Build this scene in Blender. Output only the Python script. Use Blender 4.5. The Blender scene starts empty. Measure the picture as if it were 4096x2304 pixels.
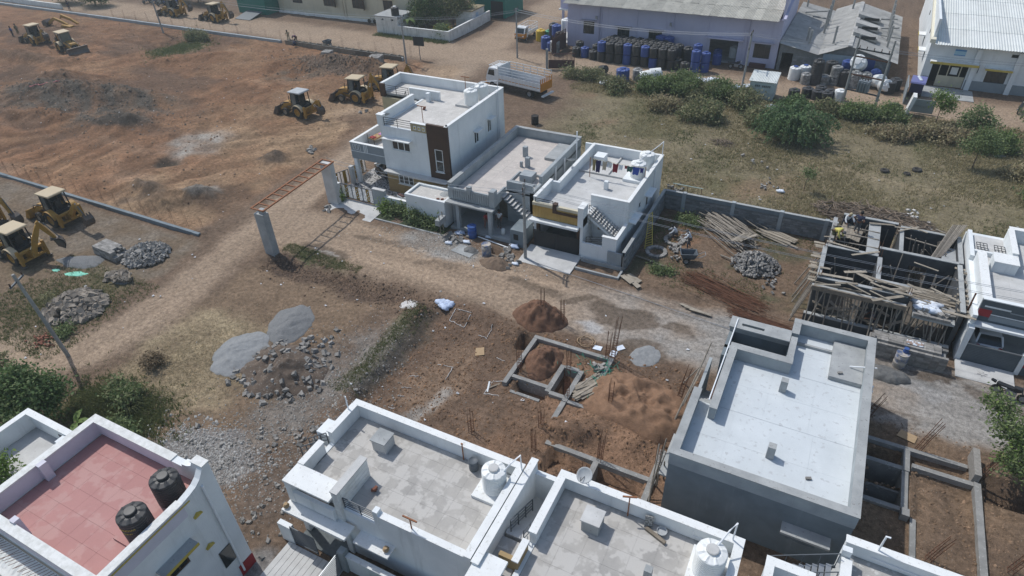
import bpy, math, random
import numpy as np
from mathutils import Vector, Matrix, Euler

scene = bpy.context.scene
COL = scene.collection
PI = math.pi
R = math.radians

# ------------------------------------------------------------------ camera
cam_data = bpy.data.cameras.new('camera')
cam = bpy.data.objects.new('camera', cam_data)
COL.objects.link(cam)
_r = Vector((0.89183703, 0.45125078, -0.03161399))
_u = Vector((-0.24667307, 0.5437174, 0.80219935))
_f = Vector((-0.37918216, 0.70763276, -0.59621872))
cam.matrix_world = Matrix(((_r.x, _u.x, -_f.x, 0), (_r.y, _u.y, -_f.y, 0),
                           (_r.z, _u.z, -_f.z, 28.0), (0, 0, 0, 1)))
cam_data.sensor_width = 36.0
cam_data.lens = 36.0 * 2599.6 / 4096.0
cam_data.clip_start = 0.5
cam_data.clip_end = 3000.0
scene.camera = cam

# ------------------------------------------------------------------ light
SUN_DIR = Vector((2.66, -0.92, -4.05)).normalized()     # direction the light travels
SUN_EL = math.asin(-SUN_DIR.z)
world = bpy.data.worlds.new('World')
scene.world = world
world.use_nodes = True
wn = world.node_tree.nodes
wn.clear()
_sky = wn.new('ShaderNodeTexSky')
_sky.sky_type = 'NISHITA'
_sky.sun_disc = False
_sky.sun_elevation = SUN_EL
_sky.sun_rotation = math.atan2(-SUN_DIR.x, -SUN_DIR.y)
_sky.air_density = 1.3
_sky.dust_density = 2.0
_sky.altitude = 400
_bg = wn.new('ShaderNodeBackground')
_bg.inputs[1].default_value = 0.14
_wo = wn.new('ShaderNodeOutputWorld')
world.node_tree.links.new(_sky.outputs[0], _bg.inputs[0])
world.node_tree.links.new(_bg.outputs[0], _wo.inputs[0])
sun_data = bpy.data.lights.new('sun', 'SUN')
sun_data.energy = 3.25
sun_data.angle = R(0.53)
sun_data.color = (1.0, 0.985, 0.95)
sun = bpy.data.objects.new('sun', sun_data)
sun.rotation_euler = SUN_DIR.to_track_quat('-Z', 'Y').to_euler()
sun.location = (-60, 60, 120)
COL.objects.link(sun)
scene.view_settings.view_transform = 'Standard'
scene.view_settings.look = 'None'
scene.view_settings.exposure = -0.1
scene.view_settings.gamma = 1.0

# ------------------------------------------------------------------ mesh library
class MB:
    """collects shapes; build() links them as ONE mesh object"""
    def __init__(s):
        s.v = []; s.f = []
    def add(s, vs, fs):
        b = len(s.v)
        s.v.extend([tuple(v) for v in vs])
        s.f.extend([tuple(i + b for i in f) for f in fs])
        return s
    def box(s, x0, x1, y0, y1, z0, z1):
        return s.add([(x0,y0,z0),(x1,y0,z0),(x1,y1,z0),(x0,y1,z0),(x0,y0,z1),(x1,y0,z1),(x1,y1,z1),(x0,y1,z1)],
              [(0,3,2,1),(4,5,6,7),(0,1,5,4),(1,2,6,5),(2,3,7,6),(3,0,4,7)])
    def obox(s, c, size, rot=(0,0,0)):
        m = Euler(rot).to_matrix(); c = Vector(c)
        hx, hy, hz = size[0]/2, size[1]/2, size[2]/2
        vs = [c + m @ Vector(p) for p in ((-hx,-hy,-hz),(hx,-hy,-hz),(hx,hy,-hz),(-hx,hy,-hz),(-hx,-hy,hz),(hx,-hy,hz),(hx,hy,hz),(-hx,hy,hz))]
        return s.add(vs, [(0,3,2,1),(4,5,6,7),(0,1,5,4),(1,2,6,5),(2,3,7,6),(3,0,4,7)])
    def bar(s, p0, p1, w, h=None, up=(0,0,1)):
        h = h or w
        p0 = Vector(p0); p1 = Vector(p1); d = (p1 - p0).normalized(); u = Vector(up)
        if abs(d.dot(u)) > .98: u = Vector((1,0,0))
        a = d.cross(u).normalized() * (w/2); b = a.cross(d).normalized() * (h/2)
        vs = [p0-a-b, p0+a-b, p0+a+b, p0-a+b, p1-a-b, p1+a-b, p1+a+b, p1-a+b]
        return s.add(vs, [(0,1,2,3),(7,6,5,4),(0,4,5,1),(1,5,6,2),(2,6,7,3),(3,7,4,0)])
    def tube(s, pts, r, n=6, caps=True):
        pts = [Vector(p) for p in pts]
        rs = r if isinstance(r, (list, tuple)) else [r]*len(pts)
        b0 = len(s.v); ref = None; vs = []; fs = []
        for i, p in enumerate(pts):
            d = (pts[min(i+1, len(pts)-1)] - pts[max(i-1, 0)]).normalized()
            if ref is None: ref = Vector((0,0,1)) if abs(d.z) < .9 else Vector((1,0,0))
            a = d.cross(ref).normalized(); ref = a.cross(d).normalized()
            for k in range(n):
                t = 2*PI*k/n
                vs.append(p + (a*math.cos(t) + ref*math.sin(t))*rs[i])
        m = len(pts)
        for i in range(m-1):
            for k in range(n):
                k2 = (k+1) % n
                fs.append((i*n+k, i*n+k2, (i+1)*n+k2, (i+1)*n+k))
        if caps:
            fs.append(tuple(range(n-1, -1, -1))); fs.append(tuple((m-1)*n+k for k in range(n)))
        return s.add(vs, fs)
    def lathe(s, prof, n=20, c=(0,0,0), axis='z'):
        vs = []; fs = []
        for (r, z) in prof:
            for k in range(n):
                t = 2*PI*k/n
                x, y = r*math.cos(t), r*math.sin(t)
                p = (x, y, z) if axis == 'z' else ((x, z, y) if axis == 'y' else (z, x, y))
                vs.append((p[0]+c[0], p[1]+c[1], p[2]+c[2]))
        m = len(prof)
        for i in range(m-1):
            for k in range(n):
                k2 = (k+1) % n
                fs.append((i*n+k, i*n+k2, (i+1)*n+k2, (i+1)*n+k))
        fs.append(tuple(range(n-1,-1,-1))); fs.append(tuple((m-1)*n+k for k in range(n)))
        return s.add(vs, fs)
    def prism(s, poly, a0, a1, axis='y'):
        """extrude a 2-D outline; axis y: outline in xz, axis z: in xy, axis x: in yz"""
        def P(p, a):
            return (p[0], a, p[1]) if axis == 'y' else ((p[0], p[1], a) if axis == 'z' else (a, p[0], p[1]))
        n = len(poly)
        vs = [P(p, a0) for p in poly] + [P(p, a1) for p in poly]
        fs = [tuple(range(n)), tuple(range(2*n-1, n-1, -1))]
        for i in range(n):
            j = (i+1) % n
            fs.append((i, i+n, j+n, j))
        return s.add(vs, fs)
    def wall_x(s, y0, y1, x0, x1, z0, z1, holes=()):
        """wall running along x between y0 and y1, holes (xa, xb, za, zb)"""
        return s._wall(x0, x1, z0, z1, holes, lambda a, b, c, d: s.box(a, b, y0, y1, c, d))
    def wall_y(s, x0, x1, y0, y1, z0, z1, holes=()):
        return s._wall(y0, y1, z0, z1, holes, lambda a, b, c, d: s.box(x0, x1, a, b, c, d))
    def _wall(s, u0, u1, z0, z1, holes, put):
        us = sorted({u0, u1} | {h[0] for h in holes} | {h[1] for h in holes})
        for a, b in zip(us, us[1:]):
            cols = sorted([(h[2], h[3]) for h in holes if h[0] <= a+1e-6 and h[1] >= b-1e-6])
            z = z0
            for (c, d) in cols:
                if c > z: put(a, b, z, c)
                z = d
            if z < z1: put(a, b, z, z1)
        return s
    def mesh(s, name, m=None, smooth=False):
        me = bpy.data.meshes.new(name)
        me.from_pydata(s.v, [], s.f)
        if m: me.materials.append(m)
        if smooth: me.polygons.foreach_set('use_smooth', [True]*len(me.polygons))
        return me
    def build(s, name, m, parent=None, smooth=False, loc=None):
        return put(name, s.mesh(name, m, smooth), parent, loc)

def put(name, me, parent=None, loc=None, rot=None, scale=None):
    o = bpy.data.objects.new(name, me)
    COL.objects.link(o)
    if parent: o.parent = parent
    if loc is not None: o.location = loc
    if rot is not None: o.rotation_euler = rot
    if scale is not None: o.scale = scale if isinstance(scale, (tuple, list, Vector)) else (scale,)*3
    return o

def soften(o, w=0.03, seg=2):
    m = o.modifiers.new('bevel', 'BEVEL'); m.width = w; m.segments = seg; m.limit_method = 'ANGLE'; m.angle_limit = R(40)
    return o

def tag(o, label=None, cat=None, group=None, kind=None):
    if label: o['label'] = label
    if cat: o['category'] = cat
    if group: o['group'] = group
    if kind: o['kind'] = kind
    return o

def thing(name, label, cat, loc=(0,0,0), rz=0, group=None):
    o = bpy.data.objects.new(name, None)
    o.empty_display_size = .3
    COL.objects.link(o)
    o.location = loc; o.rotation_euler = (0, 0, rz)
    return tag(o, label, cat, group)

def kids(o): return list(o.children)

def dup(o, loc=None, rz=None, label=None, group=None, parent=None):
    c = o.copy(); COL.objects.link(c); c.parent = parent
    if loc is not None: c.location = loc
    if rz is not None: c.rotation_euler = (0, 0, rz)
    if label: c['label'] = label
    if group: c['group'] = group
    for ch in kids(o): dup(ch, parent=c)
    return c

# ------------------------------------------------------------------ materials
MATS = {}
def mat(name, col, rough=.85, col2=None, scale=1.5, lo=.35, hi=.7, bump=0.0, bscale=30, metal=0, rand=0.0,
        streak=None, sscale=2.0, spec=.35, obj=False, speck=None, speck_scale=25, speck_t=.62):
    """procedural material: two-tone noise, optional vertical streaks, specks, bump, per-object random tone"""
    if name in MATS: return MATS[name]
    m = bpy.data.materials.new(name); m.use_nodes = True
    nt = m.node_tree; N = nt.nodes; L = nt.links
    b = N['Principled BSDF']
    b.inputs['Roughness'].default_value = rough
    b.inputs['Metallic'].default_value = metal
    b.inputs['Specular IOR Level'].default_value = spec
    if obj:
        tc = N.new('ShaderNodeTexCoord'); vec = tc.outputs['Object']
    else:
        tc = N.new('ShaderNodeNewGeometry'); vec = tc.outputs['Position']
    def noise(sc, det=6, vv=None, rg=.6):
        n = N.new('ShaderNodeTexNoise'); n.inputs['Scale'].default_value = sc; n.inputs['Detail'].default_value = det
        n.inputs['Roughness'].default_value = rg
        L.new(vv or vec, n.inputs['Vector']); return n.outputs['Fac']
    def ramp(src, a, c):
        r = N.new('ShaderNodeMapRange'); r.inputs[1].default_value = a; r.inputs[2].default_value = c
        L.new(src, r.inputs[0]); return r.outputs[0]
    def mix(fac, a, c):
        x = N.new('ShaderNodeMix'); x.data_type = 'RGBA'
        if hasattr(fac, 'default_value'): L.new(fac, x.inputs[0])
        else: x.inputs[0].default_value = fac
        for sock, v in ((x.inputs[6], a), (x.inputs[7], c)):
            if hasattr(v, 'default_value'): L.new(v, sock)
            else: sock.default_value = (*v, 1)
        return x.outputs[2]
    c = (*col, 1)
    out = None
    if col2:
        out = mix(ramp(noise(scale, 8), lo, hi), col, col2)
    if streak:
        mp = N.new('ShaderNodeMapping'); mp.inputs['Scale'].default_value = (1, 1, .12); L.new(vec, mp.inputs[0])
        out = mix(ramp(noise(sscale, 7, mp.outputs[0], .7), .55, .8), out or col, streak)
    if speck:
        out = mix(ramp(noise(speck_scale, 3), speck_t, speck_t+.06), out or col, speck)
    if rand:
        oi = N.new('ShaderNodeObjectInfo')
        r = N.new('ShaderNodeMapRange'); r.inputs[3].default_value = 1-rand; r.inputs[4].default_value = 1+rand
        L.new(oi.outputs['Random'], r.inputs[0])
        h = N.new('ShaderNodeHueSaturation'); L.new(r.outputs[0], h.inputs['Value'])
        if out: L.new(out, h.inputs['Color'])
        else: h.inputs['Color'].default_value = c
        out = h.outputs[0]
    if out: L.new(out, b.inputs['Base Color'])
    else: b.inputs['Base Color'].default_value = c
    if bump:
        bp = N.new('ShaderNodeBump'); bp.inputs['Strength'].default_value = bump; bp.inputs['Distance'].default_value = .05
        L.new(noise(bscale, 6), bp.inputs['Height']); L.new(bp.outputs[0], b.inputs['Normal'])
    MATS[name] = m
    return m

# ---- noise in numpy for terrain
def _hash(ix, iy, seed):
    h = (ix.astype(np.int64)*374761393 + iy.astype(np.int64)*668265263 + seed*1442695041) & 0xffffffff
    h = ((h ^ (h >> 13))*1274126177) & 0xffffffff
    return ((h ^ (h >> 16)) & 0xffff)/65535.0
def vnoise(x, y, seed=0):
    ix = np.floor(x); iy = np.floor(y); fx = x-ix; fy = y-iy
    fx = fx*fx*(3-2*fx); fy = fy*fy*(3-2*fy)
    a = _hash(ix, iy, seed); b = _hash(ix+1, iy, seed); c = _hash(ix, iy+1, seed); d = _hash(ix+1, iy+1, seed)
    return (a*(1-fx)+b*fx)*(1-fy)+(c*(1-fx)+d*fx)*fy
def fbm(x, y, f, octv=4, seed=0):
    s = 0; a = 1; t = 0
    for i in range(octv):
        s = s + a*(vnoise(x*f, y*f, seed+i*17)-.5); t += a; a *= .5; f *= 2.03
    return s/t*2
# ------------------------------------------------------------------ terrain
def sstep(a, b, t):
    t = np.clip((t-a)/(b-a), 0, 1); return t*t*(3-2*t)

def seg_dist(x, y, pts):
    best = None
    for (x0, y0), (x1, y1) in zip(pts, pts[1:]):
        dx, dy = x1-x0, y1-y0; L2 = dx*dx+dy*dy
        t = np.clip(((x-x0)*dx+(y-y0)*dy)/L2, 0, 1)
        d = np.hypot(x-(x0+t*dx), y-(y0+t*dy))
        best = d if best is None else np.minimum(best, d)
    return best

def ell(x, y, cx, cy, rx, ry, rot=0):
    c, s = math.cos(rot), math.sin(rot)
    u = ((x-cx)*c+(y-cy)*s)/rx; v = (-(x-cx)*s+(y-cy)*c)/ry
    return np.sqrt(u*u+v*v)

# rectangular excavations (x0, x1, y0, y1, depth)
PITS = [(-15.0,-14.0,28.0,29.1,2.2), (-11.0,-10.15,24.95,27.0,3.0), (-13.2,-11.3,24.1,24.95,.7), (-9.3,-4.15,17.8,21.15,.95),
        (6.0,7.45,26.35,27.4,2.6), (6.0,7.45,25.1,26.1,2.6), (6.0,7.45,27.75,28.6,.7), (11.2,14.5,27.3,29.0,1.8),
        (7.9,10.4,28.1,28.85,.35), (-21.7,-20.7,36.6,37.3,.7), (8.1,10.5,24.9,27.6,.2)]
# soft mounds of the site itself (x, y, rx, ry, rot, height)
MOUNDS = [(-73,42.8,4.6,1.9,.4,.9), (-90,46,9,4.5,.3,1.1), (-80,48.5,8,2.6,.3,.9), (-84,40.5,6,1.6,.2,.8), (-94,50,4,2.5,.6,.9),
          (-59.5,38,1.6,1.3,0,-.5), (-57,32.6,2.6,1.2,.3,.7), (-54,32.2,2.4,1.1,.2,.75), (-50.4,33.7,2.2,1.5,.4,.9), (-52.6,31,2.3,.9,.3,.6),
          (-49.6,42.6,1.6,1.5,.5,.7), (-110,54.6,10,1.6,.05,.8), (-100,56,3,1.5,.3,.4), (-62,69.6,6.5,1.8,-.1,.9), (-56.5,68.6,3,2,0,.8),
          (-66,64,5,3,.4,-.35), (-70,67,6,2,.3,.4), (-95,68,4,3,.5,-.4), (-85,64,7,2,.8,.45), (-78,60,9,3,.2,-.3),
          (-35.5,28.5,1.9,.8,.1,-.55), (-27.5,29.0,7,.9,0,-.35), (-8.3,22.6,1.7,1.0,.2,.55), (-5.3,23.0,1.4,1.1,0,.45),
          (-9.6,22.2,1.6,.9,0,.4), (-7.0,24.0,2.0,.8,0,.3), (-8.4,19.5,1.2,1.3,.5,.75), (-5.6,19.2,1.1,.9,.3,.5), (-23.5,28.4,1.2,.7,0,.35),
          (-45,29.6,1.4,.8,0,.35), (-118,66,8,2,.2,.4), (-4,52.5,3,1.5,0,.25), (-14.5,60,7,3,0,.2), (-24,56,5,3,0,.25),
          (9,26,1.5,1.2,0,.2), (12.7,25.5,1.8,1.5,0,.35), (-34.5,13.3,2.6,1.3,.5,.35), (-1.8,38.2,1.2,.5,0,.12), (-5.5,37.2,1.6,.6,0,-.2)]

def road_mask(x, y):
    j = fbm(x, y, .25, 3, 5)*.9 + fbm(x, y, 1.1, 2, 6)*.35
    m = np.zeros_like(x)
    def stroke(pts, w, soft=.8):
        d = seg_dist(x, y, pts)+j
        return 1-sstep(w-soft, w+soft, d)
    m = np.maximum(m, stroke([(-70,10),(-48,12.3),(-42.5,13.2),(-40.2,15.2),(-39.3,19),(-40.0,25),(-41.2,31),(-41.6,38),(-42.3,46),(-43.5,56)], 1.75))
    m = np.maximum(m, stroke([(-40.5,33.4),(-20,33.2),(0,33.6),(30,34)], 2.9))
    m = np.maximum(m, stroke([(-200,80.5),(-90,80.2),(-50,80),(-30,80.5),(60,82)], 3.7, 1.6))
    m = np.maximum(m, stroke([(-46,62),(-47,72),(-48,84),(-47,110)], 3.6, 1.6))
    m = np.maximum(m, stroke([(-52,58),(-44,52),(-42,44)], 1.6, 2.0)*.7)
    return m

def height(x, y):
    rm = road_mask(x, y)
    site = sstep(-46, -52, x)*sstep(29, 31.5, y)*(1-sstep(72, 75, y))
    h = fbm(x, y, .11, 3, 1)*.10*(1-rm)
    h += fbm(x, y, .9, 3, 2)*(.035+.09*site+.04*(1-rm))+site*fbm(x, y, .28, 3, 19)*.22
    # tracked-machine furrows of the big site
    a = .5*x*.35+fbm(x, y, .05, 2, 9)*6
    h += site*(np.sin((y*.9+x*.25)*2.4+fbm(x, y, .12, 2, 7)*5)*.07*sstep(0, .4, fbm(x, y, .08, 2, 8)+.15))
    for (th, k, sd) in ((.35,1.0,51),(-.25,.8,52),(1.1,.6,53)):
        q = th+fbm(x, y, .02, 2, sd)*1.2
        h += site*k*.15*(vnoise((x*np.cos(q)+y*np.sin(q))*.12, (-x*np.sin(q)+y*np.cos(q))*1.5, sd)-.5)*sstep(-.1, .25, fbm(x, y, .05, 2, sd+9)+.05)
    for (cx, cy, rx, ry, rot, hh) in MOUNDS:
        near = (np.abs(x-cx) < 2.4*max(rx, ry)) & (np.abs(y-cy) < 2.4*max(rx, ry))
        if not near.any(): continue
        xx = x[near]; yy = y[near]
        d = ell(xx+fbm(xx, yy, .8, 3, 3)*.5, yy+fbm(xx, yy, .8, 3, 4)*.5, cx, cy, rx, ry, rot)
        h[near] += hh*(1.45 if cx < -46 else 1.5 if -10.5 < cx < -4 else 1)*np.exp(-d*d*1.6)*(1+.35*fbm(xx, yy, 1.7, 3, 11))
    # right-hand lot dug half a metre below its neighbour
    e = fbm(x, y, .7, 3, 12)*.5
    lot = sstep(-22.0, -20.9, x+e+(y-25)*.06)*(1-sstep(-15.2, -13.2, x))*sstep(14, 15.5, y)*(1-sstep(28.3, 29.6, y+e))
    h -= .42*lot
    h += .32*np.exp(-((x+22.1+e-(25-y)*.06)/.8)**2)*sstep(18, 20, y)*(1-sstep(27.5, 29.5, y))
    # wheel ruts
    for xr in (-18.9, -17.2):
        h -= .07*np.exp(-((x-xr-fbm(x, y, .2, 2, 14)*.7)/.18)**2)*lot
    for yr in (31.9, 33.6, 35.1):
        h -= .035*np.exp(-((y-yr-fbm(x, y, .1, 2, 15)*.9)/.2)**2)*sstep(-36, -33, x)
    for xr in (-40.9, -39.2):
        h -= .035*np.exp(-((x-xr-fbm(x, y, .1, 2, 16)*.8)/.22)**2)*sstep(16, 18, y)*(1-sstep(44, 48, y))
    for (x0, x1, y0, y1, dep) in PITS:
        ins = (x >= x0-.01) & (x <= x1+.01) & (y >= y0-.01) & (y <= y1+.01)
        h[ins] -= dep
    return h

def height1(x, y):
    return float(height(np.array([float(x)]), np.array([float(y)]))[0])

def lines(spec):
    out = []
    for a, b, st in spec:
        n = max(1, int(round((b-a)/st)))
        out += [a+(b-a)*i/n for i in range(n)]
    out.append(spec[-1][1]); return np.array(out)
GX = lines([(-420,-175,35),(-175,-130,1.2),(-130,-98,.5),(-98,-52,.34),(-52,14.6,.22),(14.6,45,1.2),(45,300,40)])
GY = lines([(-60,3,6),(3,8,.5),(8,50,.22),(50,76,.34),(76,112,.8),(112,160,3),(160,520,40)])
XX, YY = np.meshgrid(GX, GY, indexing='ij')
xf, yf = XX.ravel(), YY.ravel()
zf = height(xf, yf)

# soil colour of the ground sheet: what the earth is made of in each place
def soil(x, y):
    n1 = fbm(x, y, .18, 4, 21); n2 = fbm(x, y, .7, 4, 22); n3 = fbm(x, y, 2.3, 3, 23)
    wx, wy = x+fbm(x, y, .5, 3, 24)*1.2, y+fbm(x, y, .5, 3, 25)*1.2
    C = np.zeros((len(x), 3)); C[:] = (.205, .14, .095)
    def blend(c, m):
        m = np.clip(m, 0, 1)[:, None]; C[:] = C*(1-m)+np.array(c)*m
    RED, TAN, GREY, DARK, STRAW = (.25,.133,.077), (.42,.31,.218), (.25,.22,.19), (.12,.103,.085), (.42,.33,.205)
    GREEN, FIELD, CEM, WET, DUST = (.10,.12,.05), (.25,.21,.125), (.36,.335,.305), (.15,.112,.082), (.43,.33,.245)
    site = sstep(-44.5, -47, wx)*sstep(28.6, 29.6, y)*(1-sstep(73.5, 75.5, wy))
    blend(RED, site*(.75+.5*n1))
    blend((.27,.175,.11), site*np.clip(.1+n1*1.4+n2*.3, 0, .7))
    blend((.33,.235,.155), site*sstep(-66, -54, wx)*np.clip(.5+n1*1.2, 0, .85))
    # dry olive field beyond the houses
    field = sstep(-31, -24, wx+n1*4)*sstep(49.5, 51, y)*(1-sstep(76, 79.5, wy))
    blend(FIELD, field*.9)
    blend((.25,.165,.10), field*sstep(.05, .4, n1+.1*n3)*(1-sstep(-8, 4, x))*.8)
    blend((.13,.125,.055), field*sstep(0, .35, fbm(x, y, .12, 3, 31))*.65)
    blend((.34,.27,.17), field*(1-sstep(.3, 1.0, seg_dist(wx, wy, [(-10,64),(5.5,61.2),(13,60.2),(30,58)])))*.6)
    # left plot with straw and weeds
    plot = sstep(-37.9, -36.8, wx)*(1-sstep(-26.5, -24, wx))*(1-sstep(27, 28.5, wy))
    blend((.26,.18,.115), plot*.8)
    blend(STRAW, (1-sstep(.75, 1.15, ell(wx, wy, -33.2, 17.8, 4.6, 5.2, .6)))*np.clip(.75+n2*.5, 0, 1))
    blend((.14,.125,.065), (1-sstep(.7, 1.1, ell(wx, wy, -34.2, 12.6, 3.8, 1.9, .4)))*np.clip(.75+n2*.9, 0, 1))
    low = sstep(-43.0, -44.5, wx+n1)*(1-sstep(28, 28.6, y))
    blend((.235,.17,.11), low*.85)
    blend((.13,.12,.06), low*sstep(0, .4, fbm(x, y, .22, 3, 33)+.1)*(1-sstep(21, 24, y))*.75)
    blend((.23,.195,.155), low*sstep(21.5, 23, wy)*np.clip(.55+n2, 0, 1)*.7)
    # roads
    rm = road_mask(x, y)
    blend(TAN, rm*.92)
    blend((.40,.30,.215), rm*np.clip(.2+n1*1.2, 0, .7))
    blend(CEM, rm*sstep(-16, -6, wx)*(1-sstep(40, 50, y))*np.clip(.65+n1*1.1+n2*.4, 0, 1))
    # wheel dust and verges
    blend(DUST, site*sstep(.3, .65, fbm(x, y*2.2, .12, 3, 36))*.2)
    # disturbed earth, plus a painted shade band along the step
    blend((.135,.092,.066), (1-sstep(.5, 1.1, ell(wx, wy, -29.5, 28.6, 8.5, 1.25)))*(.85+n2*.4))
    blend((.11,.075,.055), (1-sstep(.6, 1.1, ell(wx, wy, -35.2, 28.4, 2.2, 1.0)))*.9)
    blend(GREEN, (1-sstep(.6, 1.1, ell(wx, wy, -33.4, 30.5, 4.0, .85)))*np.clip(.5+n2*.9, 0, .8))
    blend((.19,.125,.085), sstep(-21.5, -20.5, wx)*(1-sstep(-3.2, -2.8, x))*sstep(17, 18, y)*(1-sstep(29.6, 30.6, wy))*.85)
    blend((.29,.172,.105), sstep(-13.3, -12.2, wx)*(1-sstep(-3.2, -2.8, x))*sstep(17, 18, y)*(1-sstep(27.6, 28.6, wy))*np.clip(.75+n2*.8, .1, 1))
    blend((.30,.20,.13), (1-sstep(.6, 1.1, ell(wx, wy, -17.6, 23.4, 2.2, 3.8)))*.7)
    blend((.42,.39,.35), (1-sstep(.5, 1.0, ell(wx, wy, -17.2, 22.0, .9, 1.3)))*.75)
    blend((.42,.39,.35), (1-sstep(.5, 1.0, ell(wx, wy, -17.9, 20.4, .8, 1.2)))*.7)
    blend((.12,.10,.075), (1-sstep(.35, .9, np.abs(wx+21.3-(25-y)*.06)))*sstep(19, 20, y)*(1-sstep(28, 29, y))*.75)  # shade on the step's right-hand face, painted as a dark band
    blend((.14,.14,.075), (1-sstep(.3, 1.0, np.abs(wx+22.4-(25-y)*.06)))*sstep(20, 21, y)*(1-sstep(28, 29, y))*.6)
    # grey rubble ground
    blend(GREY, (1-sstep(.7, 1.15, ell(wx, wy, -23.6, 20.5, 2.6, 6.5, -.15)))*np.clip(.7+n2, 0, 1))
    blend((.27,.25,.235), (1-sstep(.7, 1.1, ell(wx, wy, -26.0, 12.9, 3.4, 1.6, .2)))*.9)
    blend((.17,.125,.095), (1-sstep(.6, 1.1, ell(wx, wy, -20.8, 12.4, 2.2, 3.8)))*np.clip(.7+n2*.8, 0, 1))
    blend((.30,.285,.27), (1-sstep(.6, 1.1, ell(wx, wy, -18.8, 8.9, 1.3, 1.5)))*.8)
    blend((.155,.12,.095), (1-sstep(.7, 1.2, ell(wx, wy, -27, 19.6, 3.2, 2.6, -.2)))*.75)
    # dark tipped spoil and other toned patches of the big site
    dk = np.maximum.reduce([1-sstep(.6, 1.1, ell(wx, wy, -84, 46, 16, 5.2, .16)), 1-sstep(.6, 1.1, ell(wx, wy, -75, 43.2, 6.5, 2.6, .3))])
    blend((.14,.092,.065), site*sstep(.08, .4, fbm(wx, wy*1.6, .09, 4, 71))*.8)
    blend(DARK, dk*np.clip(.75+.7*np.sin(y*1.9+x*.55+n1*6)*.5+n2*.5, 0, 1))
    blend((.085,.072,.06), (1-sstep(.6, 1.1, ell(wx, wy, -73, 42.6, 4.2, 1.6, .35)))*.9)
    blend((.32,.29,.255), (1-sstep(.5, 1.1, ell(wx, wy, -60.5, 42.5, 4.2, 4.5, .5)))*np.clip(.55+n2*.8, 0, 1))
    blend((.11,.09,.07), (1-sstep(.6, 1.1, ell(wx, wy, -59.6, 38.0, 1.8, 1.4)))*.9)  # hollow coloured darker than the earth around it
    blend((.125,.093,.07), (1-sstep(.6, 1.1, ell(wx, wy, -53.8, 32.4, 5.6, 2.0, .25)))*np.clip(.55+n2*1.5, 0, 1))
    blend((.29,.27,.24), (1-sstep(.6, 1.1, ell(wx, wy, -50.2, 34.2, 1.6, 1.3)))*.7)
    blend((.115,.092,.075), (1-sstep(.6, 1.1, ell(wx, wy, -49.6, 42.6, 1.8, 1.6)))*.85)
    blend((.135,.10,.078), (1-sstep(.6, 1.1, ell(wx, wy, -62.5, 68.6, 8.5, 2.6, -.1)))*np.clip(.7+n2, 0, 1))
    blend((.15,.115,.085), (1-sstep(.6, 1.1, ell(wx, wy, -66, 64, 5, 3.4, .4)))*np.clip(.35+n2*1.5, 0, 1))
    blend((.16,.15,.085), (1-sstep(.6, 1.1, ell(wx, wy, -91.5, 66.5, 4.6, 4.4, .4)))*np.clip(.7+n2*.6, 0, 1))
    blend((.155,.105,.075), (1-sstep(.6, 1.1, ell(wx, wy, -110, 54.4, 10, 1.7, .05)))*.7)
    # street: wet patches, lime and mortar dust
    for (cx, cy, rx, ry, k) in ((-9.6,33.6,3.2,1.3,.8), (-5.4,33.6,1.7,.7,.75), (-12.9,34.1,1.3,.7,.7), (-16.2,34.6,2.6,.6,.65), (8.6,35.7,1.7,.6,.85), (6.6,31.7,.9,.5,.6),
                            (11.8,35.0,1.8,.5,.7), (7.9,31.6,.7,.35,.6), (-33.6,31.7,2.9,.95,.75), (-7.2,30.2,2.3,1.6,.75), (-29.5,35.0,4.0,.45,.6), (-24.2,33.7,2.2,.35,.5), (1,34.2,3,.6,.4)):
        blend(WET, (1-sstep(.75, .95, ell(wx, wy, cx, cy, rx, ry)+n3*.15))*k)
    blend((.55,.54,.53), (1-sstep(.4, 1.0, ell(wx, wy, -11.3, 31.9, 1.4, .8)))*.8)
    blend((.5,.47,.43), (1-sstep(.5, .9, ell(wx, wy, -33.2, 31.6, 2.0, .22, -.1)))*.6)
    blend((.37,.345,.315), (1-sstep(.6, 1.1, ell(wx, wy, -25.4, 35.7, 4.6, 1.5, -.1)))*np.clip(.75+n2*.7, 0, 1))
    blend((.10,.10,.095), (1-sstep(.7, 1.0, ell(wx, wy, 7.0, 34.6, 1.9, .9)))*.55)
    blend((.44,.43,.415), (1-sstep(.7, 1.0, ell(wx, wy, 8.0, 34.0, 1.3, .8)))*.6)
    blend((.66,.63,.62), (1-sstep(.5, .9, ell(wx, wy, -23.3, 28.1, 1.0, .55)))*.8)
    # plot beside the unfinished house
    lotr = sstep(-11.1, -10.9, x)*(1-sstep(1.2, 2.2, x))*sstep(37.6, 38.2, wy)*(1-sstep(48.7, 48.9, y))
    blend((.215,.145,.095), lotr*.9)
    blend((.10,.105,.055), lotr*sstep(.05, .35, fbm(x, y, .35, 3, 41))*.7)
    blend((.30,.16,.09), lotr*(1-sstep(.5, 1.0, ell(wx, wy, -8.0, 45.2, 1.4, 1.8)))*.7)
    # right lots
    rl = sstep(5.0, 5.3, x)*(1-sstep(30.2, 31.2, wy))
    blend((.20,.135,.09), rl*.9)
    blend((.30,.20,.12), rl*np.clip(n1*1.5+.1, 0, .6))
    # tracks of wheels and blades: streaks of lighter and darker earth
    for (th, k, sd) in ((.35,1.0,51),(-.25,.8,52),(1.1,.6,53)):
        q = th+fbm(x, y, .02, 2, sd)*1.2
        u, v = x*np.cos(q)+y*np.sin(q), -x*np.sin(q)+y*np.cos(q)
        C *= (1+(vnoise(u*.12, v*1.5, sd)-.5)*.6*k*np.clip(site+.25*rm, 0, 1)*sstep(-.1, .25, fbm(x, y, .05, 2, sd+9)+.05))[:, None]
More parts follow.
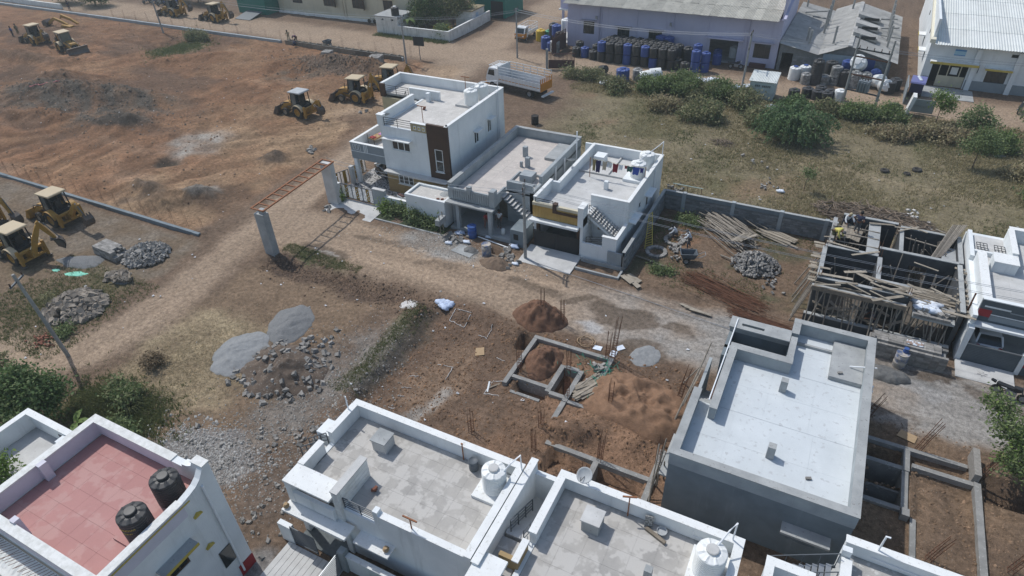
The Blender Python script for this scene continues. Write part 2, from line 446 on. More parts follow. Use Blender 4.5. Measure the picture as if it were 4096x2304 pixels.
    C *= (1+(vnoise(x*.08, y*2.6, 57)-.5)*.35*rm*sstep(-37, -34, x)*(1-sstep(45, 50, y)))[:, None]
    C *= (1+(vnoise(x*2.6, y*.1, 58)-.5)*.3*rm*(1-sstep(-38, -36, x))*(1-sstep(48, 52, y)))[:, None]
    g_ = C.mean(1)[:, None]; C[:] = (g_+(C-g_)*(.95+.17*np.clip(site+.15*rm, 0, 1))[:, None])*np.array([.77,.77,.77])
    C *= (1+(.2*n2+.18*n3)*(1-.6*rm))[:, None]
    return np.clip(C, .02, .9)

rgb = soil(xf, yf)
me = bpy.data.meshes.new('ground')
nx, ny = len(GX), len(GY)
idx = np.arange(nx*ny).reshape(nx, ny)
quads = np.stack([idx[:-1,:-1], idx[1:,:-1], idx[1:,1:], idx[:-1,1:]], -1).reshape(-1, 4)
me.vertices.add(nx*ny); me.vertices.foreach_set('co', np.stack([xf, yf, zf], -1).ravel())
me.loops.add(quads.size); me.loops.foreach_set('vertex_index', quads.ravel())
me.polygons.add(len(quads)); me.polygons.foreach_set('loop_start', np.arange(len(quads))*4); me.polygons.foreach_set('loop_total', np.full(len(quads), 4))
me.update(); me.validate()
me.polygons.foreach_set('use_smooth', [True]*len(me.polygons))
at_ = me.color_attributes.new('soil', 'FLOAT_COLOR', 'POINT')
at_.data.foreach_set('color', np.concatenate([rgb, np.ones((len(rgb), 1))], 1).ravel())

def ground_mat():
    m = bpy.data.materials.new('earth'); m.use_nodes = True
    nt = m.node_tree; N = nt.nodes; L = nt.links; b = N['Principled BSDF']
    b.inputs['Roughness'].default_value = .95; b.inputs['Specular IOR Level'].default_value = .15
    a = N.new('ShaderNodeAttribute'); a.attribute_name = 'soil'
    g = N.new('ShaderNodeNewGeometry')
    n1 = N.new('ShaderNodeTexNoise'); n1.inputs['Scale'].default_value = 3.5; n1.inputs['Detail'].default_value = 9; n1.inputs['Roughness'].default_value = .72
    n2 = N.new('ShaderNodeTexNoise'); n2.inputs['Scale'].default_value = 22; n2.inputs['Detail'].default_value = 5; n2.inputs['Roughness'].default_value = .7
    vo = N.new('ShaderNodeTexVoronoi'); vo.inputs['Scale'].default_value = 5.5; vo.inputs['Randomness'].default_value = 1
    for n in (n1, n2, vo): L.new(g.outputs['Position'], n.inputs['Vector'])
    r1 = N.new('ShaderNodeMapRange'); r1.inputs[1].default_value = .3; r1.inputs[2].default_value = .7; r1.inputs[3].default_value = .5; r1.inputs[4].default_value = 1.5
    r2 = N.new('ShaderNodeMapRange'); r2.inputs[1].default_value = .3; r2.inputs[2].default_value = .7; r2.inputs[3].default_value = .62; r2.inputs[4].default_value = 1.38
    L.new(n1.outputs['Fac'], r1.inputs[0]); L.new(n2.outputs['Fac'], r2.inputs[0])
    mu = N.new('ShaderNodeMath'); mu.operation = 'MULTIPLY'; L.new(r1.outputs[0], mu.inputs[0]); L.new(r2.outputs[0], mu.inputs[1])
    sc = N.new('ShaderNodeVectorMath'); sc.operation = 'SCALE'; L.new(a.outputs['Color'], sc.inputs[0]); L.new(mu.outputs[0], sc.inputs['Scale'])
    # pale pebbles
    lt = N.new('ShaderNodeMath'); lt.operation = 'LESS_THAN'; lt.inputs[1].default_value = .09; L.new(vo.outputs['Distance'], lt.inputs[0])
    sp = N.new('ShaderNodeSeparateColor'); L.new(vo.outputs['Color'], sp.inputs[0])
    gt = N.new('ShaderNodeMath'); gt.operation = 'GREATER_THAN'; gt.inputs[1].default_value = .72; L.new(sp.outputs[0], gt.inputs[0])
    pm = N.new('ShaderNodeMath'); pm.operation = 'MULTIPLY'; L.new(lt.outputs[0], pm.inputs[0]); L.new(gt.outputs[0], pm.inputs[1])
    mx = N.new('ShaderNodeMix'); mx.data_type = 'RGBA'; mx.inputs[7].default_value = (.34,.31,.27,1)
    L.new(pm.outputs[0], mx.inputs[0]); L.new(sc.outputs[0], mx.inputs[6])
    L.new(mx.outputs[2], b.inputs['Base Color'])
    bp = N.new('ShaderNodeBump'); bp.inputs['Strength'].default_value = .9; bp.inputs['Distance'].default_value = .09
    ad = N.new('ShaderNodeMath'); ad.operation = 'ADD'; L.new(n1.outputs['Fac'], ad.inputs[0])
    m3 = N.new('ShaderNodeMath'); m3.operation = 'MULTIPLY'; m3.inputs[1].default_value = .45; L.new(n2.outputs['Fac'], m3.inputs[0]); L.new(m3.outputs[0], ad.inputs[1])
    L.new(ad.outputs[0], bp.inputs['Height']); L.new(bp.outputs[0], b.inputs['Normal'])
    return m
EARTH = ground_mat(); me.materials.append(EARTH)
tag(put('ground', me), kind='structure')
# ------------------------------------------------------------------ palette
M = dict(
 white=mat('white_paint', (.74,.765,.77), .8, (.64,.67,.68), .8, streak=(.52,.54,.54), sscale=1.6, bump=.15, bscale=25),
 whiteold=mat('old_white_paint', (.74,.75,.73), .85, (.60,.60,.57), 1.8, streak=(.42,.41,.38), sscale=2.2, bump=.2, bscale=25),
 whitecap=mat('white_coping', (.75,.76,.75), .85, (.68,.685,.67), 1.6, speck=(.58,.58,.555), speck_scale=7, speck_t=.6, bump=.2),
 plaster=mat('grey_plaster', (.36,.39,.40), .85, (.26,.285,.30), 1.0, streak=(.24,.255,.265), sscale=1.4, bump=.2, bscale=18),
 plasterd=mat('dark_plaster', (.19,.225,.245), .85, (.13,.157,.175), .6, streak=(.25,.285,.30), sscale=1.0, bump=.2, bscale=14),
 conc=mat('concrete', (.385,.395,.39), .9, (.27,.28,.28), 1.1, speck=(.22,.215,.21), speck_scale=8, speck_t=.63, bump=.35, bscale=22),
 concl=mat('pale_concrete', (.56,.555,.54), .9, (.43,.425,.41), 1.0, speck=(.36,.355,.345), speck_scale=6, speck_t=.66, bump=.25, bscale=22),
 concroof=mat('new_cement_roof', (.60,.635,.65), .8, (.50,.535,.55), .45, lo=.3, hi=.7, speck=(.46,.48,.49), speck_scale=3.5, speck_t=.6, streak=(.64,.67,.68), sscale=.9, bump=.15),
 conch=mat('house_roof_cement', (.47,.455,.43), .9, (.34,.33,.315), .9, lo=.3, hi=.65, speck=(.53,.52,.50), speck_scale=4, speck_t=.56, bump=.2),
 tileg=mat('grey_roof_tile', (.46,.435,.40), .9, (.30,.288,.27), .55, lo=.3, hi=.72, speck=(.47,.45,.42), speck_scale=1.3, speck_t=.48, streak=(.34,.325,.305), sscale=1.3),
 tilel=mat('pale_roof_tile', (.56,.535,.50), .9, (.46,.44,.41), 1.2, speck=(.66,.65,.62), speck_scale=4, speck_t=.62, rand=.04),
 tilep=mat('pinkish_roof_screed', (.55,.50,.455), .9, (.44,.40,.37), 1.0, speck=(.62,.55,.50), speck_scale=4, speck_t=.6, rand=.03),
 tiler=mat('red_roof_tile', (.45,.235,.215), .85, (.385,.195,.18), .5, lo=.3, hi=.7, speck=(.45,.26,.237), speck_scale=.9, speck_t=.5, bump=.1),
 joint=mat('tile_joint', (.33,.315,.295), .95),
 jointr=mat('red_tile_joint', (.34,.15,.13), .95),
 brown=mat('brown_paint', (.075,.042,.028), .7, (.06,.035,.024), 2),
 beige=mat('olive_beige_paint', (.40,.345,.215), .8, (.35,.30,.19), 2, bump=.1),
 ochre=mat('ochre_tile_cladding', (.33,.225,.10), .6, (.28,.19,.085), 4, bump=.2, bscale=12),
 panel=mat('golden_wall_panel', (.44,.28,.085), .55, (.38,.24,.075), 2),
 greyp=mat('slate_grey_paint', (.25,.28,.30), .8, (.22,.25,.27), 2),
 slate=mat('dark_slate_paint', (.095,.115,.13), .7, (.08,.10,.115), 2),
 redp=mat('crimson_paint', (.30,.03,.035), .7),
 lav=mat('lavender_wall_paint', (.49,.48,.60), .85, (.43,.42,.54), .5, streak=(.35,.34,.45), sscale=.8, bump=.15, bscale=14),
 cream=mat('cream_wall_paint', (.58,.53,.40), .85, (.50,.455,.345), .6, streak=(.40,.37,.29), sscale=.9, bump=.1),
 yellowp=mat('yellow_trim_paint', (.50,.38,.08), .7),
 black=mat('black_metal', (.025,.027,.03), .5, spec=.4),
 steel=mat('grey_steel', (.30,.32,.34), .45, metal=.6),
 steeld=mat('dark_grey_steel', (.09,.105,.12), .55, spec=.4),
 chrome=mat('bright_steel', (.70,.71,.72), .25, metal=1.0),
 rust=mat('rusty_steel', (.16,.072,.04), .9, (.10,.05,.032), 9, rand=.25),
 rustbar=mat('rusty_truss', (.30,.13,.06), .85, (.22,.095,.05), 6),
 oxide=mat('maroon_gate_paint', (.095,.045,.042), .75, (.075,.036,.034), 3),
 glass=mat('dark_window_glass', (.02,.028,.032), .08, spec=.6),
 void_shade=mat('dim_interior', (.035,.034,.033), .95),  # dark fill that puts the shade of openings into colour
 pvc=mat('white_pvc_pipe', (.74,.76,.78), .4, spec=.45),
 corr=mat('aged_cement_sheet', (.50,.48,.42), .9, (.38,.365,.32), 1.2, speck=(.27,.26,.23), speck_scale=2.4, speck_t=.64, rand=.13),
 corrg=mat('grey_cement_sheet', (.40,.395,.375), .9, (.31,.305,.29), 1.0, speck=(.23,.225,.21), speck_scale=2.0, speck_t=.63, rand=.13),
 corrw=mat('pale_roof_sheet', (.64,.66,.64), .7, (.56,.58,.56), .8, rand=.05),
 block=mat('concrete_block', (.30,.285,.265), .95, (.20,.19,.175), 7, bump=.4, bscale=40, rand=.32),
 blockd=mat('dark_wall_block', (.22,.225,.225), .95, (.165,.17,.17), 5, bump=.4, bscale=40, rand=.25),
 mortar=mat('mortar_bed', (.20,.20,.195), .95, (.15,.15,.147), 3, bump=.5, bscale=30),
 brickr=mat('red_brick', (.24,.095,.06), .9, (.18,.075,.05), 8, rand=.2),
 wood=mat('weathered_timber', (.22,.185,.145), .9, (.13,.11,.085), 5, bump=.3, rand=.3),
 woodl=mat('pale_board', (.32,.28,.225), .9, (.21,.18,.14), 4, rand=.22),
 pole=mat('casuarina_pole', (.30,.265,.22), .9, (.19,.165,.135), 6, bump=.3, rand=.3),
 poleg=mat('concrete_pole', (.33,.33,.315), .9, (.24,.24,.23), 4, bump=.2),
 twig=mat('dry_branch', (.20,.155,.115), .95, (.13,.10,.075), 5, rand=.35),
 bark=mat('tree_bark', (.16,.12,.085), .95, (.10,.075,.055), 8, bump=.4),
 stone=mat('rubble_stone', (.29,.25,.205), .95, (.20,.17,.14), 4, bump=.5, bscale=18, rand=.3),
 stoneg=mat('grey_granite_stone', (.27,.255,.235), .95, (.19,.18,.165), 4, bump=.5, bscale=18, rand=.3),
 clod=mat('earth_clod', (.22,.15,.10), 1, (.16,.11,.075), 5, rand=.35),
 gravel=mat('grey_gravel', (.22,.222,.222), .95, (.15,.152,.152), 18, speck=(.31,.31,.31), speck_scale=30, speck_t=.6, bump=1.0, bscale=38),
 dust=mat('stone_dust', (.265,.27,.272), .95, (.21,.215,.217), 5, speck=(.21,.21,.21), speck_scale=20, speck_t=.62, bump=.7, bscale=24),
 redsoil=mat('red_excavated_soil', (.185,.10,.062), 1, (.12,.066,.043), 3, speck=(.22,.125,.08), speck_scale=16, speck_t=.6, bump=1.0, bscale=16),
 orsoil=mat('orange_excavated_soil', (.26,.155,.095), 1, (.185,.11,.068), 3, speck=(.18,.10,.06), speck_scale=14, speck_t=.62, bump=1.0, bscale=14),
 mortarwet=mat('wet_mortar', (.15,.15,.145), .7, (.10,.10,.098), 4, bump=.9, bscale=14),
 lime=mat('white_lime', (.60,.585,.57), .95, (.42,.39,.36), 5),
 rubber=mat('tyre_rubber', (.028,.027,.026), .9, (.06,.053,.045), 6),
 yellow=mat('machine_yellow', (.38,.205,.032), .6, (.28,.155,.035), 3, speck=(.15,.10,.055), speck_scale=6, speck_t=.64, rand=.1),
 mroof=mat('cream_cab_roof', (.50,.40,.26), .7, (.50,.41,.28), 2.5, rand=.06),
 mgrey=mat('grey_cab_roof', (.42,.44,.45), .7, (.32,.33,.34), 2.5),
 bucket=mat('worn_bucket_steel', (.075,.072,.07), .6, (.14,.10,.075), 4, metal=.3),
 cabglass=mat('cab_glass', (.04,.05,.052), .06, spec=.7),
 twhite=mat('truck_white', (.76,.77,.77), .45, (.66,.67,.66), 3, spec=.5),
 torange=mat('truck_orange', (.55,.22,.03), .5, spec=.5),
 carblk=mat('black_car_paint', (.012,.013,.016), .18, spec=.6),
 carwht=mat('white_car_paint', (.74,.75,.76), .22, spec=.6),
 redl=mat('red_lamp', (.40,.015,.02), .25, spec=.6),
 tblack=mat('black_tank_plastic', (.028,.029,.031), .5, (.045,.043,.042), 3, spec=.45),
 tblue=mat('blue_tank_plastic', (.028,.062,.25), .5, (.04,.08,.24), 2, spec=.45),
 twht=mat('white_tank_plastic', (.76,.77,.76), .5, (.68,.69,.67), 2, spec=.45),
 tyel=mat('yellow_tank_plastic', (.55,.37,.02), .5, spec=.45),
 tgrn=mat('green_tank_plastic', (.05,.28,.16), .5, spec=.45),
 twrap=mat('film_wrapped_tank', (.16,.16,.155), .35, (.34,.34,.33), 3, lo=.45, hi=.6, spec=.5),
 drum=mat('blue_drum_plastic', (.03,.085,.30), .5, (.05,.10,.26), 3, spec=.4),
 drumd=mat('mortar_caked_drum', (.42,.38,.33), .9, (.10,.14,.24), 2.4, lo=.45, hi=.6),
 sack=mat('white_woven_sack', (.70,.73,.77), .8, (.50,.57,.68), 4, rand=.08),
 sackb=mat('bluish_woven_sack', (.42,.50,.66), .8, (.55,.62,.74), 4, rand=.1),
 cardb=mat('cardboard', (.40,.28,.165), .9, (.34,.24,.14), 4),
 netg=mat('green_twine', (.03,.24,.17), .8),
 mint=mat('mint_powder', (.25,.62,.47), .95),
 pink=mat('pink_hose', (.50,.15,.15), .6),
 hose=mat('ochre_hose', (.36,.25,.15), .6),
 teal=mat('green_sheet', (.02,.17,.13), .6),
 skin=mat('brown_skin', (.18,.09,.055), .6),
 hair=mat('black_hair', (.014,.012,.011), .7),
 granite=mat('speckled_yard_tile', (.34,.33,.32), .8, (.06,.06,.06), 6, lo=.5, hi=.53, speck=(.62,.61,.59), speck_scale=9, speck_t=.56),
)
def cloth(name, c): return mat('cloth_'+name, c, .95, tuple(v*.75 for v in c), 9)

def wp(name, mb, m, parent, smooth=False):
    """a part whose shape is given in world coordinates"""
    o = mb.build(name, m, parent, smooth)
    p = parent; off = Vector((0,0,0))
    while p is not None:
        off += p.location; p = p.parent
    o.location = -off
    return o

def tiles(parent, x0, x1, y0, y1, z, nx, ny, m, gap=.006, skip=()):
    w, d = (x1-x0)/nx, (y1-y0)/ny
    me_ = MB().box(-w/2+gap/2, w/2-gap/2, -d/2+gap/2, d/2-gap/2, 0, .012).mesh('floor_tile', m)
    off = Vector((0,0,0)); p = parent
    while p is not None:
        off += p.location; p = p.parent
    for i in range(nx):
        for j in range(ny):
            if (i, j) in skip: continue
            put('floor_tile', me_, parent, Vector((x0+(i+.5)*w, y0+(j+.5)*d, z+random.uniform(-.001, .001)))-off)

def window_x(parent, x0, x1, z0, z1, y, panes, fr=None, depth=.14, sill=True, name='window'):
    """window in a wall that faces -y (front plane at y); real recess, frame, mullions and panes"""
    fr = fr or M['white']
    t = .075
    f = MB().box(x0, x1, y+.03, y+.11, z0, z0+t).box(x0, x1, y+.03, y+.11, z1-t, z1)
    f.box(x0, x0+t, y+.03, y+.11, z0+t, z1-t).box(x1-t, x1, y+.03, y+.11, z0+t, z1-t)
    for i in range(1, panes):
        xm = x0+(x1-x0)*i/panes
        f.box(xm-t/2, xm+t/2, y+.035, y+.105, z0+t, z1-t)
    w = wp(name, f, fr, parent)
    for i in range(panes):
        a, b = x0+(x1-x0)*i/panes, x0+(x1-x0)*(i+1)/panes
        wp('pane', MB().box(a+t*.5, b-t*.5, y+.06, y+.075, z0+t*.6, z1-t*.6), M['glass'], w)
    if sill: wp('sill', MB().box(x0-.06, x1+.06, y-.05, y+.12, z0-.06, z0-.002), fr, w)
    return w

def window_y(parent, y0, y1, z0, z1, x, panes, fr=None, name='window', sill=True):
    """window in a wall that faces +x (outer plane at x)"""
    fr = fr or M['white']; t = .075
    f = MB().box(x-.11, x-.03, y0, y1, z0, z0+t).box(x-.11, x-.03, y0, y1, z1-t, z1)
    f.box(x-.11, x-.03, y0, y0+t, z0+t, z1-t).box(x-.11, x-.03, y1-t, y1, z0+t, z1-t)
    for i in range(1, panes):
        ym = y0+(y1-y0)*i/panes
        f.box(x-.105, x-.035, ym-t/2, ym+t/2, z0+t, z1-t)
    w = wp(name, f, fr, parent)
    for i in range(panes):
        a, b = y0+(y1-y0)*i/panes, y0+(y1-y0)*(i+1)/panes
        wp('pane', MB().box(x-.075, x-.06, a+t*.5, b-t*.5, z0+t*.6, z1-t*.6), M['glass'], w)
    if sill: wp('sill', MB().box(x-.12, x+.05, y0-.06, y1+.06, z0-.06, z0-.002), fr, w)
    return w

def railing(parent, p0, p1, h, bars=3, post_every=1.2, m=None, r=.018, name='railing'):
    m = m or M['black']; p0 = Vector(p0); p1 = Vector(p1); mb = MB()
    L = (p1-p0).length; n = max(1, round(L/post_every))
    for i in range(n+1):
        p = p0.lerp(p1, i/n); mb.bar(p, p+Vector((0,0,h)), r*2.2)
    for k in range(bars):
        z = h*(k+1)/bars
        mb.bar(p0+Vector((0,0,z)), p1+Vector((0,0,z)), r*(2.2 if k == bars-1 else 1.6))
    return wp(name, mb, m, parent)
random.seed(4)
# ================================================================== two-storey white house
h1 = thing('white_house', 'two-storey white house with tall brown strip and balcony terrace at street end', 'house', (-34,46,0))
w = MB()
w.wall_x(41.9, 42.12, -34.7, -29.9, 2.35, 6.35, [(-33.7,-31.8,4.3,5.25)])
w.wall_x(41.98, 42.2, -34.7, -27.92, -.3, 2.35, [(-33.5,-31.9,1.05,1.95)])
w.wall_y(-28.12, -27.9, 41.9, 51.9, -.3, 6.35, [(46.2,47.0,3.95,5.1),(48.65,49.35,4.05,5.3)])
w.wall_y(-34.72, -34.5, 42.2, 48.6, -.3, 6.35)
w.wall_x(51.7, 51.9, -39.4, -28.12, -.3, 6.35)
w.wall_y(-39.4, -39.18, 48.6, 51.7, -.3, 6.35)
w.wall_x(48.6, 48.8, -39.18, -34.5, -.3, 5.2)
wp('wall', w, M['white'], h1)
wp('ochre_ground_wall', MB().wall_x(41.9, 41.979, -34.7, -27.92, -.3, 2.3, [(-33.5,-31.9,1.05,1.95)]), M['ochre'], h1)
wp('brown_strip', MB().wall_x(41.86, 42.1, -29.9, -27.89, 2.352, 7.2, [(-29.3,-28.5,3.05,5.1)]), M['brown'], h1)
wp('roof_slab', MB().box(-34.7,-28.12,42.12,51.7,6.1,6.3).box(-39.18,-34.7,48.8,51.7,6.1,6.3), M['conch'], h1)
tiles(h1, -34.5, -28.12, 42.3, 51.7, 6.302, 9, 11, M['tilel'])
tiles(h1, -39.18, -34.5, 49.0, 51.7, 6.302, 5, 3, M['tilel'])
p = MB()
p.box(-28.12,-27.9,42.12,51.7,6.35,7.2); p.box(-39.4,-27.9,51.7,51.9,6.35,7.22); p.box(-39.4,-39.18,48.7,51.7,6.35,7.2)
p.box(-34.92,-34.7,42.6,47.3,6.1,7.18); p.box(-36.2,-32.9,48.75,48.95,6.1,7.1)
p.box(-34.9,-34.3,41.9,42.35,6.352,7.25)
wp('parapet', p, M['white'], h1)
wp('coping', MB().box(-28.16,-27.86,41.86,51.94,7.203,7.25).box(-39.44,-28.16,51.66,51.94,7.222,7.26).box(-39.44,-39.14,48.66,51.66,7.202,7.25)
   .box(-34.96,-34.66,42.36,47.34,7.182,7.22).box(-36.24,-32.86,48.71,48.99,7.102,7.14).box(-34.94,-34.26,41.86,42.39,7.252,7.3).box(-31.5,-29.9,41.84,42.16,7.06,7.1), M['whitecap'], h1)
b = MB().box(-31.45,-29.902,41.88,42.12,6.352,7.05)
wp('beige_parapet_panel', b, M['beige'], h1)
for i in range(3):
    x = -31.15+i*.42
    f = wp('square_ornament', MB().box(x,x+.26,41.855,41.879,6.52,6.86), M['white'], h1)
    wp('yellow_inset', MB().box(x+.06,x+.2,41.84,41.854,6.59,6.79), M['yellowp'], f)
railing(h1, (-34.25,42.0,6.36), (-31.5,42.0,6.36), .75, 4, 1.3)
railing(h1, (-39.1,48.7,6.32), (-36.3,48.7,6.32), .75, 4, 1.3)
wp('corner_pier', MB().box(-39.42,-38.9,48.45,48.7,6.0,7.22), M['brown'], h1)
s = MB()
for i in range(8): s.box(-36.2+.0, -35.2, 48.5-.26*(i+1), 48.5-.26*i, 5.9-.28*(i+1), 6.1-.28*i)
wp('outer_stair', s, M['concl'], h1)
wp('stair_wall', MB().box(-39.2,-35.1,48.35,48.58,3.2,6.0), M['beige'], h1)
wp('stair_canopy', MB().box(-39.3,-36.6,47.4,48.34,3.6,3.75), M['white'], h1)
railing(h1, (-36.3,48.3,6.1), (-36.3,46.4,4.1), .85, 3, 1.0)
# lower terrace above the car port
t = MB().box(-38.4,-34.74,42.3,48.4,2.95,3.2)
wp('terrace_slab', t, M['conch'], h1)
tiles(h1, -38.35, -34.75, 42.35, 48.4, 3.202, 4, 7, M['tilel'])
wp('terrace_parapet', MB().wall_x(42.1,42.3,-38.6,-34.74,2.5,4.05,[(-38.25,-38.1,3.45,3.9),(-37.95,-37.8,3.45,3.9),(-37.65,-37.5,3.45,3.9)]), M['greyp'], h1)
wp('terrace_side_parapet', MB().box(-38.6,-38.4,42.31,48.4,2.5,4.05), M['white'], h1)
wp('terrace_coping', MB().box(-38.64,-34.74,42.06,42.34,4.052,4.1).box(-38.64,-38.36,42.34,48.4,4.052,4.1), M['whitecap'], h1)
for i in range(3):
    x = -38.25+i*.3
    o = MB()
    for (a, b_) in ((x-.03,x),(x+.15,x+.18)): o.box(a,b_,42.07,42.1,3.42,3.93)
    o.box(x,x+.15,42.07,42.1,3.42,3.45).box(x,x+.15,42.07,42.1,3.9,3.93)
    wp('slot_surround', o, M['white'], h1)
o = MB()
for i in range(3): o.box(-37.1+i*.17,-37.03+i*.17,42.075,42.099,3.3,4.05)
o.box(-38.6,-34.74,42.075,42.098,3.24,3.29)
wp('white_band', o, M['white'], h1)
wp('carport_pillar', MB().box(-38.5,-38.15,42.12,42.47,-.3,2.5), M['white'], h1)
wp('carport_pillar', MB().box(-38.5,-38.15,47.6,47.95,-.3,2.95), M['white'], h1)
yd = MB().box(-38.9,-28.2,39.3,48.5,-.2,.06)
wp('yard_floor', yd, M['granite'], h1)
window_x(h1, -33.7,-31.8,4.3,5.25,41.9,3)
window_x(h1, -33.5,-31.9,1.05,1.95,41.9,3)
window_x(h1, -29.3,-28.5,3.05,5.1,41.86,1)
window_y(h1, 46.2,47.0,3.95,5.1,-27.9,2)
window_y(h1, 48.65,49.35,4.05,5.3,-27.9,2)
wp('glazing_bar', MB().box(-29.25,-28.55,41.875,41.93,4.0,4.06), M['white'], h1)
wp('sunshade', MB().box(-34.3,-31.5,41.35,41.9,5.36,5.44), M['whitecap'], h1)
wp('sunshade', MB().box(-34.5,-28.05,41.2,41.9,2.3,2.4), M['concl'], h1)
wp('sunshade', MB().box(-27.9,-27.4,46.0,47.15,5.18,5.26), M['whitecap'], h1)
wp('sunshade', MB().box(-27.9,-27.4,48.5,49.5,5.38,5.46), M['whitecap'], h1)
wp('roof_stub', MB().box(-34.0,-33.68,48.15,48.5,6.3,7.1), M['white'], h1)
wp('tank_plinth', MB().box(-30.9,-28.2,48.2,51.5,6.312,6.5), M['concl'], h1)
wp('drain_pipe', MB().tube([(-27.82,50.7,7.2),(-27.82,50.7,.1)],.05,8).tube([(-27.82,50.45,7.2),(-27.82,50.45,.1)],.05,8), M['pvc'], h1)
wp('bell_knob', MB().lathe([(.09,0),(.09,.05),(.05,.11)],10,(-28.0,42.05,7.25)), M['black'], h1)

# front yard wall, gate and store room of that house
fy = thing('yard_wall', 'white yard wall with store room and unplastered gate pier before two-storey house', 'wall', (-30.5,39.2,0))
wp('low_wall', MB().box(-33.0,-30.32,38.98,39.2,-.3,1.22), M['white'], fy)
wp('wall_coping', MB().box(-33.0,-30.32,38.95,39.23,1.222,1.27), M['whitecap'], fy)
wp('block_pier', MB().box(-34.28,-33.02,39.0,39.3,-.3,1.7), M['plaster'], fy)
wp('pier_cap', MB().box(-34.3,-33.0,38.98,39.32,1.702,1.76), M['concl'], fy)
wp('store_room', MB().box(-30.3,-26.5,38.4,40.5,-.3,2.2), M['white'], fy)
wp('store_roof', MB().box(-30.12,-26.68,38.58,40.32,2.2,2.26), M['tilel'], fy)
wp('store_parapet', MB().box(-30.34,-26.46,38.36,38.56,2.202,2.44).box(-30.34,-26.46,40.34,40.54,2.202,2.44).box(-30.34,-30.14,38.56,40.34,2.202,2.438).box(-26.66,-26.46,38.56,40.34,2.202,2.438), M['white'], fy)
tiles(fy, -30.1,-26.7,38.6,40.3,2.262,5,3,M['tilel'])
wp('rubble_heap', MB().lathe([(.5,0),(.42,.05),(.2,.1)],9,(-27.3,39.9,2.27)), M['conc'], fy)
wp('left_wall', MB().box(-39.1,-37.95,38.9,39.1,-.3,1.5).box(-39.1,-38.9,39.1,39.9,-.3,1.5), M['white'], fy)
wp('left_wall_cap', MB().box(-39.14,-37.9,38.86,39.14,1.502,1.55).box(-39.14,-38.86,39.14,39.94,1.502,1.55), M['whitecap'], fy)
wp('gate_pier', MB().box(-38.9,-38.55,41.6,41.95,-.3,1.8), M['concl'], fy)
def fancy_gate(label, loc, rz, L, grp):
    g = thing('slatted_gate', label, 'gate', loc, rz, grp)
    fr = MB().box(0,L,-.025,.025,.1,.16).box(0,L,-.025,.025,1.42,1.48)
    n = max(1, round(L/1.1))
    for i in range(n+1): fr.box(i*(L-.06)/n, i*(L-.06)/n+.06, -.025,.025,.16,1.42)
    fr.build('gate_frame', M['steeld'], g)
    for i in range(n):
        a = i*L/n+.05; mid = a+(L/n-.1)/2
        k = 0
        z = .24
        while z < 1.38:
            MB().box(a, mid-.17, -.012,.012,z,z+.055).build('slat', M['white'], g)
            MB().box(mid+.17, a+L/n-.1, -.012,.012,z,z+.055).build('slat', M['white'], g); z += .115
        pn = MB().box(mid-.16, mid+.16, -.014,.014,.18,1.4).build('gold_panel', mat('gold_gate_panel',(.30,.19,.035),.45,metal=.4), g)
        fl = MB()
        for j in range(5): fl.lathe([(.03,-.004),(.06,0),(.03,.004)],8,(mid+(-.05 if j%2 else .05),-.02,.4+j*.19),'y')
        fl.build('flower_motif', M['white'], pn)
    return g
fancy_gate('black and white slatted gate with gold flower panels facing the street', (-37.85,39.1,.05), 0, 3.5, 'gold panelled slatted gates')
fancy_gate('slatted gate with gold panel on the side of the car port', (-39.0,41.6,.05), R(-112), 1.7, 'gold panelled slatted gates')
fancy_gate('dark slatted gate with gold panel behind the car port pillar', (-38.9,42.0,.05), R(95), 2.2, 'gold panelled slatted gates')
rp = thing('driveway_ramp', 'pale concrete driveway ramp before the gold panelled gate', 'ramp', (-36,38,0))
wp('ramp_slab', MB().prism([(39.0,-.2),(39.0,.12),(36.6,.02),(36.6,-.2)],-38.1,-33.0,'x'), M['concl'], rp)

# ================================================================== unplastered grey house
h2 = thing('grey_house', 'unpainted grey cement house with slatted balcony between two white houses', 'house', (-23,45,0))
w = MB()
w.box(-26.4,-26.15,39.4,51.4,-.3,3.3).box(-26.15,-19.9,51.15,51.4,-.3,3.3)
w.wall_y(-20.15,-19.9,41.2,51.15,-.3,3.3)
w.wall_x(41.6,41.8,-26.15,-20.15,-.3,2.6,[(-25.1,-23.6,.9,2.0),(-23.2,-22.3,0,2.1)])
wp('wall', w, M['plaster'], h2)
wp('roof_slab', MB().box(-26.4,-19.9,41.2,51.4,2.95,3.1).box(-26.15,-22.3,39.2,41.2,2.75,3.1), M['plasterd'], h2)
tiles(h2, -26.1,-20.2,41.9,51.1,3.102,6,9,M['tilep'], gap=.01)
tiles(h2, -26.1,-22.5,39.45,41.9,3.102,4,3,M['tilep'], gap=.01)
wp('parapet', MB().box(-26.42,-26.12,39.1,51.42,3.302,3.92).box(-26.12,-19.88,51.12,51.42,3.302,3.92).box(-20.17,-19.88,43.0,51.12,3.302,3.9), M['plaster'], h2)
wp('coping', MB().box(-26.46,-26.08,39.06,51.46,3.922,3.97).box(-26.08,-19.84,51.08,51.46,3.922,3.97), M['conc'], h2)
bal = wp('balcony_front', MB().box(-26.4,-22.2,38.98,39.12,2.6,3.62), M['plaster'], h2)
for i in range(18):
    x = -26.0+i*.2
    wp('slat', MB().box(x,x+.11,38.93,38.979,2.68,3.5), M['plaster'], bal)
wp('balcony_pier', MB().box(-24.6,-24.25,38.9,39.2,3.3,3.98), M['plaster'], h2)
wp('balcony_pier', MB().box(-22.6,-22.15,38.9,39.5,2.6,3.98), M['plaster'], h2)
wp('balcony_side', MB().box(-22.34,-22.2,39.5,41.0,2.6,3.5), M['plaster'], h2)
